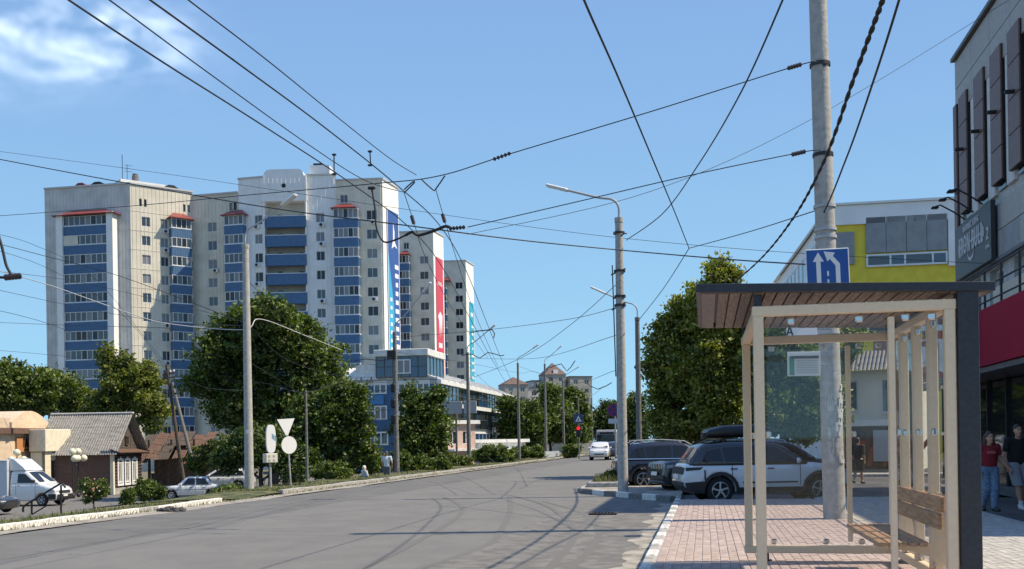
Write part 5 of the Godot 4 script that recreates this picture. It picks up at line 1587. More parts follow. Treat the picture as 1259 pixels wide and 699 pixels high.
func build_poles() -> void:
	rng.seed = 701
	# the thick pole behind the shelter
	var b := G(1026, 637, WALK)
	var t := thing("concrete_pole", "thick grey concrete pole covered in torn notices beside the bus shelter", "pole", Transform3D(Basis(Vector3(0, 0, 1), 0.016), b))
	put(t, "shaft", pole_mesh(11.5, 0.215, 0.16), M.pole)
	for q in [[8.8, P(960, 85, 22)], [7.05, P(960, 190, 22)]]: band(t, q[0], 0.185, t.transform.affine_inverse() * q[1])
	for y in [5.15, 5.45, 5.6, 6.05, 3.85, 3.6]:
		var m := MB.new()
		m.xf = T(0, y, 0)
		m.lathe([Vector2(0.195, -0.03), Vector2(0.213, -0.03), Vector2(0.213, 0.03), Vector2(0.195, 0.03)], 16)
		put(t, "clamp", m.mesh(), M.galv)
	var m2 := MB.new()
	m2.xf = T(0, 4.75, 0)
	m2.lathe([Vector2(0.2, 0), Vector2(0.225, 0), Vector2(0.225, 0.22), Vector2(0.235, 0.22), Vector2(0.235, 0.3), Vector2(0.19, 0.3)], 18)
	put(t, "collar", m2.mesh(), M.pole)
	# torn paper notices wrapped on the shaft
	var paper := mat(0.52, 0.52, 0.5, 0.85)
	for k in 12:
		m2 = MB.new()
		var y0 := 1.05 + (k % 7) * 0.27 + rng.randf_range(-0.08, 0.08)
		var hh := rng.randf_range(0.08, 0.3)
		var a0 := PI * 0.5 + rng.randf_range(-0.9, 0.55)
		var aw := rng.randf_range(0.25, 0.8)
		var rr := lerpf(0.225, 0.15, y0 / 11.5) + 0.004 + 0.001 * k
		var cells := 5
		for i in cells:
			for j in 3:
				if rng.randf() < 0.3: continue
				var q := func(u, v) -> Vector3:
					var a: float = a0 - aw * u
					return Vector3(cos(a) * rr, y0 + hh * v, sin(a) * rr)
				m2.quad(q.call(float(i) / cells, j / 3.0), q.call((i + 1.0) / cells, j / 3.0), q.call((i + 1.0) / cells, (j + 1) / 3.0), q.call(float(i) / cells, (j + 1) / 3.0))
		put(t, "torn_notice", m2.mesh(), paper)
	# blue lane sign
	var sp := P(1017, 328, 1260.0 / 68.0)
	var sg := thing("lane_sign", "blue road sign with two white lane arrows on the thick pole", "road sign", Transform3D(Basis(Vector3.UP, 0.16) * Basis(Vector3(0, 0, 1), 0.03), sp))
	put(sg, "plate", boxm(Vector3(0.78, 0.9, 0.02), 0.006), M.white, T(0, -0.12, 0))
	put(sg, "face", boxm(Vector3(0.74, 0.86, 0.006)), mat(0.01, 0.075, 0.3, 0.4), T(0, -0.12, 0.012))
	var am := MB.new()
	am.prism(PackedVector2Array([Vector2(-0.205, -0.5), Vector2(-0.125, -0.5), Vector2(-0.125, 0.1), Vector2(-0.065, 0.1), Vector2(-0.165, 0.27), Vector2(-0.265, 0.1), Vector2(-0.205, 0.1)]), 0.0, 0.006)
	put(sg, "arrow", am.mesh(), M.white, T(0, 0, 0.016))
	am = MB.new()
	am.prism(PackedVector2Array([Vector2(0.14, -0.5), Vector2(0.22, -0.5), Vector2(0.22, 0.05), Vector2(0.1, 0.19), Vector2(0.14, 0.25), Vector2(-0.06, 0.28), Vector2(0.0, 0.1), Vector2(0.045, 0.14), Vector2(0.14, 0.02)]), 0.0, 0.006)
	put(sg, "arrow", am.mesh(), M.white, T(0, 0, 0.016))
	for k in 3: put(sg, "lane_dash", boxm(Vector3(0.03, 0.09, 0.006)), M.white, T(0.0, -0.12 - k * 0.15, 0.019))
	put(sg, "bracket", boxm(Vector3(0.3, 0.05, 0.3)), M.galv, T(0.05, -0.2, -0.16))
	# stop plate and timetable on the pole
	var st := thing("stop_plate", "white bus stop plate with letter A on the thick pole", "sign", T(0, 0, 0) * Transform3D(Basis(Vector3.UP, 0.2), P(984, 407, 18.6)))
	put(st, "plate", boxm(Vector3(0.56, 0.24, 0.015), 0.004), M.white, T(0.02, 0, 0))
	lettering(st, "lettering", "А", 0.15, 0.006, M.black, T(-0.2, 0.0, 0.012), false, 700)
	put(st, "bracket", boxm(Vector3(0.25, 0.03, 0.03)), M.galv, T(0.4, 0, -0.03))
	var tt := thing("timetable_board", "small green and white timetable board on the thick pole", "sign", Transform3D(Basis(Vector3.UP, 0.2), P(988, 447, 18.6)))
	put(tt, "plate", boxm(Vector3(0.6, 0.44, 0.02), 0.004), mat(0.6, 0.6, 0.56, 0.5))
	put(tt, "side_strip", boxm(Vector3(0.09, 0.34, 0.006)), mat(0.05, 0.2, 0.12, 0.5), T(-0.22, -0.03, 0.012))
	put(tt, "heading", boxm(Vector3(0.5, 0.05, 0.006)), mat(0.06, 0.07, 0.08, 0.5), T(0.02, 0.12, 0.015))
	am = MB.new()
	for k in 8: am.box(Vector3(0.06, 0.06 - k * 0.032, 0.013), Vector3(0.4, 0.009, 0.004))
	put(tt, "print", am.mesh(), mat(0.25, 0.25, 0.2, 0.6))
	put(tt, "bracket", boxm(Vector3(0.2, 0.03, 0.03)), M.galv, T(0.38, 0, -0.03))
	# right pole on the island
	b = G(766, 604, 0.15)
	var h := P(760, 270, 32.6).y - 0.15
	t = thing("lamp_pole", "round concrete lamp pole standing on the kerbed island", "lamp pole", Transform3D(Basis(), b))
	put(t, "shaft", pole_mesh(h, 0.17, 0.12), M.pole)
	lamp_arm(t, h, R(-1.7, 0, 0.25), 0.45)
	for q in [[3.0, 720, 378], [2.3, 700, 410], [5.0, 700, 360], [8.0, 820, 290]]: band(t, h - (9.2 - q[0]) * 0.4, 0.17, t.transform.affine_inverse() * P(q[1], q[2], 34))
	var jb := MB.new()
	jb.tube([Vector3(-0.22, h - 1.5, 0.1), Vector3(-0.2, h - 2.5, 0.12), Vector3(-0.16, h - 5, 0.12)], 0.02, 6)
	put(t, "riser_cable", jb.mesh(), M.wire)
	# slim pole beyond it
	b = F(786, 560, 46, 0)
	h = P(777, 390, 46).y
	t = thing("lamp_pole", "slim dark lamp pole beside the trees beyond the island", "lamp pole", T(b.x, 0, b.z))
	put(t, "shaft", pole_mesh(h, 0.14, 0.1), M.pole_dark)
	lamp_arm(t, h, R(-1.5, 0, 0.2), 0.6, 0.03)
	# poles along the far verge
	var row := [[307, 605, 300, 39.5, 0.18, 0.125, "tall grey concrete lamp pole next to the white saloon", true, 1.75, 0.75],
		[488, 583, 408, 58.8, 0.17, 0.11, "dark lamp pole with a small black box on the verge by the leafy tree", false, 1.9, 1.6],
		[577, 573, 433, 78, 0.17, 0.11, "dark lamp pole in front of the billboard on the verge", false, 1.8, 1.0],
		[638.5, 566, 446, 99, 0.16, 0.1, "dark lamp pole on the verge before the mall end", false, 1.6, 0.75],
		[671.5, 560, 447, 118, 0.17, 0.11, "dark lamp pole behind the white picket fence", false, 1.6, 1.0],
		[693.5, 561, 467, 128, 0.16, 0.1, "grey lamp pole past the picket fence end", false, 1.6, 0.7],
		[728.5, 552, 489, 185, 0.16, 0.1, "far lamp pole beside the oncoming white car", false, 1.8, 1.1]]
	for q in row:
		b = F(q[0], q[1], q[3], 0.08)
		if q[3] > 110: b.y = 0.0
		h = P(q[0], q[2], q[3]).y - b.y
		t = thing("lamp_pole", q[6], "lamp pole", T(b.x, b.y, b.z), "lamp poles along the far verge")
		put(t, "shaft", pole_mesh(h, q[4], q[5]), M.pole if q[7] else M.pole_dark)
		lamp_arm(t, h, R(q[8] * 0.98, 0, -q[8] * 0.2), q[9], 0.035)
		if q[0] == 488:
			put(t, "switch_box", boxm(Vector3(0.5, 0.5, 0.3), 0.02), M.black, T(-0.15, h - 1.3, 0.1))
			for k in 3: put(t, "cable_coil", boxm(Vector3(0.28, 0.5, 0.28), 0.05), M.black, T(-0.1, h - 3.2 - k * 0.9, 0.05))
		if q[7]:
			put(t, "paper_scrap", boxm(Vector3(0.1, 0.16, 0.004)), M.white, T(0.03, 2.25, 0.178))
	# leaning timber utility pole with a strut
	t = thing("utility_pole", "leaning timber utility pole with a strut in front of the collapsed barn", "pole", T(F(227, 585, 74, LOW).x, LOW, F(227, 585, 74, LOW).z))
	var inv := t.transform.affine_inverse()
	var m3 := MB.new()
	m3.tube([inv * F(228, 586, 74, LOW), inv * P(205, 448, 74)], [0.16, 0.1], 10)
	put(t, "shaft", m3.mesh(), M.old_wood)
	m3 = MB.new()
	m3.tube([inv * F(247, 583, 73, LOW), inv * P(212, 470, 74)], [0.15, 0.1], 10)
	put(t, "strut", m3.mesh(), M.pole_dark)
	for k in 2:
		m3 = MB.new()
		bar(inv * P(200, 461 + k * 5, 74), inv * P(215, 458 + k * 5, 74), 0.08, 0.08, m3)
		put(t, "cross_arm", m3.mesh(), M.old_wood)
	for k in 4:
		m3 = MB.new()
		m3.ball(inv * P(201 + k * 4.4, 457.5 - k * 0.6, 74), Vector3(0.07, 0.1, 0.07), 6, 8)
		put(t, "insulator", m3.mesh(), M.white_pvc)
	t = thing("utility_pole", "thin dark pole standing before the shrubs beside the sign backs", "pole", F_t(378, 590, 47, -0.3))
	put(t, "shaft", pole_mesh(P(372, 480, 47).y + 0.3, 0.07, 0.05), M.pole_dark)

func F_t(px: float, py: float, d: float, y: float) -> Transform3D:
	var p := F(px, py, d, y)
	return T(p.x, p.y, p.z)

func build_signs() -> void:
	# backs of two roadside signs on the verge
	var t := thing("road_sign", "white backs of a triangular and a round road sign on one post", "road sign", Transform3D(Basis(Vector3.UP, 0.95) * Basis(Vector3(0, 0, 1), 0.06), F(358, 598, 41, 0.05)))
	var m := MB.new()
	m.tube([Vector3(0, 0, 0), Vector3(0, 2.8, 0)], 0.035, 8)
	put(t, "post", m.mesh(), M.pole)
	m = MB.new()
	m.prism(PackedVector2Array([Vector2(-0.4, 0.35), Vector2(0.4, 0.35), Vector2(0.05, -0.3), Vector2(-0.05, -0.3)]), 0.04, 0.055)
	put(t, "triangle_plate", m.mesh(), M.white, T(-0.05, 2.45, 0))
	m = MB.new()
	m.xf = T(0, 0, 0.04)
	m.lathe([Vector2(0, 0), Vector2(0.35, 0), Vector2(0.35, 0.014), Vector2(0, 0.014)], 24, 2)
	put(t, "round_plate", m.mesh(), M.white, T(0.02, 1.75, 0))
	t = thing("stop_post", "white oval board on a post with a small box under it", "sign", Transform3D(Basis(Vector3.UP, 0.9), F(333, 600, 40, 0.05)))
	m = MB.new()
	m.tube([Vector3(0, 0, 0), Vector3(0, 2.2, 0)], 0.045, 8)
	put(t, "post", m.mesh(), M.pole)
	m = MB.new()
	var ov := PackedVector2Array()
	for k in 24:
		var a := TAU * k / 24
		ov.append(Vector2(signf(cos(a)) * pow(absf(cos(a)), 0.6) * 0.2, signf(sin(a)) * pow(absf(sin(a)), 0.7) * 0.55 * (1.0 if sin(a) > 0 else 1.0)))
	m.prism(ov, -0.04, 0.04)
	var brd := put(t, "oval_board", m.mesh(), M.white, T(0, 2.0, 0.07))
	m = MB.new()
	for k in 4: m.box(Vector3(0.05 + k * 0.06, 0.1 - k * 0.04, 0.043), Vector3(0.035, 0.2, 0.006))
	put(brd, "lettering", m.mesh(), mat(0.06, 0.22, 0.3, 0.6))
	var bx := put(t, "box", boxm(Vector3(0.5, 0.36, 0.3), 0.02), mat(0.6, 0.58, 0.5, 0.6), T(0, 1.25, 0))
	for k in 4: put(bx, "louvre", boxm(Vector3(0.08, 0.08, 0.31)), mat(0.3, 0.28, 0.24, 0.6), T(-0.12 + (k % 2) * 0.2, 0.07 - (k / 2) * 0.16, 0))
	# low fence by the signs
	t = thing("low_fence", "low black metal fence on the verge below the shrubs", "fence", F_t(343, 603, 42, -0.05))
	for k in 2: put(t, "rail", boxm(Vector3(2.0, 0.035, 0.035)), M.steel_dark, T(0, 0.2 + k * 0.35, 0) * Transform3D(Basis(Vector3(0, 0, 1), 0.06), Vector3.ZERO))
	for k in 12: put(t, "bar", boxm(Vector3(0.02, 0.6, 0.02)), M.steel_dark, T(-0.95 + k * 0.17, 0.3 + (k - 6) * 0.01, 0))
	# ramp handrail in front of the van
	t = thing("handrail", "black ramp handrail on the verge in front of the white van", "railing", Transform3D(Basis(), G(52, 634, -0.15)))
	var inv := t.transform.affine_inverse()
	m = MB.new()
	var d := -(cam.transform.affine_inverse() * t.position).z
	m.tube(smooth_pts([inv * P(29, 629, d), inv * P(30, 622, d), inv * P(42, 614, d), inv * P(70, 597, d), inv * P(76, 594, d), inv * P(81, 599, d)], 5), 0.03, 8)
	put(t, "rail", m.mesh(), M.black)
	m = MB.new()
	m.tube([inv * P(40, 632, d), inv * P(58, 621, d)], 0.02, 6)
	put(t, "lower_rail", m.mesh(), M.black)
	for q in [[39.5, 616, 632], [75.5, 596, 631]]:
		m = MB.new()
		m.tube([inv * P(q[0], q[1], d), inv * P(q[0], q[2], d)], 0.028, 8)
		put(t, "post", m.mesh(), M.black)
	# no-stopping sign
	t = thing("road_sign", "round blue no stopping sign with red cross beside the island pole", "road sign", Transform3D(Basis(Vector3.UP, 0.1), F(757, 560, 52, 0.1)))
	var sy := P(755, 504, 52).y - 0.1
	m = MB.new()
	m.tube([Vector3(0, 0, 0), Vector3(0, sy + 0.3, 0)], 0.04, 8)
	put(t, "post", m.mesh(), M.galv)
	m = MB.new()
	m.xf = T(0, 0, 0.05)
	m.lathe([Vector2(0, 0.012), Vector2(0.26, 0.012)], 24, 2)
	var fc := put(t, "face", m.mesh(), mat(0.02, 0.03, 0.22, 0.45), T(-0.08, sy, 0.02))
	m = MB.new()
	m.xf = T(0, 0, 0.05)
	m.lathe([Vector2(0.26, 0.016), Vector2(0.33, 0.016), Vector2(0.33, 0.0), Vector2(0.0, -0.002)], 24, 2)
	for a in [PI / 4, -PI / 4]:
		m.xf = Transform3D(Basis(Vector3(0, 0, 1), a), Vector3(0, 0, 0.064))
		m.box(Vector3.ZERO, Vector3(0.54, 0.06, 0.006 if a > 0 else 0.009))
	put(fc, "red_cross", m.mesh(), mat(0.3, 0.02, 0.06, 0.45))
	put(t, "lower_plate", boxm(Vector3(0.5, 0.25, 0.015)), M.white, T(-0.1, sy - 0.55, 0.05))
	# far crossing: sign, signal, picket fence, billboard
	t = thing("traffic_light", "traffic light with red lamp lit and crossing sign above it", "traffic light", F_t(712, 560, 105, 0))
	sy = P(711, 530, 105).y
	m = MB.new()
	m.tube([Vector3(0, 0, 0), Vector3(0, sy + 3.5, 0)], 0.07, 8)
	put(t, "post", m.mesh(), M.pole_dark)
	var hs := put(t, "housing", boxm(Vector3(0.5, 1.2, 0.3), 0.04), M.black, T(0, sy, 0.2))
	m = MB.new()
	m.xf = T(0, 0.32, 0.17)
	m.lathe([Vector2(0, 0.02), Vector2(0.16, 0.01), Vector2(0.17, 0.0)], 14, 2)
	var rl := mat(0.5, 0.03, 0.02, 0.4)
	rl.emission_enabled = true; rl.emission = Color(1, 0.08, 0.04); rl.emission_energy_multiplier = 1.2
	put(hs, "red_lamp", m.mesh(), rl)
	put(t, "crossing_sign", boxm(Vector3(0.95, 0.95, 0.03), 0.01), mat(0.04, 0.06, 0.14, 0.5), T(0, sy + 1.3, 0.12))
	am_triangle(t, sy)
	t = thing("picket_fence", "white picket fence on the verge at the far crossing", "fence", F_t(676, 564, 109, -0.1))
	for k in 40: put(t, "picket", boxm(Vector3(0.05, 0.85, 0.03)), M.white_pvc, Transform3D(Basis(Vector3.UP, 1.2), R(0.05 * (k - 20) * 0.3, 0.45, 0.26 * (k - 20))))
	for k in 2: put(t, "rail", boxm(Vector3(0.04, 0.05, 10.4)), M.white_pvc, T(0, 0.25 + k * 0.4, 0) * Transform3D(Basis(Vector3.UP, 0.06), Vector3.ZERO))
	t = thing("billboard", "blank grey billboard panels held up beside the verge pole", "billboard", Transform3D(Basis(Vector3.UP, -0.1), F(568, 560, 82, LOW)))
	var by := P(568, 500.5, 82).y - LOW
	for s in [-1, 1]:
		put(t, "panel", boxm(Vector3(1.75 if s < 0 else 1.05, 1.0, 0.12), 0.02), mat(0.36, 0.375, 0.37, 0.6), Transform3D(Basis(Vector3.UP, s * 0.12), Vector3(s * 0.75 + (0.0 if s < 0 else 0.0), by, 0)))
		put(t, "post", boxm(Vector3(0.14, by, 0.14)), M.pole_dark, T(s * 0.5, by / 2 - 0.3, -0.2))

func am_triangle(t: Node3D, sy: float) -> void:
	var m := MB.new()
	m.prism(PackedVector2Array([Vector2(-0.32, -0.3), Vector2(0.32, -0.3), Vector2(0, 0.32)]), 0.02, 0.03)
	var tr := put(t, "white_triangle", m.mesh(), M.white, T(0, sy + 1.3, 0.12))
	m = MB.new()
	m.box(Vector3(0, -0.05, 0.035), Vector3(0.07, 0.22, 0.006)); m.box(Vector3(0.06, -0.19, 0.035), Vector3(0.05, 0.14, 0.006)); m.box(Vector3(-0.06, -0.19, 0.035), Vector3(0.05, 0.14, 0.006))
	put(tr, "walking_figure", m.mesh(), M.black)

# ---------- vehicles: a side outline swept across the width, x forward, y up ----------
func densify(poly: Array, step: float, closed := true) -> PackedVector2Array:
	var r := PackedVector2Array()
	var n := poly.size()
	for i in (n if closed else n - 1):
		var a: Vector2 = poly[i]; var b: Vector2 = poly[(i + 1) % n]
		var k := maxi(1, int(ceil(a.distance_to(b) / step)))
		for j in k: r.append(a.lerp(b, float(j) / k))
	if not closed: r.append(poly[n - 1])
	return r

func half_width(c: Dictionary, x: float, y: float) -> float:
	var u: float = x / (c.len / 2.0)
	var nose: float = c.get("nose", 0.2)
	var w: float = c.wid / 2.0
	w *= 1.0 - nose * pow(absf(u), 6.0 if u < 0 else 4.0)
	if y < c.belt:
		var v: float = (y - c.sill) / (c.belt - c.sill)
		w *= 1.0 - 0.05 * pow(absf(v - 0.55) / 0.55, 2.0)
	else:
		w *= 0.95 - c.get("tumble", 0.17) * (y - c.belt) / (c.top - c.belt)
	return w

# surface over a polygon on the car's side, both sides at once when mirror is set
func side_patch(c: Dictionary, poly: Array, off: float, step := 0.12, sides := [1, -1]) -> ArrayMesh:
	var edge := densify(poly, step)
	var pts := edge.duplicate()
	var lo := Vector2(9, 9); var hi := Vector2(-9, -9)
	for p in edge: lo = lo.min(p); hi = hi.max(p)
	var y := lo.y + step / 2
	while y < hi.y:
		var x := lo.x + step / 2
		while x < hi.x:
			var p := Vector2(x, y)
			if Geometry2D.is_point_in_polygon(p, edge):
				var ok := true
				for e in edge:
					if e.distance_squared_to(p) < step * step * 0.16: ok = false; break
				if ok: pts.append(p)
			x += step
		y += step
	var ids := Geometry2D.triangulate_delaunay(pts)
	var st := SurfaceTool.new()
	st.begin(Mesh.PRIMITIVE_TRIANGLES)
	st.set_smooth_group(0)
	for sd in sides:
		for i in range(0, ids.size(), 3):
			var q := [pts[ids[i]], pts[ids[i + 1]], pts[ids[i + 2]]]
			if not Geometry2D.is_point_in_polygon((q[0] + q[1] + q[2]) / 3.0, edge): continue
			var ccw: bool = (q[1] - q[0]).cross(q[2] - q[0]) > 0
			if ccw == (sd > 0): q.reverse()
			for p in q: st.add_vertex(Vector3(p.x, p.y, sd * (half_width(c, p.x, p.y) + off)))
	st.index(); st.generate_normals()
	return st.commit()

func on_sides(t: Node3D, called: String, c: Dictionary, poly: Array, off: float, step: float, m: Material) -> void:
	for sd in [1, -1]: put(t, called, side_patch(c, poly, off, step, [sd]), m)

# closed shell: two sides and the strip that joins them round the outline
func shell(c: Dictionary, outline: Array, step := 0.1, crown := 0.025) -> ArrayMesh:
	var edge := densify(outline, step)
	var pts := edge.duplicate()
	var lo := Vector2(9, 9); var hi := Vector2(-9, -9)
	for p in edge: lo = lo.min(p); hi = hi.max(p)
	var y := lo.y + step / 2
	while y < hi.y:
		var x := lo.x + step / 2
		while x < hi.x:
			var p := Vector2(x, y)
			if Geometry2D.is_point_in_polygon(p, edge):
				var ok := true
				for e in edge:
					if e.distance_squared_to(p) < step * step * 0.2: ok = false; break
				if ok: pts.append(p)
			x += step
		y += step
	var ids := Geometry2D.triangulate_delaunay(pts)
	var n := edge.size()
	var w := PackedFloat32Array()
	for i in pts.size():
		var v := half_width(c, pts[i].x, pts[i].y)
		if i < n: v -= c.get("round", 0.045) if pts[i].y > c.sill + 0.12 else 0.01
		w.append(v)
	var st := SurfaceTool.new()
	st.begin(Mesh.PRIMITIVE_TRIANGLES)
	st.set_smooth_group(0)
	for sd in [1, -1]:
		for i in range(0, ids.size(), 3):
			var k := [ids[i], ids[i + 1], ids[i + 2]]
			if not Geometry2D.is_point_in_polygon((pts[k[0]] + pts[k[1]] + pts[k[2]]) / 3.0, edge): continue
			var ccw: bool = (pts[k[1]] - pts[k[0]]).cross(pts[k[2]] - pts[k[0]]) > 0
			if ccw == (sd > 0): k.reverse()
			for j in k: st.add_vertex(Vector3(pts[j].x, pts[j].y, sd * w[j]))
	var area := 0.0
	for i in n: area += edge[i].cross(edge[(i + 1) % n])
	var m := 6
	for i in n:
		var j := (i + 1) % n
		for k in m:
			var q := func(id: int, kk: int) -> Vector3:
				var f := 2.0 * kk / m - 1.0
				var up: float = crown * (1 - f * f) if edge[id].y > c.belt * 0.75 else 0.0
				return Vector3(edge[id].x, edge[id].y + up, f * w[id])
			var a: Vector3 = q.call(i, k); var b: Vector3 = q.call(i, k + 1); var d: Vector3 = q.call(j, k + 1); var e: Vector3 = q.call(j, k)
			var o := [a, b, d, a, d, e] if area > 0 else [a, d, b, a, e, d]
			for p in o: st.add_vertex(p)
	st.index(); st.generate_normals()
	return st.commit()

func cross_patch(c: Dictionary, line: Array, f0: float, f1: float, off: float, inset := 0.0) -> ArrayMesh:   # band lying on the outline, across the car
	var m := MB.new()
	var e := densify(line, 0.12, false)
	for i in e.size() - 1:
		var t := (e[i + 1] - e[i]).normalized()
		var nn := Vector2(t.y, -t.x)
		if nn.dot(e[i] - Vector2(0, 0.6)) < 0: nn = -nn
		for k in 6:
			var z := func(id: int, kk: int) -> Vector3:
				var f := lerpf(f0, f1, kk / 6.0)
				var w: float = half_width(c, e[id].x, e[id].y) - c.get("round", 0.045) - inset
				var up: float = 0.025 * (1 - f * f) if e[id].y > c.belt * 0.75 else 0.0
				return Vector3(e[id].x + nn.x * off, e[id].y + nn.y * off + up, f * w)
			m.out_quad(Vector3(0, 0.7, 0), z.call(i, k), z.call(i, k + 1), z.call(i + 1, k + 1), z.call(i + 1, k))
	return m.mesh()

func wheel_meshes(r: float, wd: float, spokes: int) -> Array:
	var key := "wheel%.2f_%.2f_%d" % [r, wd, spokes]
	if not cache.has(key):
		var a := MB.new()
		a.lathe([Vector2(r * 0.64, -wd / 2), Vector2(r * 0.9, -wd / 2), Vector2(r * 0.98, -wd * 0.36), Vector2(r, -wd * 0.2), Vector2(r, wd * 0.2), Vector2(r * 0.98, wd * 0.36), Vector2(r * 0.9, wd / 2), Vector2(r * 0.64, wd / 2), Vector2(r * 0.62, wd * 0.3), Vector2(r * 0.62, -wd * 0.3), Vector2(r * 0.64, -wd / 2)], 28, 2)
		var b := MB.new()
		b.lathe([Vector2(r * 0.66, wd * 0.5), Vector2(r * 0.62, wd * 0.52), Vector2(r * 0.58, wd * 0.42), Vector2(r * 0.58, -wd * 0.2)], 28, 2)
		for k in spokes:
			b.xf = Transform3D(Basis(Vector3(0, 0, 1), TAU * k / spokes), Vector3.ZERO)
			b.prism(PackedVector2Array([Vector2(0.02, -r * 0.07), Vector2(r * 0.35, -r * 0.06), Vector2(r * 0.61, -r * 0.14), Vector2(r * 0.61, r * 0.02), Vector2(r * 0.35, r * 0.05), Vector2(0.02, r * 0.07)]), wd * 0.34, wd * 0.46)
		b.xf = Transform3D()
		b.lathe([Vector2(r * 0.15, wd * 0.34), Vector2(r * 0.13, wd * 0.48), Vector2(0, wd * 0.49)], 16, 2)
		var d := MB.new()
		d.lathe([Vector2(r * 0.6, wd * 0.05), Vector2(0, wd * 0.05)], 24, 2)
		cache[key] = [a.mesh(), b.mesh(), d.mesh()]
	return cache[key]

func arch_cut(out: Array, cx: float, r: float, cy: float, sill: float) -> void:   # appended while walking the sill from front to rear
	var a0 := asin(clampf((sill - cy) / r, -1, 1))
	for k in 11:
		var a := lerpf(a0, PI - a0, k / 10.0)
		out.append(Vector2(cx + cos(a) * r, cy + sin(a) * r))

func build_car(called: String, label: String, cat: String, at: Transform3D, c: Dictionary, paint: Material, group := "") -> Node3D:
	var t := thing(called, label, cat, at, group)
	var wr: float = c.wheel
	# lower body: rear, belt line, hood, nose, then sill with arches
	var out: Array = c.body.duplicate()
	for ax in [c.front, c.rear]: arch_cut(out, ax, wr + 0.07, wr, c.sill)
	put(t, "body", shell(c, out), paint)
	var roofm: Material = c.get("roof_mat", paint)
	put(t, "cabin", shell(c, c.cabin, 0.1, 0.04), roofm)
	for w in c.windows: on_sides(t, "side_window", c, w, 0.012, 0.12, M.pane_dark)
	put(t, "windscreen", cross_patch(c, c.screen, -0.9, 0.9, 0.012), M.pane_dark)
	put(t, "rear_window", cross_patch(c, c.back, -0.88, 0.88, 0.012), M.pane_dark)
	for l in c.get("lamps", []):
		on_sides(t, l[0], c, l[1], 0.014, 0.06, l[2])
	for l in c.get("bands", []):
		put(t, l[0], cross_patch(c, l[1], l[2], l[3], l[4]), l[5])
	for l in c.get("trims", []):
		on_sides(t, l[0], c, l[1], l[3] if l.size() > 3 else 0.016, 0.1, l[2])
	if c.has("arch_trim"):
		for ax in [c.front, c.rear]:
			var po := []
			for k in 13:
				var a := lerpf(-0.15, PI + 0.15, k / 12.0)
				po.append(Vector2(ax + cos(a) * (wr + 0.15), wr + sin(a) * (wr + 0.15)))
			for k in 13:
				var a := lerpf(PI + 0.15, -0.15, k / 12.0)
				po.append(Vector2(ax + cos(a) * (wr + 0.06), wr + sin(a) * (wr + 0.06)))
			on_sides(t, "arch_trim", c, po, 0.02, 0.08, c.arch_trim)
	put(t, "underbody", boxm(Vector3(c.len * 0.86, 0.3, c.wid * 0.72)), M.black, T(0, c.sill + 0.12, 0))
	var wm := wheel_meshes(wr, 0.22, c.get("spokes", 5))
	for ax in [c.front, c.rear]:
		for s in [1, -1]:
			var wh := Node3D.new(); wh.name = "wheel"; t.add_child(wh, true)
			wh.transform = Transform3D(Basis(Vector3.UP, 0.0 if s > 0 else PI) * Basis(Vector3(0, 0, 1), 0.4), Vector3(ax, wr, s * (c.wid / 2 - 0.14)))
			put(wh, "tyre", wm[0], M.rubber); put(wh, "rim", wm[1], c.get("rim", M.alloy)); put(wh, "brake_disc", wm[2], M.black)
	for s in [1, -1]:
		var mp: Vector2 = c.mirror
		var mr := put(t, "mirror", boxm(Vector3(0.14, 0.15, 0.2), 0.05), c.get("mirror_mat", paint), T(mp.x, mp.y, s * (half_width(c, mp.x, mp.y) + 0.12)))
		put(mr, "mirror_glass", boxm(Vector3(0.01, 0.1, 0.14)), M.pane_dark, T(-0.07, 0, 0))
	for x in c.get("handles", []):
		for s in [1, -1]: put(t, "door_handle", boxm(Vector3(0.19, 0.03, 0.03), 0.01), c.get("handle_mat", M.black), T(x, c.belt - 0.13, s * (half_width(c, x, c.belt - 0.13) + 0.015)))
	for x in c.get("seams", []):
		on_sides(t, "door_seam", c, [Vector2(x - 0.008, c.sill + 0.18), Vector2(x + 0.008, c.sill + 0.18), Vector2(x + 0.008, c.belt - 0.03), Vector2(x - 0.008, c.belt - 0.03)], 0.008, 0.1, M.black)
	return t

func v(a: Array) -> Array:
	var r := []
	for i in range(0, a.size(), 2): r.append(Vector2(a[i], a[i + 1]))
	return r

func heading(p: Vector3, dir: Vector3) -> Transform3D:
	var x := Vector3(dir.x, 0, dir.z).normalized()
	return Transform3D(Basis(x, Vector3.UP, x.cross(Vector3.UP)), p)

func suv_spec() -> Dictionary:
	return {"len": 4.6, "wid": 1.9, "belt": 1.07, "top": 1.66, "sill": 0.3, "front": 1.42, "rear": -1.32, "wheel": 0.36, "nose": 0.17, "mirror": Vector2(0.78, 1.14),
		"body": v([-2.12, 0.34, -2.27, 0.5, -2.3, 0.72, -2.24, 0.98, -2.16, 1.07, 1.02, 1.07, 1.3, 1.06, 1.95, 0.99, 2.18, 0.88, 2.29, 0.68, 2.28, 0.48, 2.15, 0.32]),
		"cabin": v([-2.14, 1.03, -2.1, 1.12, -1.82, 1.52, -1.7, 1.6, -1.0, 1.66, -0.2, 1.66, 0.25, 1.6, 0.5, 1.5, 1.08, 1.1, 1.08, 1.03]),
		"windows": [v([-1.8, 1.14, -1.66, 1.42, -1.3, 1.5, -1.22, 1.14]), v([-1.16, 1.13, -1.22, 1.51, -0.3, 1.55, -0.3, 1.12]), v([-0.22, 1.12, -0.22, 1.55, 0.2, 1.52, 0.78, 1.13])],
		"screen": v([0.48, 1.49, 1.04, 1.13]), "back": v([-2.08, 1.16, -1.84, 1.5]), "handles": [-0.95, 0.05], "seams": [-1.0, -0.26, 0.85]}

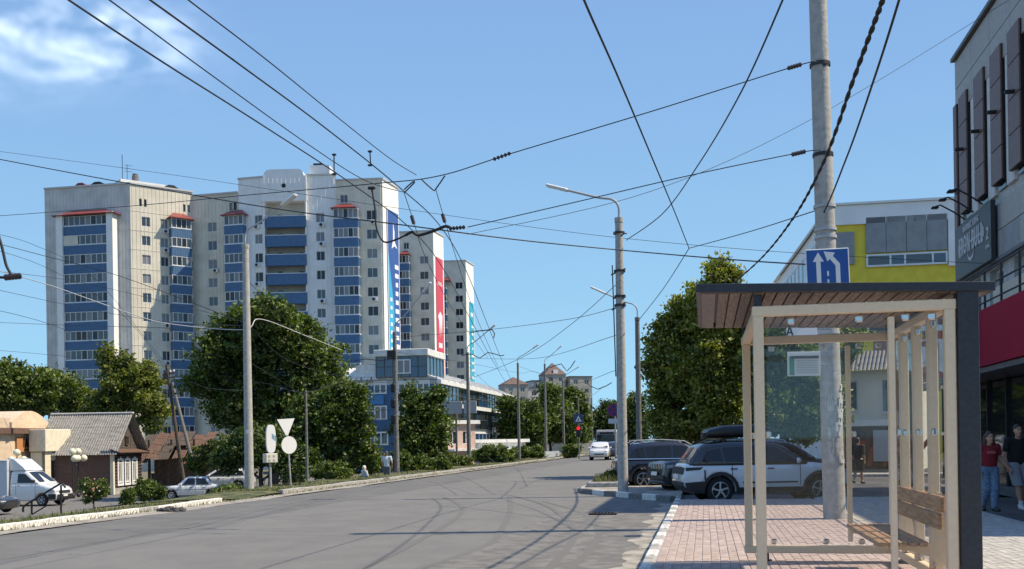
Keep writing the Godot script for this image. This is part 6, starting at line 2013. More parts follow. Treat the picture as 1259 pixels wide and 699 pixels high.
func build_cars() -> void:
	rng.seed = 801
	M.rubber = mat(0.014, 0.014, 0.015, 0.85)
	M.alloy = mat(0.42, 0.43, 0.44, 0.3, 0.8)
	M.alloy_dark = mat(0.1, 0.1, 0.11, 0.35, 0.6)
	var paint := func(r, g, b, metal := 0.0) -> StandardMaterial3D:
		var m := mat(r, g, b, 0.35, metal)
		m.clearcoat_enabled = true; m.clearcoat = 1.0; m.clearcoat_roughness = 0.04
		return m
	M.lamp_red = mat(0.22, 0.012, 0.012, 0.15)
	M.lamp_clear = mat(0.45, 0.46, 0.47, 0.12)
	M.plastic = mat(0.022, 0.022, 0.023, 0.6)
	var right := Vector3(cam.transform.basis.x.x, 0, cam.transform.basis.x.z).normalized()
	var fwd := Vector3.UP.cross(right)
	# --- white SUV with roof box
	var c := suv_spec()
	c.roof_mat = paint.call(0.012, 0.012, 0.013); c.arch_trim = M.plastic; c.mirror_mat = paint.call(0.66, 0.67, 0.67)
	c.lamps = [["tail_lamp", v([-2.24, 0.9, -2.24, 0.99, -1.78, 1.0, -1.86, 0.93]), M.plastic], ["headlamp", v([1.8, 0.82, 1.85, 0.9, 2.16, 0.86, 2.2, 0.78]), M.lamp_clear]]
	c.bands = [["rear_lamp_bar", v([-2.285, 0.8, -2.245, 0.98]), -0.98, 0.98, 0.01, M.plastic], ["rear_bumper", v([-2.16, 0.36, -2.27, 0.5, -2.285, 0.6]), -1.0, 1.0, 0.015, M.plastic], ["number_plate", v([-2.3, 0.68, -2.29, 0.79]), -0.3, 0.3, 0.02, M.white], ["grille", v([2.285, 0.5, 2.26, 0.74]), -0.85, 0.85, 0.01, M.plastic]]
	c.trims = [["sill_trim", v([-0.85, 0.31, -0.85, 0.44, 0.95, 0.44, 0.95, 0.31]), M.plastic], ["rear_trim", v([-2.2, 0.36, -2.27, 0.58, -1.78, 0.62, -1.74, 0.31, -2.1, 0.33]), M.plastic], ["side_strip", v([-0.72, 0.55, -0.72, 0.59, 0.78, 0.59, 0.78, 0.55]), M.plastic, 0.022], ["side_vent", v([-1.76, 0.66, -1.76, 0.92, -1.72, 0.92, -1.72, 0.66]), M.plastic, 0.02], ["front_trim", v([1.84, 0.31, 1.86, 0.5, 2.26, 0.5, 2.14, 0.33]), M.plastic]]
	var rw := G(885, 619, 0.012)
	var dir := (right + fwd * 0.05).normalized()
	var suv_at := heading(rw + dir * 1.32 - dir.cross(Vector3.UP) * 0.82, dir)
	build_car("parked_car", "white crossover with black roof and black roof box parked by the walk", "car", suv_at, c, paint.call(0.66, 0.67, 0.67))
	var bx := thing("roof_box", "black cargo box mounted on the white crossover roof", "roof box", suv_at * T(-0.55, 1.76, 0))
	var m := MB.new()
	var sec := []
	for q in [[-1.0, 0.1, 0.36], [-0.92, 0.26, 0.41], [-0.5, 0.36, 0.42], [0.3, 0.38, 0.42], [0.8, 0.3, 0.38], [1.02, 0.12, 0.3]]:
		var ring := []
		for k in 16:
			var a := TAU * k / 16
			ring.append(Vector3(q[0], maxf(0.0, 0.16 + signf(sin(a)) * pow(absf(sin(a)), 0.5) * (q[1] - 0.16 if sin(a) > 0 else 0.14)), signf(cos(a)) * pow(absf(cos(a)), 0.5) * q[2]))
		sec.append(ring)
	var st := SurfaceTool.new()
	st.begin(Mesh.PRIMITIVE_TRIANGLES); st.set_smooth_group(0)
	for i in sec.size() - 1:
		for k in 16:
			var j := (k + 1) % 16
			for p in [sec[i][k], sec[i + 1][j], sec[i][j], sec[i][k], sec[i + 1][k], sec[i + 1][j]]: st.add_vertex(p)
	for e in [0, sec.size() - 1]:
		for k in range(1, 15):
			for p in ([sec[e][0], sec[e][k], sec[e][k + 1]] if e == 0 else [sec[e][0], sec[e][k + 1], sec[e][k]]): st.add_vertex(p)
	st.index(); st.generate_normals()
	put(bx, "shell", st.commit(), mat(0.014, 0.014, 0.016, 0.35))
	for x in [-0.55, 0.45]: put(bx, "roof_bar", boxm(Vector3(0.06, 0.05, 1.2), 0.01), M.black, T(x, -0.04, 0))
	for x in [-0.55, 0.45]:
		for s in [-1, 1]: put(bx, "bar_foot", boxm(Vector3(0.09, 0.1, 0.07), 0.01), M.black, T(x, -0.08, s * 0.56))
	# --- dark blue SUV, tail to the road
	c = suv_spec()
	c.len = 4.7; c.arch_trim = M.plastic
	c.lamps = [["tail_lamp", v([-2.24, 0.86, -2.22, 1.0, -1.9, 1.02, -1.96, 0.9]), M.lamp_red], ["headlamp", v([1.8, 0.8, 1.85, 0.9, 2.16, 0.86, 2.2, 0.76]), M.lamp_clear]]
	c.bands = [["rear_bumper", v([-2.16, 0.36, -2.27, 0.5, -2.285, 0.6]), -1.0, 1.0, 0.015, M.plastic], ["lamp_bar", v([-2.255, 0.9, -2.23, 0.98]), -0.95, 0.95, 0.012, M.lamp_red], ["number_plate", v([-2.3, 0.68, -2.29, 0.79]), -0.3, 0.3, 0.02, M.white]]
	c.trims = [["window_chrome", v([-1.95, 1.07, -1.95, 1.1, 0.8, 1.1, 0.8, 1.07]), M.chrome, 0.02]]
	rw = G(791, 601, 0.012)
	dir = (right + fwd * 0.02).normalized()
	var at2 := heading(rw + dir * 1.32 - dir.cross(Vector3.UP) * 0.82, dir)
	var navy := build_car("parked_car", "dark blue crossover with silver roof rails parked tail towards the road", "car", at2, c, paint.call(0.006, 0.008, 0.024))
	for s in [-1, 1]:
		m = MB.new()
		m.tube([Vector3(-1.75, 1.6, s * 0.62), Vector3(-1.5, 1.74, s * 0.63), Vector3(-0.6, 1.76, s * 0.63), Vector3(0.2, 1.7, s * 0.63), Vector3(0.42, 1.58, s * 0.62)], 0.025, 6)
		put(navy, "roof_rail", m.mesh(), M.galv)
	m = MB.new()
	m.cbox(Vector3(-1.85, 1.64, 0), Vector3(0.35, 0.05, 1.2), 0.02)
	put(navy, "spoiler", m.mesh(), paint.call(0.006, 0.008, 0.024))
	# --- black off-roader facing the road, upright grille
	c = suv_spec()
	c.belt = 1.12; c.nose = 0.1; c.tumble = 0.12; c.arch_trim = M.plastic; c.mirror = Vector2(0.7, 1.2)
	c.body = v([-2.15, 0.36, -2.25, 0.5, -2.28, 0.8, -2.22, 1.12, 0.95, 1.12, 1.1, 1.11, 2.05, 1.05, 2.2, 1.0, 2.25, 0.75, 2.28, 0.55, 2.2, 0.34])
	c.cabin = v([-2.2, 1.08, -2.15, 1.2, -2.0, 1.62, -1.9, 1.7, -0.5, 1.74, 0.2, 1.7, 0.4, 1.62, 0.98, 1.16, 0.98, 1.08]); c.top = 1.74
	c.windows = [v([-1.95, 1.2, -1.85, 1.58, -1.2, 1.62, -1.2, 1.18]), v([-1.12, 1.18, -1.12, 1.62, -0.3, 1.62, -0.3, 1.18]), v([-0.22, 1.18, -0.22, 1.62, 0.15, 1.6, 0.68, 1.18])]
	c.screen = v([0.42, 1.58, 0.94, 1.19]); c.back = v([-2.13, 1.24, -2.02, 1.58])
	c.lamps = [["headlamp", v([2.0, 0.86, 2.0, 0.96, 2.2, 0.95, 2.22, 0.85]), M.lamp_clear]]
	c.bands = [["front_bumper", v([2.275, 0.5, 2.27, 0.62]), -1.0, 1.0, 0.04, M.plastic], ["number_plate", v([2.285, 0.6, 2.265, 0.72]), -0.32, 0.32, 0.05, M.white], ["bumper_chrome", v([2.24, 0.42, 2.26, 0.46]), -0.9, 0.9, 0.03, M.chrome], ["headlamp_face", v([2.225, 0.86, 2.205, 0.97]), -0.92, -0.66, 0.012, M.lamp_clear], ["headlamp_face", v([2.225, 0.86, 2.205, 0.97]), 0.66, 0.92, 0.012, M.lamp_clear]]
	dir = (-right - fwd * 0.22).normalized()
	var jat := heading(F(814, 600, 33.3, 0.012) - dir * 2.05, dir)
	var jeep := build_car("parked_car", "black off road car with slotted chrome grille facing the road", "car", jat, c, paint.call(0.012, 0.013, 0.015))
	for k in 7: put(jeep, "grille_slot", boxm(Vector3(0.03, 0.17, 0.11), 0.01), M.chrome, T(2.235, 0.9, -0.45 + k * 0.15) * Transform3D(Basis(Vector3(0, 0, 1), 0.1), Vector3.ZERO))
	for k in 7: put(jeep, "grille_core", boxm(Vector3(0.03, 0.14, 0.07), 0.008), M.black, T(2.243, 0.9, -0.45 + k * 0.15) * Transform3D(Basis(Vector3(0, 0, 1), 0.1), Vector3.ZERO))
	# --- further parked cars: roofs behind the others
	c = suv_spec()
	dir = right
	var blk := build_car("parked_car", "black estate with black roof rails standing behind the dark blue crossover", "car", heading(F(868, 600, 42.5, 0.012), -dir), c, paint.call(0.01, 0.011, 0.013))
	for s in [-1, 1]:
		m = MB.new()
		m.tube([Vector3(-1.7, 1.6, s * 0.62), Vector3(-1.4, 1.73, s * 0.63), Vector3(0.0, 1.74, s * 0.63), Vector3(0.4, 1.6, s * 0.62)], 0.03, 6)
		put(blk, "roof_rail", m.mesh(), M.black)
	c = suv_spec()
	build_car("parked_car", "dark grey crossover parked behind the white crossover bonnet", "car", heading(F(952, 600, 33.8, 0.012), (dir + fwd * 0.1).normalized()), c, paint.call(0.02, 0.021, 0.024))
	# --- oncoming white car and dark car, far down the road
	c = suv_spec()
	c.bands = [["grille", v([2.285, 0.5, 2.26, 0.72]), -0.6, 0.6, 0.012, M.plastic], ["headlamp_face", v([2.24, 0.76, 2.2, 0.86]), -0.98, -0.6, 0.014, M.lamp_clear], ["headlamp_face", v([2.24, 0.76, 2.2, 0.86]), 0.6, 0.98, 0.014, M.lamp_clear]]
	build_car("oncoming_car", "white crossover driving towards the crossing in the far lane", "car", heading(F(738, 560, 96, 0.01), R(0.05, 0, -1)), c, paint.call(0.66, 0.67, 0.67))
	c = suv_spec()
	build_car("oncoming_car", "dark crossover driving along the road behind the white one", "car", heading(F(757, 560, 98, 0.01), R(0.0, 0, -1)), c, paint.call(0.02, 0.02, 0.022))
	bus(F(749, 555, 124, 0))
	# --- white saloon on the yard, boxy
	c = {"len": 4.15, "wid": 1.62, "belt": 0.88, "top": 1.42, "sill": 0.26, "front": 1.25, "rear": -1.2, "wheel": 0.29, "nose": 0.05, "tumble": 0.16, "round": 0.03, "mirror": Vector2(0.62, 0.95), "spokes": 8, "rim": M.galv,
		"body": v([-2.0, 0.3, -2.06, 0.45, -2.06, 0.8, -2.02, 0.9, -1.3, 0.93, -1.2, 0.88, 0.85, 0.88, 0.95, 0.89, 1.95, 0.82, 2.05, 0.78, 2.07, 0.45, 2.0, 0.3]),
		"cabin": v([-1.35, 0.86, -0.95, 1.36, -0.85, 1.41, 0.2, 1.42, 0.35, 1.37, 0.9, 0.92, 0.9, 0.86]),
		"windows": [v([-1.08, 0.93, -0.82, 1.33, -0.28, 1.35, -0.28, 0.93]), v([-0.2, 0.93, -0.2, 1.35, 0.22, 1.34, 0.6, 0.93])],
		"screen": v([0.38, 1.33, 0.85, 0.95]), "back": v([-1.28, 0.93, -0.97, 1.33]), "handles": [-0.75, 0.05], "seams": [-0.9, -0.24, 0.65],
		"lamps": [["tail_lamp", v([-2.05, 0.6, -2.05, 0.8, -1.92, 0.8, -1.92, 0.6]), M.lamp_red], ["headlamp", v([1.95, 0.6, 1.95, 0.76, 2.05, 0.76, 2.05, 0.6]), M.lamp_clear]],
		"bands": [["grille", v([2.07, 0.55, 2.055, 0.76]), -0.9, 0.9, 0.012, M.plastic], ["front_bumper", v([2.07, 0.4, 2.07, 0.5]), -1.0, 1.0, 0.06, M.galv], ["rear_bumper", v([-2.06, 0.4, -2.06, 0.5]), -1.0, 1.0, 0.06, M.galv]],
		"trims": [["side_strip", v([-1.95, 0.6, -1.95, 0.63, 1.9, 0.63, 1.9, 0.6]), M.plastic, 0.018]]}
	var sal := F(238, 610, 66.5, LOW + 0.05)
	build_car("saloon_car", "old boxy white saloon standing on the yard by the grassy mound", "car", heading(sal, (-right - fwd * 0.18).normalized()), c, paint.call(0.62, 0.63, 0.62))
	# --- white estate behind the saloon
	c = suv_spec()
	c.top = 1.5; c.belt = 0.95; c.wheel = 0.32; c.sill = 0.26; c.mirror = Vector2(0.7, 1.02)
	c.body = v([-2.12, 0.3, -2.27, 0.46, -2.28, 0.7, -2.2, 0.95, 0.95, 0.95, 1.3, 0.93, 1.95, 0.84, 2.2, 0.72, 2.28, 0.5, 2.15, 0.28])
	c.cabin = v([-2.18, 0.92, -2.1, 1.02, -1.85, 1.38, -1.7, 1.44, -0.8, 1.5, 0.0, 1.48, 0.35, 1.4, 1.05, 0.97, 1.05, 0.92])
	c.windows = [v([-1.75, 1.02, -1.6, 1.32, -1.25, 1.36, -1.2, 1.01]), v([-1.13, 1.01, -1.17, 1.37, -0.3, 1.39, -0.3, 1.0]), v([-0.22, 1.0, -0.22, 1.39, 0.15, 1.36, 0.75, 1.0])]
	c.screen = v([0.38, 1.37, 1.0, 1.0]); c.back = v([-2.06, 1.06, -1.86, 1.35]); c.handles = [-0.95, 0.05]
	c.lamps = [["tail_lamp", v([-2.24, 0.78, -2.2, 0.92, -1.95, 0.93, -1.98, 0.82]), M.lamp_red]]
	c.bands = [["lamp_bar", v([-2.25, 0.8, -2.21, 0.92]), 0.55, 0.98, 0.014, M.lamp_red], ["lamp_bar", v([-2.25, 0.8, -2.21, 0.92]), -0.98, -0.55, 0.014, M.lamp_red]]
	build_car("estate_car", "white estate car parked beyond the old saloon", "car", heading(F(274, 600, 75, LOW + 0.3), (-right - fwd * 0.05).normalized()), c, paint.call(0.62, 0.63, 0.63))
	# --- dark grey car nosing in beside the van
	c = suv_spec()
	c.top = 1.46; c.belt = 0.92; c.wheel = 0.32; c.sill = 0.25; c.mirror = Vector2(0.65, 0.98)
	c.body = v([-2.12, 0.3, -2.27, 0.46, -2.28, 0.7, -2.2, 0.95, -1.4, 0.96, -1.2, 0.92, 0.95, 0.92, 1.3, 0.9, 1.95, 0.8, 2.2, 0.68, 2.28, 0.48, 2.15, 0.26])
	c.cabin = v([-1.7, 0.9, -1.1, 1.36, -0.8, 1.44, 0.0, 1.45, 0.3, 1.38, 1.05, 0.94, 1.05, 0.88])
	c.windows = [v([-1.3, 0.98, -0.95, 1.33, -0.3, 1.37, -0.3, 0.97]), v([-0.22, 0.97, -0.22, 1.37, 0.12, 1.35, 0.7, 0.97])]
	c.screen = v([0.33, 1.35, 1.0, 0.97]); c.back = v([-1.62, 0.97, -1.12, 1.33])
	c.lamps = [["headlamp", v([1.7, 0.62, 1.75, 0.72, 2.1, 0.7, 2.2, 0.6, 1.95, 0.58]), M.lamp_clear]]
	c.bands = [["headlamp_face", v([2.22, 0.58, 2.2, 0.68]), 0.55, 0.98, 0.012, M.lamp_clear], ["grille", v([2.28, 0.42, 2.25, 0.58]), -0.6, 0.6, 0.012, M.plastic]]
	build_car("saloon_car", "dark grey saloon with its nose beside the white van", "car", heading(F(17, 620, 53.5, LOW + 0.1) - (right * 2.2), (right - fwd * 0.12).normalized()), c, paint.call(0.02, 0.022, 0.026))
	van(right, fwd, paint.call(0.66, 0.67, 0.66))

func van(right: Vector3, fwd: Vector3, paint: Material) -> void:
	var dir := (right - fwd * 0.16).normalized()
	var c := {"len": 4.0, "wid": 1.95, "belt": 1.35, "top": 2.1, "sill": 0.32, "front": 1.05, "rear": -3.0, "wheel": 0.35, "nose": 0.14, "tumble": 0.13, "mirror": Vector2(0.62, 1.5), "spokes": 6, "rim": M.galv,
		"body": v([-0.98, 0.34, -1.0, 1.35, 0.75, 1.35, 0.95, 1.32, 1.7, 1.1, 1.9, 0.95, 1.98, 0.7, 1.96, 0.45, 1.85, 0.34]),
		"cabin": v([-1.0, 1.3, -1.0, 2.02, -0.9, 2.1, -0.2, 2.1, 0.05, 2.04, 0.9, 1.36, 0.9, 1.3]),
		"windows": [v([-0.5, 1.36, -0.5, 1.92, -0.05, 1.92, 0.62, 1.4, 0.62, 1.36])],
		"screen": v([0.1, 2.0, 0.86, 1.39]), "back": v([-1.0, 1.4, -1.0, 1.9]), "handles": [-0.4], "seams": [-0.58, 0.68], "mirror_mat": M.plastic,
		"lamps": [["headlamp", v([1.45, 0.85, 1.5, 0.98, 1.86, 0.95, 1.9, 0.8, 1.6, 0.78]), M.lamp_clear]],
		"bands": [["grille", v([1.97, 0.72, 1.93, 0.9]), -0.7, 0.7, 0.015, M.plastic], ["bumper", v([1.9, 0.36, 1.96, 0.46, 1.98, 0.68]), -1.0, 1.0, 0.03, M.plastic], ["number_plate", v([1.97, 0.55, 1.975, 0.66]), -0.27, 0.27, 0.05, M.white], ["headlamp_face", v([1.94, 0.82, 1.92, 0.93]), 0.68, 0.98, 0.02, M.lamp_clear]],
		"trims": [["bumper_side", v([1.48, 0.36, 1.5, 0.7, 1.95, 0.7, 1.92, 0.38]), M.plastic, 0.02]]}
	var base := F(83, 626, 61.5, LOW + 0.04) - dir * 2.1
	var body: Array = c.body.duplicate()
	c.body = body
	var t := build_car("delivery_van", "white delivery van with box body parked before the arched shop", "van", heading(base, dir), c, paint)
	# only the front pair is under the cab outline; box behind
	var m := MB.new()
	m.cbox(Vector3(-2.95, 1.65, 0), Vector3(3.8, 2.2, 2.1), 0.03)
	var bx := put(t, "cargo_box", m.mesh(), mat(0.5, 0.52, 0.55, 0.5))
	for s in [-1, 1]:
		for y in [0.6, 2.7]: put(bx, "edge_rail", boxm(Vector3(3.8, 0.07, 0.03)), M.galv, T(-2.95, y, s * 1.065))
		for x in [-1.08, -4.8]: put(bx, "corner_rail", boxm(Vector3(0.07, 2.1, 0.03)), M.white, T(x, 1.65, s * 1.067))
	m = MB.new()
	m.prism(PackedVector2Array([Vector2(-1.02, 2.12), Vector2(0.0, 2.12), Vector2(-0.15, 2.3), Vector2(-0.75, 2.78), Vector2(-1.02, 2.85)]), -0.85, 0.85)
	put(t, "wind_deflector", m.mesh(), paint)
	put(t, "chassis", boxm(Vector3(5.6, 0.16, 0.7)), M.black, T(-1.9, 0.42, 0))

func bus(p: Vector3) -> void:
	var t := thing("bus", "white and dark city bus following the oncoming cars", "bus", heading(p, R(0.03, 0, -1)))
	var m := MB.new()
	m.cbox(Vector3(0, 1.65, 0), Vector3(9.5, 2.6, 2.45), 0.12)
	put(t, "body", m.mesh(), mat(0.2, 0.21, 0.23, 0.45))
	put(t, "roof", boxm(Vector3(9.3, 0.12, 2.3), 0.04), mat(0.66, 0.66, 0.66, 0.5), T(0, 3.0, 0))
	put(t, "windscreen", boxm(Vector3(0.04, 1.5, 2.3), 0.01), M.pane_dark, T(4.75, 1.75, 0))
	put(t, "front_panel", boxm(Vector3(0.05, 0.62, 2.3), 0.01), mat(0.03, 0.03, 0.035, 0.5), T(4.75, 0.68, 0))
	put(t, "destination_board", boxm(Vector3(0.03, 0.25, 1.6)), M.black, T(4.76, 2.7, 0))
	for s in [-1, 1]:
		for k in 6: put(t, "side_window", boxm(Vector3(1.3, 0.95, 0.03)), M.pane_dark, T(-3.8 + k * 1.45, 1.9, s * 1.225))
		for x in [-2.8, 3.0]:
			var wm := wheel_meshes(0.48, 0.26, 6)
			var wh := Node3D.new(); wh.name = "wheel"; t.add_child(wh, true)
			wh.transform = Transform3D(Basis(Vector3.UP, 0.0 if s > 0 else PI), Vector3(x, 0.48, s * 1.12))
			put(wh, "tyre", wm[0], M.rubber); put(wh, "rim", wm[1], M.alloy)
	for s in [-1, 1]: put(t, "headlamp", boxm(Vector3(0.05, 0.18, 0.4), 0.02), M.lamp_clear, T(4.76, 0.72, s * 0.9))

# ---------- people: one smooth skin round tapered bones, clothes as shells over it ----------
func blob_mesh(bones: Array, cell: float, k: float, clip: Variant) -> ArrayMesh:
	# bones: [a, b, ra, rb]; signed field on a grid, meshed as surface nets
	var lo := Vector3(9, 9, 9); var hi := Vector3(-9, -9, -9)
	for b in bones:
		var r := maxf(b[2], b[3]) + k + cell * 2
		lo = lo.min(b[0] - Vector3.ONE * r).min(b[1] - Vector3.ONE * r)
		hi = hi.max(b[0] + Vector3.ONE * r).max(b[1] + Vector3.ONE * r)
	var nx := int((hi.x - lo.x) / cell) + 2
	var ny := int((hi.y - lo.y) / cell) + 2
	var nz := int((hi.z - lo.z) / cell) + 2
	var f := PackedFloat32Array()
	f.resize(nx * ny * nz)
	f.fill(1.0)
	for b in bones:
		var a: Vector3 = b[0]; var d: Vector3 = b[1] - b[0]
		var dd := maxf(d.length_squared(), 1e-9)
		var ra: float = b[2]; var rb: float = b[3]
		var sq: Vector3 = b[4] if b.size() > 4 else Vector3.ONE     # flattening of the cross-section
		var m := maxf(ra, rb) + k + cell * 1.5
		var l := (a.min(b[1]) - Vector3.ONE * m - lo) / cell
		var h := (a.max(b[1]) + Vector3.ONE * m - lo) / cell
		for ix in range(maxi(0, int(l.x)), mini(nx, int(h.x) + 1)):
			for iy in range(maxi(0, int(l.y)), mini(ny, int(h.y) + 1)):
				for iz in range(maxi(0, int(l.z)), mini(nz, int(h.z) + 1)):
					var p := lo + Vector3(ix, iy, iz) * cell
					var t := clampf((p - a).dot(d) / dd, 0, 1)
					var v := ((p - a - d * t) / sq).length() - lerpf(ra, rb, t)
					var i := (ix * ny + iy) * nz + iz
					var o := f[i]
					var hh := clampf(0.5 + 0.5 * (o - v) / k, 0, 1)
					f[i] = lerpf(o, v, hh) - k * hh * (1 - hh)
	if clip != null:
		for ix in nx:
			for iy in ny:
				for iz in nz:
					var i := (ix * ny + iy) * nz + iz
					if f[i] < cell * 3: f[i] = maxf(f[i], clip.call(lo + Vector3(ix, iy, iz) * cell))
	var ids := {}
	var verts := PackedVector3Array()
	for ix in nx - 1:
		for iy in ny - 1:
			for iz in nz - 1:
				var base := (ix * ny + iy) * nz + iz
				var neg := 0
				for q in 8:
					if f[base + (ny * nz if q & 1 else 0) + (nz if q & 2 else 0) + (1 if q & 4 else 0)] < 0: neg += 1
				if neg == 0 or neg == 8: continue
				var sum := Vector3.ZERO
				var cnt := 0
				for e in [[0, 1], [2, 3], [4, 5], [6, 7], [0, 2], [1, 3], [4, 6], [5, 7], [0, 4], [1, 5], [2, 6], [3, 7]]:
					var p0 := Vector3(e[0] & 1, (e[0] >> 1) & 1, (e[0] >> 2) & 1)
					var p1 := Vector3(e[1] & 1, (e[1] >> 1) & 1, (e[1] >> 2) & 1)
					var v0 := f[base + int(p0.x) * ny * nz + int(p0.y) * nz + int(p0.z)]
					var v1 := f[base + int(p1.x) * ny * nz + int(p1.y) * nz + int(p1.z)]
					if (v0 < 0) == (v1 < 0): continue
					sum += p0.lerp(p1, v0 / (v0 - v1)); cnt += 1
				ids[base] = verts.size()
				verts.append(lo + (Vector3(ix, iy, iz) + sum / cnt) * cell)
	var st := SurfaceTool.new()
	st.begin(Mesh.PRIMITIVE_TRIANGLES)
	st.set_smooth_group(0)
	for vtx in verts: st.add_vertex(vtx)
	var dirs := [ny * nz, nz, 1]
	for base in ids:
		var i: int = base
		for ax in 3:
			var u: int = dirs[(ax + 1) % 3]; var w: int = dirs[(ax + 2) % 3]
			var j: int = i + dirs[ax]
			if j >= f.size() or (f[i] < 0) == (f[j] < 0): continue
			if not (ids.has(i - u) and ids.has(i - w) and ids.has(i - u - w)): continue
			var q := [ids[i], ids[i - u], ids[i - u - w], ids[i - w]]
			if f[i] < 0: q.reverse()
			for kk in [0, 1, 2, 0, 2, 3]: st.add_index(q[kk])
	st.generate_normals()
	return st.commit()

func hand_bones(wrist: Vector3, along: Vector3, palm: Vector3, thumb_side: float, curl: float) -> Array:
	var out := []
	var side := along.cross(palm).normalized() * thumb_side
	var kn := wrist + along * 0.085
	out.append([wrist, wrist + along * 0.03, 0.024, 0.024])
	for i in 4:
		var o := side * (0.03 - i * 0.02)
		out.append([wrist + along * 0.02 + o * 0.5, kn + o, 0.015, 0.012])
		var l: float = [0.068, 0.078, 0.072, 0.055][i]
		var d1 := (along * cos(curl) + palm * sin(curl)).normalized()
		var d2 := (along * cos(curl * 2.2) + palm * sin(curl * 2.2)).normalized()
		out.append([kn + o, kn + o + d1 * l * 0.55, 0.0095, 0.009])
		out.append([kn + o + d1 * l * 0.55, kn + o + d1 * l * 0.55 + d2 * l * 0.5, 0.009, 0.0075])
	var tb := wrist + along * 0.025 + side * 0.025
	out.append([tb, tb + along * 0.035 + side * 0.028 + palm * 0.01, 0.013, 0.011])
	out.append([tb + along * 0.035 + side * 0.028 + palm * 0.01, tb + along * 0.066 + side * 0.03 + palm * 0.022, 0.011, 0.008])
	return out

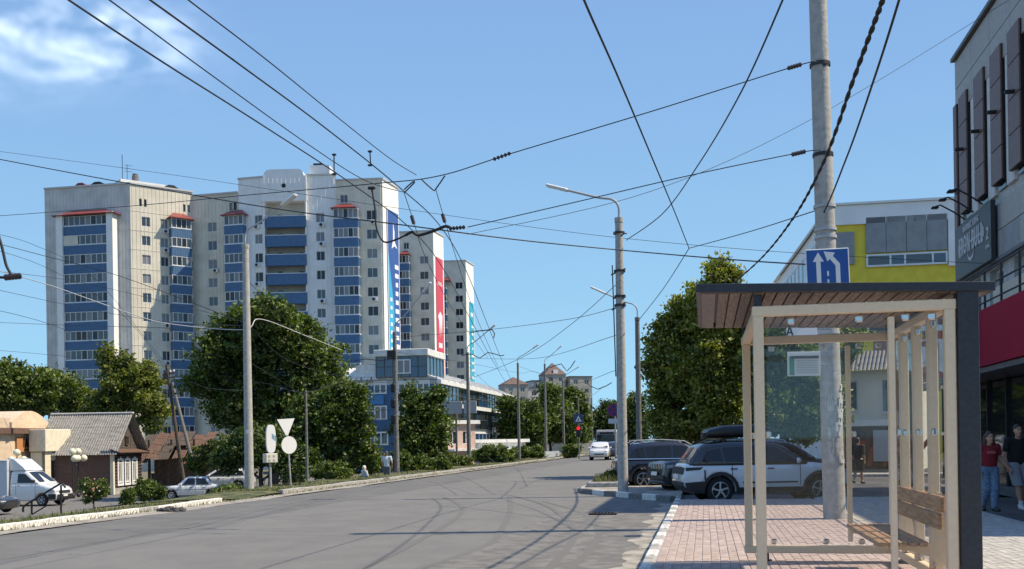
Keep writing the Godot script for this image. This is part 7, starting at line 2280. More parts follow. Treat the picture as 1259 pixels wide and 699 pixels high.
func person(label: String, at: Transform3D, j: Dictionary) -> void:
	var t := thing("person", label, "person", at)
	var skin := mat(0.42, 0.245, 0.165, 0.55)
	skin.subsurf_scatter_enabled = true; skin.subsurf_scatter_strength = 0.05
	var cm: float = j.get("coarse", 1.0)
	var s: float = j.h / 1.75
	var hip_w: float = j.get("hip", 0.1)
	var sh_w: float = j.get("shoulder", 0.19)
	var lean: float = j.get("lean", 0.0)
	var hip := Vector3(0, 0.93 * s, 0)
	var chest := Vector3(lean, 1.28 * s, 0)
	var neck := Vector3(lean, 1.47 * s, 0)
	var skull := Vector3(lean + j.get("head_x", 0.0), 1.62 * s, j.get("head_z", 0.02))
	var torso := [[hip + Vector3(0, 0.02, 0), chest, 0.125, 0.14, Vector3(1.12, 1, 0.78)], [chest, neck - Vector3(0, 0.08, 0), 0.14, 0.09, Vector3(1.15, 1, 0.75)]]
	var arms := []
	var legs := []
	var hands := []
	var feet := []
	for sd in [-1, 1]:
		var key := "l" if sd < 0 else "r"
		var shd := Vector3(lean + sd * sh_w, 1.42 * s, 0)
		var el: Vector3 = j["elbow_" + key]; var wr: Vector3 = j["wrist_" + key]
		torso.append([chest + Vector3(0, 0.06, 0), shd, 0.085, 0.06])
		arms.append([shd, el, 0.058, 0.044]); arms.append([el, wr, 0.043, 0.029])
		hands.append_array(hand_bones(wr, (wr - el).normalized(), Vector3(-sd, 0, 0.25).normalized(), -sd if j.get("flip", false) else 1.0, 0.45))
		var hp := hip + Vector3(sd * hip_w, -0.02, 0)
		var kn: Vector3 = j["knee_" + key]; var an: Vector3 = j["ankle_" + key]
		legs.append([hp, kn, 0.092, 0.06]); legs.append([kn, kn.lerp(an, 0.35) + Vector3(0, 0, -0.015), 0.06, 0.058]); legs.append([kn.lerp(an, 0.35) + Vector3(0, 0, -0.015), an, 0.058, 0.036])
		feet.append([an + Vector3(0, -0.03, -0.03), an + Vector3(sd * 0.02, -0.055, 0.13), 0.04, 0.032])
		feet.append([an, an + Vector3(0, -0.04, 0), 0.038, 0.04])
	var head := [[skull + Vector3(0, 0.03, -0.015), skull + Vector3(0, -0.01, 0.0), 0.092, 0.085, Vector3(0.86, 1.08, 1.02)], [skull + Vector3(0, -0.04, 0.03), skull + Vector3(0, -0.085, 0.045), 0.06, 0.04, Vector3(0.9, 1, 1)], [neck - Vector3(0, 0.07, 0), skull + Vector3(0, -0.06, -0.01), 0.058, 0.05]]
	var nose := [[skull + Vector3(0, 0.012, 0.085), skull + Vector3(0, -0.022, 0.107), 0.008, 0.014]]
	var ears := []
	for sd in [-1, 1]: ears.append([skull + Vector3(sd * 0.079, 0.01, -0.01), skull + Vector3(sd * 0.082, -0.02, -0.008), 0.014, 0.01])
	var all := torso + arms + legs + feet + head + nose + ears
	put(t, "body", blob_mesh(all, 0.014 * cm, 0.02, null), skin)
	for sd in 2: put(t, "hand", blob_mesh(hands.slice(sd * hands.size() / 2, (sd + 1) * hands.size() / 2), 0.005 * minf(cm, 1.5), 0.006, null), skin)
	var em := MB.new()
	for sd in [-1, 1]: em.ball(skull + Vector3(sd * 0.032, 0.018, 0.079), Vector3(0.012, 0.007, 0.008), 6, 8)
	put(t, "eyes", em.mesh(), mat(0.03, 0.02, 0.015, 0.3))
	em = MB.new()
	for sd in [-1, 1]: em.tube([skull + Vector3(sd * 0.05, 0.038, 0.074), skull + Vector3(sd * 0.03, 0.043, 0.084), skull + Vector3(sd * 0.014, 0.038, 0.087)], 0.004, 5)
	put(t, "eyebrows", em.mesh(), j.hair)
	em = MB.new()
	em.tube([skull + Vector3(-0.024, -0.053, 0.088), skull + Vector3(0, -0.05, 0.097), skull + Vector3(0.024, -0.053, 0.088)], [0.003, 0.007, 0.003], 6)
	put(t, "lips", em.mesh(), mat(0.3, 0.1, 0.08, 0.5))
	# hair
	var hb := [[skull + Vector3(0, 0.045, -0.025), skull + Vector3(0, 0.01, -0.045), 0.1, 0.088, Vector3(0.9, 1.0, 1.0)]]
	if j.long_hair:
		for sd in [-1, 0, 1]: hb.append([skull + Vector3(sd * 0.07, 0.02, -0.05), skull + Vector3(sd * 0.085, -0.16, -0.045 - 0.02 * (1 - absi(sd))), 0.05, 0.04])
	var sk := skull
	put(t, "hair", blob_mesh(hb, 0.009 * cm, 0.02, func(p: Vector3) -> float: return maxf(p.z - sk.z - 0.055 - (p.y - sk.y - 0.075) * 0.3, (sk.y + (0.045 if not j.long_hair else -0.3)) - p.y - maxf(0.0, (sk.z - 0.0 - p.z)) * 1.2)), j.hair)
	# shirt: torso and sleeves
	var grow := func(list: Array, g: float) -> Array:
		var r := []
		for b in list:
			var c: Array = b.duplicate(); c[2] += g; c[3] += g; r.append(c)
		return r
	var sl := []
	for i in 2: sl.append([arms[i * 2][0], arms[i * 2][0].lerp(arms[i * 2][1], j.sleeve), 0.076, 0.068])
	var hem: float = j.hem * s
	put(t, "shirt", blob_mesh(grow.call(torso, 0.022) + sl, 0.012 * cm, 0.025, func(p: Vector3) -> float: return maxf(hem - p.y, p.y - (1.475 * s + absf(p.x - lean) * 0.1 - maxf(0.0, p.z) * 0.35))), j.shirt)
	# trousers or shorts
	var lb := []
	for b in legs: lb.append([b[0], b[1], b[2] + j.leg_loose, b[3] + j.leg_loose * 1.3])
	lb.append([hip + Vector3(0, 0.1, 0), hip + Vector3(0, -0.04, 0), 0.137, 0.14, Vector3(1.12, 1, 0.8)])
	var cut: float = j.leg_cut * s
	put(t, "trousers", blob_mesh(lb, 0.012 * cm, 0.02, func(p: Vector3) -> float: return maxf(cut - p.y, p.y - (hem + 0.05))), j.legs)
	if j.has("belt"):
		put(t, "belt", blob_mesh([[hip + Vector3(0, 0.13, 0), hip + Vector3(0, 0.04, 0), 0.145, 0.147, Vector3(1.12, 1, 0.8)]], 0.012, 0.02, func(p: Vector3) -> float: return maxf(hem - 0.03 - p.y, p.y - hem)), j.belt)
	for k in 2:
		var f0: Array = feet[k * 2]; var f1: Array = feet[k * 2 + 1]
		var lo: float = f0[1].y - 0.04
		put(t, "shoe", blob_mesh([[f0[0], f0[1], 0.052, 0.044, Vector3(1, 0.95, 1)], [f1[0] + Vector3(0, -0.01, 0), f1[1], 0.048, 0.05]], 0.009, 0.02, func(p: Vector3) -> float: return maxf(lo - p.y, p.y - f1[0].y - 0.01)), j.shoes)
	if j.has("socks"):
		for k in 2:
			var an: Vector3 = feet[k * 2 + 1][0]
			put(t, "sock", blob_mesh([[an + Vector3(0, 0.11, 0), an, 0.05, 0.046]], 0.01, 0.015, func(p: Vector3) -> float: return p.y - an.y - 0.1), j.socks)
	if j.has("collar"):
		put(t, "collar", blob_mesh([[neck + Vector3(0, -0.045, 0), neck + Vector3(0, -0.015, 0), 0.072, 0.068]], 0.009, 0.01, func(p: Vector3) -> float: return maxf(maxf(neck.y - 0.05 - p.y, p.y - neck.y - 0.01), p.z - 0.05 + absf(p.x - lean) * -0.5)), j.collar)
	if j.has("print"):
		put(t, "shirt_print", boxm(Vector3(0.17, 0.06, 0.012), 0.004), j.print, T(lean, 1.3 * s, 0.132))

func build_people() -> void:
	var back := Vector3(cam.transform.basis.z.x, 0, cam.transform.basis.z.z).normalized()
	var face := func(p: Vector3, turn: float) -> Transform3D: return Transform3D(Basis(Vector3.UP.cross(back), Vector3.UP, back) * Basis(Vector3.UP, turn), p)
	var denim := grain([[0.07, 0.12, 0.2], [0.13, 0.2, 0.3], [0.22, 0.3, 0.4]], [0.25, 0.5, 0.8], 0.35, 0.014, 110, 0.85)
	# walking hand in hand towards the viewer
	var d := 1260.0 * 1.57 / 93.0
	var pw := F(1216, 626, d, WALK); var pm := F(1252, 626, d + 0.1, WALK)
	var grip := 0.4
	person("person in red T-shirt and blue jeans walking hand in hand", face.call(pw, 0.0), {
		"h": 1.63, "lean": 0.0, "head_x": 0.02, "head_z": 0.03, "hip": 0.095, "shoulder": 0.165,
		"elbow_l": Vector3(-0.22, 1.06, 0.0), "wrist_l": Vector3(-0.22, 0.84, 0.06), "elbow_r": Vector3(0.24, 1.08, -0.02), "wrist_r": Vector3(0.36, 0.9, 0.06),
		"knee_l": Vector3(-0.07, 0.46, 0.06), "ankle_l": Vector3(-0.1, 0.1, -0.1), "knee_r": Vector3(0.07, 0.46, 0.12), "ankle_r": Vector3(0.03, 0.09, 0.16),
		"hair": mat(0.03, 0.018, 0.012, 0.5), "long_hair": true, "sleeve": 0.5, "hem": 0.98, "shirt": mat(0.2, 0.012, 0.02, 0.85), "legs": denim, "leg_loose": 0.02, "leg_cut": 0.06, "shoes": mat(0.03, 0.03, 0.032, 0.6), "print": mat(0.42, 0.1, 0.1, 0.8)})
	person("person in black polo shirt and grey shorts holding a hand", face.call(pm, 0.0), {
		"h": 1.78, "lean": 0.0, "head_x": -0.01, "head_z": 0.05, "hip": 0.1, "shoulder": 0.2,
		"elbow_l": Vector3(-0.27, 1.14, -0.02), "wrist_l": Vector3(-0.24, 0.89, 0.05), "elbow_r": Vector3(0.28, 1.12, 0.0), "wrist_r": Vector3(0.29, 0.88, 0.08),
		"knee_l": Vector3(-0.06, 0.5, 0.13), "ankle_l": Vector3(-0.03, 0.1, 0.17), "knee_r": Vector3(0.1, 0.5, 0.03), "ankle_r": Vector3(0.11, 0.11, -0.12),
		"hair": mat(0.025, 0.016, 0.011, 0.6), "long_hair": false, "sleeve": 0.6, "hem": 0.93, "shirt": mat(0.008, 0.008, 0.009, 0.85), "legs": mat(0.24, 0.25, 0.28, 0.9), "leg_loose": 0.035, "leg_cut": 0.5, "shoes": mat(0.6, 0.6, 0.6, 0.6), "socks": mat(0.6, 0.6, 0.6, 0.8), "collar": mat(0.5, 0.5, 0.5, 0.8)})
	# dark figure crossing the lot, seen through the shelter
	person("person in dark clothes walking across the parking lot", face.call(F(1055, 600, 38, 0.012), 2.4), {
		"coarse": 2.0, "h": 1.72, "hip": 0.1, "shoulder": 0.19,
		"elbow_l": Vector3(-0.25, 1.1, -0.06), "wrist_l": Vector3(-0.25, 0.86, 0.0), "elbow_r": Vector3(0.25, 1.1, 0.06), "wrist_r": Vector3(0.24, 0.88, 0.16),
		"knee_l": Vector3(-0.09, 0.5, 0.12), "ankle_l": Vector3(-0.09, 0.1, 0.14), "knee_r": Vector3(0.09, 0.5, 0.0), "ankle_r": Vector3(0.1, 0.13, -0.16),
		"hair": mat(0.02, 0.015, 0.01, 0.6), "long_hair": false, "sleeve": 0.9, "hem": 0.88, "shirt": mat(0.012, 0.013, 0.014, 0.9), "legs": mat(0.03, 0.03, 0.034, 0.9), "leg_loose": 0.03, "leg_cut": 0.5, "shoes": mat(0.03, 0.03, 0.03, 0.6)})
	# two people in pale clothes among the shrubs
	var pale := mat(0.62, 0.63, 0.63, 0.85)
	person("person in white shirt seen from behind among the verge shrubs", face.call(F(476, 590, 55, -0.35), 2.9), {
		"coarse": 2.0, "h": 1.75, "hip": 0.11, "shoulder": 0.2,
		"elbow_l": Vector3(-0.29, 1.14, 0.02), "wrist_l": Vector3(-0.26, 0.9, 0.08), "elbow_r": Vector3(0.29, 1.14, 0.02), "wrist_r": Vector3(0.26, 0.9, 0.08),
		"knee_l": Vector3(-0.1, 0.5, 0.04), "ankle_l": Vector3(-0.11, 0.1, -0.04), "knee_r": Vector3(0.1, 0.5, 0.06), "ankle_r": Vector3(0.11, 0.1, 0.06),
		"hair": mat(0.1, 0.08, 0.06, 0.7), "long_hair": false, "sleeve": 0.55, "hem": 0.9, "shirt": pale, "legs": mat(0.12, 0.13, 0.15, 0.9), "leg_loose": 0.025, "leg_cut": 0.06, "shoes": mat(0.05, 0.05, 0.05, 0.6)})
	person("person in pale coat with light hair bending beside the verge shrubs", face.call(F(449, 594, 51.5, -0.8), 2.2), {
		"coarse": 2.0, "h": 1.5, "lean": 0.06, "hip": 0.11, "shoulder": 0.18,
		"elbow_l": Vector3(-0.2, 1.0, 0.04), "wrist_l": Vector3(-0.16, 0.8, 0.14), "elbow_r": Vector3(0.3, 0.98, 0.02), "wrist_r": Vector3(0.28, 0.78, 0.12),
		"knee_l": Vector3(-0.1, 0.43, 0.05), "ankle_l": Vector3(-0.1, 0.1, 0.0), "knee_r": Vector3(0.1, 0.43, 0.05), "ankle_r": Vector3(0.11, 0.1, 0.04),
		"hair": mat(0.6, 0.58, 0.54, 0.7), "long_hair": true, "sleeve": 0.95, "hem": 0.6, "shirt": mat(0.5, 0.51, 0.5, 0.85), "legs": mat(0.16, 0.17, 0.18, 0.9), "leg_loose": 0.02, "leg_cut": 0.08, "shoes": mat(0.1, 0.09, 0.08, 0.6)})

# ---------- trees and shrubs ----------
func crown_mesh(seed_: int, blobs: Array, clumps: int, per: int, leaf: float, dark: Color, light: Color, spread := 0.42) -> ArrayMesh:
	var r := RandomNumberGenerator.new()
	r.seed = seed_
	var total := 0.0
	for b in blobs: total += b[1].x * b[1].y + b[1].x * b[1].z
	var vs := PackedVector3Array(); var ns := PackedVector3Array(); var cs := PackedColorArray()
	var n := clumps * per * 6
	vs.resize(n); ns.resize(n); cs.resize(n)
	var i := 0
	var noise := FastNoiseLite.new()
	noise.seed = seed_; noise.frequency = 0.35
	var lumps := blobs.duplicate()      # smaller boughs breaking the outline
	for b in blobs:
		for k in 4:
			var d := Vector3(r.randfn(), r.randfn() * 0.8 + 0.2, r.randfn()).normalized()
			lumps.append([b[0] + d * b[1] * r.randf_range(0.8, 1.15), b[1] * r.randf_range(0.2, 0.5)])
	blobs = lumps
	total = 0.0
	for b in blobs: total += b[1].x * b[1].y + b[1].x * b[1].z
	for c in clumps:
		var pick := r.randf() * total
		var b: Array = blobs[0]
		for q in blobs:
			pick -= q[1].x * q[1].y + q[1].x * q[1].z
			b = q
			if pick <= 0: break
		var d := Vector3(r.randfn(), r.randfn(), r.randfn()).normalized()
		var far := pow(r.randf(), 0.45) * (1.0 + 0.45 * noise.get_noise_3dv(d * 4.0 + b[0]))
		var o: Vector3 = b[0] + d * b[1] * far
		var tone := dark.lerp(light, clampf(r.randf() * 0.75 + 0.35 * noise.get_noise_3dv(o * 2.0) + 0.15, 0, 1))
		var sp := spread * r.randf_range(0.6, 1.3)
		for k in per:
			var p := o + Vector3(r.randfn(), r.randfn() * 0.7, r.randfn()) * sp * 0.55
			var nrm := (Vector3(r.randfn(), r.randfn() + 0.7, r.randfn())).normalized()
			var a := nrm.cross(Vector3(r.randfn(), r.randfn(), r.randfn())).normalized()
			var e := nrm.cross(a)
			var s := leaf * r.randf_range(0.5, 1.55)
			a *= s; e *= s * 0.62
			var bend := nrm * s * -0.25
			var q0 := p - a + bend; var q1 := p - e; var q2 := p + a + bend; var q3 := p + e
			vs[i] = q0; vs[i + 1] = q2; vs[i + 2] = q1; vs[i + 3] = q0; vs[i + 4] = q3; vs[i + 5] = q2
			var sh := (nrm * 0.75 + d * 0.5).normalized()
			var col := tone * r.randf_range(0.8, 1.2)
			for j in 6:
				ns[i + j] = sh; cs[i + j] = col
			i += 6
	var arr := []
	arr.resize(Mesh.ARRAY_MAX)
	arr[Mesh.ARRAY_VERTEX] = vs; arr[Mesh.ARRAY_NORMAL] = ns; arr[Mesh.ARRAY_COLOR] = cs
	var m := ArrayMesh.new()
	m.add_surface_from_arrays(Mesh.PRIMITIVE_TRIANGLES, arr)
	return m

func leaf_mat() -> StandardMaterial3D:
	if not M.has("leaf"):
		var m := StandardMaterial3D.new()
		m.vertex_color_use_as_albedo = true; m.roughness = 0.55
		m.backlight_enabled = true; m.backlight = Color(0.7, 0.8, 0.2)
		M.leaf = m
	return M.leaf

const THICK := 1.45
func tree(called: String, label: String, base: Vector3, blobs: Array, clumps: int, per: int, leaf: float, dark: Color, light: Color, seed_: int, trunk := 0.18, group := "") -> void:
	var t := thing(called, label, "tree" if trunk > 0.1 else "shrub", T(base.x, base.y, base.z), group)
	var m := MB.new()
	var r := RandomNumberGenerator.new()
	r.seed = seed_ + 3
	var top := 0.0
	var mid := Vector3.ZERO
	for b in blobs:
		top = maxf(top, b[0].y); mid += b[0] / blobs.size()
	var fork := Vector3(mid.x * 0.3, mid.y * 0.5, mid.z * 0.3)
	m.tube(smooth_pts([Vector3(0, -0.3, 0), fork * 0.5 + Vector3(trunk * 0.4, 0, 0), fork, Vector3(mid.x * 0.6, top * 0.9, mid.z * 0.6)], 4), [trunk * 1.3, trunk * 1.15, trunk * 1.05, trunk, trunk, trunk * 0.95, trunk * 0.9, trunk * 0.85, trunk * 0.8, trunk * 0.6, trunk * 0.4, trunk * 0.25, trunk * 0.1], 9)
	put(t, "trunk", m.mesh(), M.bark)
	for b in blobs:
		m = MB.new()
		var e: Vector3 = b[0] + Vector3(r.randf_range(-0.3, 0.3), b[1].y * 0.4, r.randf_range(-0.3, 0.3))
		m.tube(smooth_pts([fork * r.randf_range(0.75, 1.0), fork.lerp(e, 0.5) + Vector3(0, -0.2, 0), e], 3), [trunk * 0.5, trunk * 0.45, trunk * 0.4, trunk * 0.33, trunk * 0.25, trunk * 0.18, trunk * 0.1], 7)
		put(t, "limb", m.mesh(), M.bark)
	put(t, "crown", crown_mesh(seed_, blobs, int(clumps * THICK), per, leaf * 0.62, dark, light, leaf * (2.4 if trunk > 0.1 else 1.5)), leaf_mat())

# blobs described by picture-plane extents at a distance: [px, py, half width px, half height px, depth radius factor]
func blobs_at(base: Vector3, d: float, list: Array) -> Array:
	var out := []
	for q in list:
		var c := P(q[0], q[1], d + (q[5] if q.size() > 5 else 0.0))
		var s := d / FOCAL
		out.append([c - base, Vector3(q[2] * s, q[3] * s, q[2] * s * (q[4] if q.size() > 4 else 1.0))])
	return out

func build_plants() -> void:
	M.bark = grain([[0.03, 0.024, 0.018], [0.055, 0.046, 0.036], [0.09, 0.078, 0.062]], [0.2, 0.5, 0.8], 0.6, 0.014, 120, 0.95, 0.5)
	var dk := Color(0.05, 0.082, 0.02); var mg := Color(0.15, 0.195, 0.045); var yg := Color(0.26, 0.27, 0.055); var lg := Color(0.16, 0.2, 0.048)
	var far := "trees behind the low houses"
	var b: Vector3
	b = F(28, 560, 92, LOW)
	tree("broadleaf_tree", "broad green tree behind the arched shop", b, blobs_at(b, 92, [[22, 475, 34, 26], [-15, 490, 30, 30], [48, 490, 28, 22], [10, 455, 18, 14]]), 420, 34, 0.24, dk, lg, 1, 0.22, far)
	b = F(84, 560, 94, LOW)
	tree("broadleaf_tree", "smaller green tree behind the log house ridge", b, blobs_at(b, 94, [[80, 485, 26, 20], [100, 500, 18, 16], [62, 470, 16, 15]]), 300, 34, 0.24, dk, lg, 2, 0.2, far)
	b = F(160, 560, 92, LOW)
	tree("broadleaf_tree", "yellow green tree rising behind the log house gable", b, blobs_at(b, 92, [[158, 478, 36, 30], [140, 455, 18, 22], [176, 462, 22, 20], [185, 505, 22, 24], [132, 505, 22, 22], [155, 440, 9, 12]]), 480, 34, 0.23, Color(0.08, 0.11, 0.025), yg, 3, 0.2, far)
	b = F(335, 590, 68, LOW)
	tree("broadleaf_tree", "very large dark green tree behind the roadside signs", b, blobs_at(b, 68, [[330, 420, 62, 46, 0.8], [280, 450, 44, 48, 0.8], [385, 450, 42, 42, 0.8], [320, 390, 40, 24, 0.8], [300, 500, 46, 34, 0.8], [360, 500, 50, 40, 0.8], [268, 478, 30, 40, 0.8], [410, 480, 26, 30, 0.8]]), 1150, 40, 0.2, Color(0.045, 0.07, 0.018), Color(0.16, 0.21, 0.045), 4, 0.34)
	b = F(400, 590, 60, -1.3)
	tree("broadleaf_tree", "dark bushy tree beside the very large tree", b, blobs_at(b, 60, [[395, 520, 34, 34], [430, 515, 24, 30], [360, 545, 32, 28], [425, 550, 30, 24], [442, 490, 12, 16]]), 620, 36, 0.17, dk, mg, 5, 0.2)
	b = F(320, 590, 58, -1.2)
	tree("broadleaf_tree", "dark undergrowth tree behind the two sign posts", b, blobs_at(b, 58, [[320, 550, 34, 28], [360, 565, 30, 22], [286, 560, 22, 20]]), 420, 36, 0.16, dk, Color(0.1, 0.14, 0.035), 6, 0.15)
	b = F(521, 585, 70, -1.2)
	tree("broadleaf_tree", "slender green tree on the verge before the blue mall", b, blobs_at(b, 70, [[522, 505, 22, 22], [512, 530, 26, 20], [535, 525, 20, 24], [506, 488, 12, 14], [536, 487, 10, 12], [520, 552, 26, 18]]), 420, 34, 0.18, dk, mg, 7, 0.16)
	# distant trees along the road
	var q := [[640, 545, 150, [[640, 515, 22, 26], [625, 535, 14, 18], [655, 530, 16, 20]], "rounded tree in front of the far pyramid roofed tower", 8, mg],
		[676, 545, 165, [[674, 510, 20, 34], [692, 520, 18, 30], [660, 530, 14, 22], [680, 488, 12, 16]], "tall tree in front of the far spire tower", 9, mg],
		[706, 545, 175, [[706, 512, 16, 32], [716, 525, 10, 22], [700, 492, 10, 14]], "tall tree in front of the far flat roofed slab", 10, lg],
		[738, 545, 200, [[740, 520, 18, 20], [725, 525, 12, 16], [756, 515, 14, 24]], "far tree closing the road beyond the bus", 11, Color(0.08, 0.115, 0.035)],
		[768, 545, 150, [[772, 515, 14, 28], [785, 520, 12, 26]], "far tree beyond the island pole", 12, Color(0.08, 0.115, 0.035)]]
	for z in q:
		b = F(z[0], z[1], z[2], LOW if z[0] < 720 else -0.1)
		tree("roadside_tree", z[4], b, blobs_at(b, z[2], z[3]), 330, 30, 0.34, dk, z[6], z[5], 0.25, "trees down the road")
	# right-hand trees behind the parking lot
	b = F(822, 560, 50, 0)
	tree("broadleaf_tree", "large sunlit green tree behind the dark blue crossover", b, blobs_at(b, 50, [[838, 425, 36, 42], [830, 470, 30, 42], [856, 382, 26, 32], [852, 480, 40, 44], [814, 512, 18, 28], [845, 525, 38, 22], [808, 440, 12, 18], [822, 398, 12, 14], [836, 372, 9, 9]]), 900, 40, 0.15, Color(0.085, 0.105, 0.022), Color(0.47, 0.45, 0.1), 13, 0.3)
	b = F(892, 560, 48, 0)
	tree("broadleaf_tree", "tall yellow green tree with thin twiggy top behind the shelter roof", b, blobs_at(b, 48, [[866, 372, 18, 20], [884, 385, 32, 34], [905, 420, 36, 40], [875, 450, 36, 40], [890, 500, 42, 36], [886, 345, 16, 18], [872, 358, 14, 14], [930, 450, 26, 40], [882, 330, 9, 16], [900, 338, 8, 12]]), 880, 40, 0.145, Color(0.09, 0.11, 0.022), Color(0.5, 0.47, 0.1), 14, 0.3)
	b = F(962, 560, 44, 0)
	tree("broadleaf_tree", "dense dark green tree beside the timetable board", b, blobs_at(b, 44, [[955, 440, 32, 36], [985, 470, 30, 40], [950, 500, 34, 34], [985, 520, 26, 24], [970, 415, 26, 16]]), 700, 40, 0.14, dk, Color(0.2, 0.24, 0.055), 15, 0.24)
	b = F(1032, 560, 47, 0)
	tree("broadleaf_tree", "bright green tree behind the thick pole", b, blobs_at(b, 47, [[1030, 430, 18, 26], [1015, 460, 18, 34], [1045, 415, 16, 14], [1022, 500, 18, 30]]), 380, 38, 0.14, dk, Color(0.34, 0.35, 0.08), 16, 0.2)
	# shrubs
	var sh := [[406, 588, 50, -0.6, [[406, 578, 20, 12], [420, 582, 12, 9]], "bright green rounded shrub on the verge slope", 21, lg],
		[440, 590, 60, -0.9, [[432, 572, 16, 14], [456, 568, 14, 16]], "dark green shrub beside the bending person", 22, mg],
		[470, 588, 62, -0.9, [[462, 568, 14, 14], [492, 566, 14, 14]], "dark green shrub behind the person in white", 23, mg],
		[515, 583, 64, -0.5, [[505, 572, 14, 8], [527, 571, 16, 9], [545, 570, 12, 8]], "low weedy shrub at the foot of the slender tree", 24, lg],
		[560, 578, 74, -0.5, [[556, 566, 14, 8], [572, 567, 8, 7]], "low green shrub beside the billboard post", 25, lg],
		[605, 572, 84, -0.5, [[606, 556, 16, 15], [590, 562, 12, 8], [622, 560, 12, 10]], "rounded dark shrub before the white pavilion", 26, mg],
		[645, 566, 104, -0.3, [[640, 556, 12, 8], [658, 556, 10, 6]], "low shrub by the picket fence", 27, mg],
		[702, 562, 112, -0.2, [[702, 554, 8, 7]], "small clipped shrub by the far crossing", 28, mg],
		[252, 590, 72, LOW, [[250, 562, 18, 20], [268, 552, 16, 18], [238, 575, 12, 12]], "leafy shrub growing beside the timber pole strut", 29, lg],
		[183, 618, 44, -1.05, [[180, 603, 13, 12], [196, 606, 8, 9]], "dark green shrub by the lane before the log house", 30, mg],
		[158, 620, 42, -1.05, [[158, 610, 6, 9]], "small upright shrub with white blooms before the log house", 31, lg],
		[116, 622, 42, -1.05, [[114, 605, 13, 12], [124, 600, 8, 10], [106, 597, 6, 8]], "rose bush with pink blooms by the painted kerb", 32, lg],
		[290, 605, 47, -0.6, [[286, 603, 18, 6], [268, 606, 12, 5]], "low weeds in front of the white saloon", 33, mg],
		[772, 598, 37, 0.15, [[753, 583, 6, 4], [748, 586, 4, 3]], "small weeds on the island planter", 34, lg]]
	for z in sh:
		b = F(z[0], z[1], z[2], z[3])
		tree("shrub", z[5], b, blobs_at(b, z[2], z[4]), 150, 30, 0.0016 * z[2] + 0.01, dk.lerp(mg, 0.3), z[7], z[6], 0.03)
	# blooms on the rose bush
	var rr := RandomNumberGenerator.new()
	rr.seed = 5
	var rose: Node3D
	for c in get_children():
		if c.has_meta("label") and String(c.get_meta("label")).begins_with("rose bush"): rose = c
	for k in 14:
		var m := MB.new()
		m.ball(Vector3.ZERO, Vector3.ONE * 0.04, 5, 7)
		var p := P(114 + rr.randfn() * 8, 601 + rr.randfn() * 6, 41.6 + rr.randf_range(-0.3, 0.3)) - rose.position
		put(rose, "bloom", m.mesh(), mat(0.42, 0.2, 0.17, 0.7) if k % 3 else mat(0.55, 0.42, 0.36, 0.7), T(p.x, p.y, p.z))

# ---------- overhead lines ----------
func wire(label: String, group: String, pts: Array, r: float, m: Material, called := "overhead_wire", steps := 10) -> Node3D:
	var q := []
	for p in pts: q.append(P(p[0], p[1], p[2]))
	var t := thing(called, label, "wire", T(q[0].x, q[0].y, q[0].z), group)
	var loc := []
	for p in q: loc.append(p - q[0])
	var mb := MB.new()
	mb.tube(smooth_pts(loc, steps) if loc.size() > 2 else loc, r, 5, false)
	put(t, "strand", mb.mesh(), m)
	return t

func insulator(t: Node3D, px: float, py: float, d: float, px2: float, py2: float, d2: float, size := 1.0) -> void:
	var a := P(px, py, d) - t.position; var b := P(px2, py2, d2) - t.position
	var m := MB.new()
	var n := 5
	for k in n:
		var p := a.lerp(b, (k + 0.5) / n)
		var e := (b - a).normalized() * 0.02 * size
		m.tube([p - e * 1.2, p - e * 0.5, p + e * 0.5, p + e * 1.2], [0.016 * size, 0.034 * size, 0.034 * size, 0.016 * size], 8)
	m.tube([a, b], 0.011 * size, 6)
	var o := put(t, "insulator", m.mesh(), M.insul)

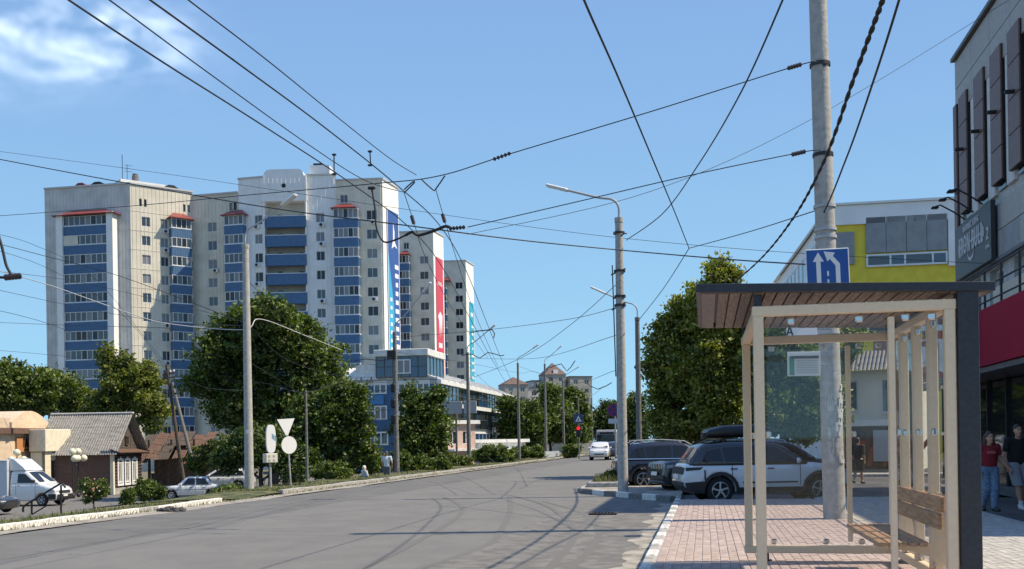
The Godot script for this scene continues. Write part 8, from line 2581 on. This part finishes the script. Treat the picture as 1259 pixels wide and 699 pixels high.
func build_wires() -> void:
	var tw := "trolley contact wires over the road"
	var lab := "thick black trolley contact wire on the tower side of its twin"
	# contact wires
	wire(lab, tw, [[40, -32, 8.2], [85, 0, 9.2], [200, 76, 11], [320, 152, 14], [430, 224, 18], [505, 281, 22], [545, 330, 28], [580, 395, 38], [604, 440, 52], [622, 470, 75]], 0.0105, M.wire)
	wire("thick black trolley contact wire on the shelter side of its twin", tw, [[140, -32, 8.2], [185, 0, 9.2], [300, 83, 11.5], [400, 157, 14.5], [485, 225, 18], [540, 276, 22], [572, 330, 28], [598, 395, 38], [616, 440, 52], [630, 470, 75]], 0.0105, M.wire)
	var cl := "thin carrier wire above the tower side contact wire"
	var cg := "carrier wires above the trolley wires"
	wire(cl, cg, [[100, -24, 9], [135, 0, 9.6], [260, 92, 12], [380, 178, 16], [450, 222, 19], [500, 237, 21]], 0.008, M.wire)
	wire("thin carrier wire above the shelter side contact wire", cg, [[205, -22, 9], [232, 0, 9.6], [330, 75, 12], [420, 148, 16], [480, 195, 19], [512, 215, 21]], 0.008, M.wire)
	# short hangers with clamps
	var hg := "drop hangers on the trolley wires"
	for z in [[411, 190, 411, 214, 17.5], [455, 186, 456, 203, 17.0]]:
		var t := wire("short black drop hanger clamped to a trolley wire", hg, [[z[0], z[1], z[4]], [z[2], z[3], z[4]]], 0.012, M.wire, "wire_hanger")
		for y in [z[1], z[3]]:
			var mb := MB.new()
			mb.cbox(P(z[0], y, z[4]) - t.position, Vector3(0.07, 0.03, 0.05), 0.008)
			put(t, "clamp", mb.mesh(), M.wire)
	# span wires to the thick pole
	var sl := "steel span wire from the thick pole passing above the V hangers"
	var sg := "span wires tied to the thick pole"
	var t1 := wire(sl, sg, [[1004, 76, 19.6], [975, 82, 19.6], [800, 137, 19.8], [630, 188, 20.5], [540, 216, 21], [456, 226, 22], [300, 240, 27], [150, 254, 33], [-40, 268, 42]], 0.011, M.wire)
	insulator(t1, 628, 188, 20.5, 606, 196, 20.6, 1.2)
	insulator(t1, 985, 79, 19.6, 968, 84, 19.6, 1.3)
	var t2 := wire("steel span wire from the thick pole to the black switch arm", sg, [[1008, 184, 19.6], [980, 188, 19.6], [850, 215, 19.8], [700, 250, 20.5], [575, 279, 21.5]], 0.01, M.wire)
	insulator(t2, 990, 186, 19.6, 973, 190, 19.6, 1.3)
	insulator(t2, 552, 281, 21.7, 572, 279, 21.6, 1.3)
	var t2b := wire("thin span wire meeting the trolley switch from the pole side", "", [[1240, 0, 26], [1000, 145, 24], [800, 235, 22.5], [575, 288, 21.6]], 0.006, M.wire)
	# switch arm where the wires meet
	var sw := thing("wire_switch", "black jointed switch arm holding the two trolley wires apart", "wire fitting", Transform3D(Basis(), P(545, 281, 21.8)))
	var mb := MB.new()
	mb.tube(smooth_pts([P(499, 289, 22) - sw.position, P(507, 285, 21.9) - sw.position, P(515, 289, 21.9) - sw.position, P(535, 283, 21.8) - sw.position, P(548, 278, 21.7) - sw.position, P(556, 281, 21.7) - sw.position], 4), 0.032, 8)
	put(sw, "arm", mb.mesh(), M.wire)
	mb = MB.new()
	mb.tube(smooth_pts([P(457, 231, 22) - sw.position, P(461, 255, 22) - sw.position, P(463, 280, 22) - sw.position, P(472, 297, 22) - sw.position, P(488, 294, 22) - sw.position, P(500, 288, 22) - sw.position], 5), 0.02, 7)
	put(sw, "feed_cable", mb.mesh(), M.wire)
	mb = MB.new()
	mb.cbox(P(457, 231, 22) - sw.position, Vector3(0.16, 0.06, 0.08), 0.015)
	put(sw, "clamp", mb.mesh(), M.wire)
	# V hangers between span and contact wires
	for z in [[[497, 233], [507, 224], [510, 224], [497, 237]], [[518, 220], [532, 233], [536, 232], [547, 216]]]:
		var v := wire("black V shaped hanger with insulators below the span wire", "V hangers under the span wire", [[z[0][0], z[0][1], 21.2], [z[1][0], z[1][1], 21.2], [z[2][0], z[2][1], 21.2], [z[3][0], z[3][1], 21.2]], 0.015, M.wire, "wire_hanger", 2)
	var pl := wire("thin pull wire with small insulator below a V hanger", "pull wires under the hangers", [[497, 237, 21.2], [508, 270, 22.5], [525, 320, 27], [560, 385, 36], [600, 440, 50]], 0.008, M.wire)
	insulator(pl, 506, 265, 22, 509, 275, 22, 1.2)
	pl = wire("thin pull wire with small insulator below a V hanger", "pull wires under the hangers", [[536, 233, 21.2], [546, 268, 22.5], [562, 320, 27], [584, 385, 36], [612, 450, 50]], 0.008, M.wire)
	insulator(pl, 544, 263, 22, 547, 273, 22, 1.2)
	# long line across the whole view and lines on the right
	var ol := "long thick black feeder cable sagging across the road"
	var og := "feeder cables crossing the road"
	wire(ol, og, [[-30, 190, 36], [140, 222, 33], [330, 255, 29], [500, 277, 25], [640, 295, 26], [760, 307, 29], [900, 319, 24], [1010, 326, 20]], 0.016, M.wire)
	wire("long thin feeder cable crossing the road above the thick one", og, [[-30, 182, 46], [200, 213, 42], [450, 250, 38], [700, 285, 36], [900, 305, 34], [1100, 318, 32], [1260, 326, 30]], 0.008, M.wire)
	var rl := "straight black service cable ending at the cable joint"
	var rg := "service cables over the shelter"
	wire(rl, rg, [[705, -40, 10], [718, 0, 11], [760, 95, 14], [800, 190, 19], [830, 262, 26], [847, 305, 32]], 0.014, M.wire)
	wire("black service cable curving down to the island lamp pole", rg, [[975, -40, 12], [962, 0, 13], [910, 115, 17], [860, 200, 22], [815, 262, 28], [770, 295, 33]], 0.014, M.wire)
	wire("guy wire from the slim pole up to the cable joint", "", [[783, 396, 46], [815, 355, 40], [847, 305, 32]], 0.014, M.wire)
	wire("span wire from the cable joint to the thick pole collar", "", [[847, 305, 32], [920, 285, 26], [1005, 258, 20]], 0.012, M.wire)
	var tc := thing("twisted_cable", "thick twisted black cable slanting down past the thick pole", "cable", Transform3D(Basis(), P(1085, 0, 11)))
	var pts := smooth_pts([P(1098, -40, 10) - tc.position, P(1085, 0, 11) - tc.position, P(1050, 95, 13.5) - tc.position, P(1012, 200, 18) - tc.position, P(975, 268, 24) - tc.position, P(935, 318, 30) - tc.position, P(890, 358, 38) - tc.position], 22)
	for s in 2:
		var q := []
		for k in pts.size():
			var a := k * 1.1 + s * PI
			q.append(pts[k] + Vector3(cos(a), 0, sin(a)) * 0.018)
		mb = MB.new()
		mb.tube(q, 0.017, 6)
		put(tc, "strand", mb.mesh(), M.wire)
	wire("smooth black cable slanting beside the thick twisted cable", "", [[1112, -30, 10], [1105, 0, 10.8], [1075, 95, 13], [1040, 195, 17], [1005, 275, 20.5], [960, 338, 26]], 0.015, M.wire)
	# wires between the far poles
	var fl := "thin overhead wire strung between the verge lamp poles"
	var fg := "wires between the verge lamp poles"
	for z in [[[300, 340, 39.5], [400, 430, 48], [484, 440, 58.8]], [[484, 432, 58.8], [535, 440, 67], [576, 446, 78], [638, 458, 99], [671, 462, 118], [728, 500, 185]],
			[[484, 415, 58.8], [600, 405, 50], [700, 392, 42], [757, 378, 34.4]], [[576, 440, 78], [660, 440, 60], [757, 412, 34.4]],
			[[565, 470, 60], [640, 440, 48], [700, 400, 40], [757, 350, 34.4]], [[638, 450, 99], [700, 470, 80], [757, 455, 40]], [[576, 450, 78], [620, 485, 95], [680, 500, 130], [735, 515, 185]]]:
		wire(fl, fg, z, 0.011, M.wire)
	var br := "jointed black bracket arm holding the trolley wires over the road"
	var bg := "bracket arms on the far trolley wires"
	for z in [[[567, 437, 46], [580, 435, 46], [590, 440, 46], [600, 433, 46], [615, 437, 46], [620, 436, 46]], [[435, 444, 60], [450, 441, 60], [468, 443, 60], [483, 440, 59]], [[577, 409, 60], [605, 405, 50], [607, 415, 50]], [[676, 452, 110], [690, 447, 110], [697, 456, 110], [707, 443, 110]], [[720, 470, 150], [735, 478, 150], [752, 470, 150]]]:
		var n := []
		for p in z: n.append([p[0], p[1], p[2]])
		wire(br, bg, n, 0.022 * z[0][2] / 50.0, M.wire, "bracket_arm", 2)
	# utility wires over the western yards
	var ul := "utility wire sagging over the western yards"
	var ug := "utility wires over the western yards"
	for z in [[[-30, 283, 50], [40, 300, 55], [120, 345, 65], [206, 450, 74]], [[-30, 300, 50], [60, 330, 58], [150, 385, 68], [206, 456, 74]], [[-30, 330, 45], [90, 345, 60], [200, 370, 55], [299, 395, 39.5]],
			[[-30, 350, 45], [100, 378, 60], [200, 395, 52], [299, 400, 39.5]], [[-30, 375, 42], [80, 405, 55], [206, 462, 74]], [[-30, 292, 40], [50, 313, 40], [150, 340, 40], [299, 396, 39.5]],
			[[212, 458, 74], [250, 475, 60], [299, 480, 39.5]], [[215, 462, 74], [320, 470, 60], [372, 482, 47], [420, 470, 55], [484, 470, 58.8]], [[299, 440, 39.5], [340, 465, 44], [372, 485, 47]],
			[[299, 390, 39.5], [350, 440, 45], [420, 462, 52], [484, 462, 58.8]], [[-30, 395, 60], [100, 400, 60], [299, 405, 39.5]], [[-30, 428, 70], [100, 440, 72], [206, 458, 74]]]:
		wire(ul, ug, z, 0.012, M.wire)
	var pc := wire("pale insulated service cable dipping beside the tall concrete lamp pole", "", [[-30, 325, 40], [60, 350, 40], [160, 385, 40], [210, 398, 40], [299, 405, 39.5], [320, 392, 41], [370, 410, 48], [420, 430, 54]], 0.018, M.cable_pale)
	var gl := wire("black trolley wire loop dropping at the western edge of the road", "", [[-8, 270, 14], [2, 300, 14], [8, 325, 14], [14, 338, 14], [6, 341, 14], [-10, 340, 14]], 0.02, M.wire)
	insulator(gl, 6, 341, 14, 26, 339, 14, 1.3)

func _ready() -> void:
	street_camera()
	sky_and_sun()
	make_materials()
	build_ground()
	build_towers()
	build_mall()
	build_distant()
	build_west()
	build_east()
	build_shelter()
	build_poles()
	build_signs()
	build_cars()
	build_people()
	build_plants()
	build_wires()
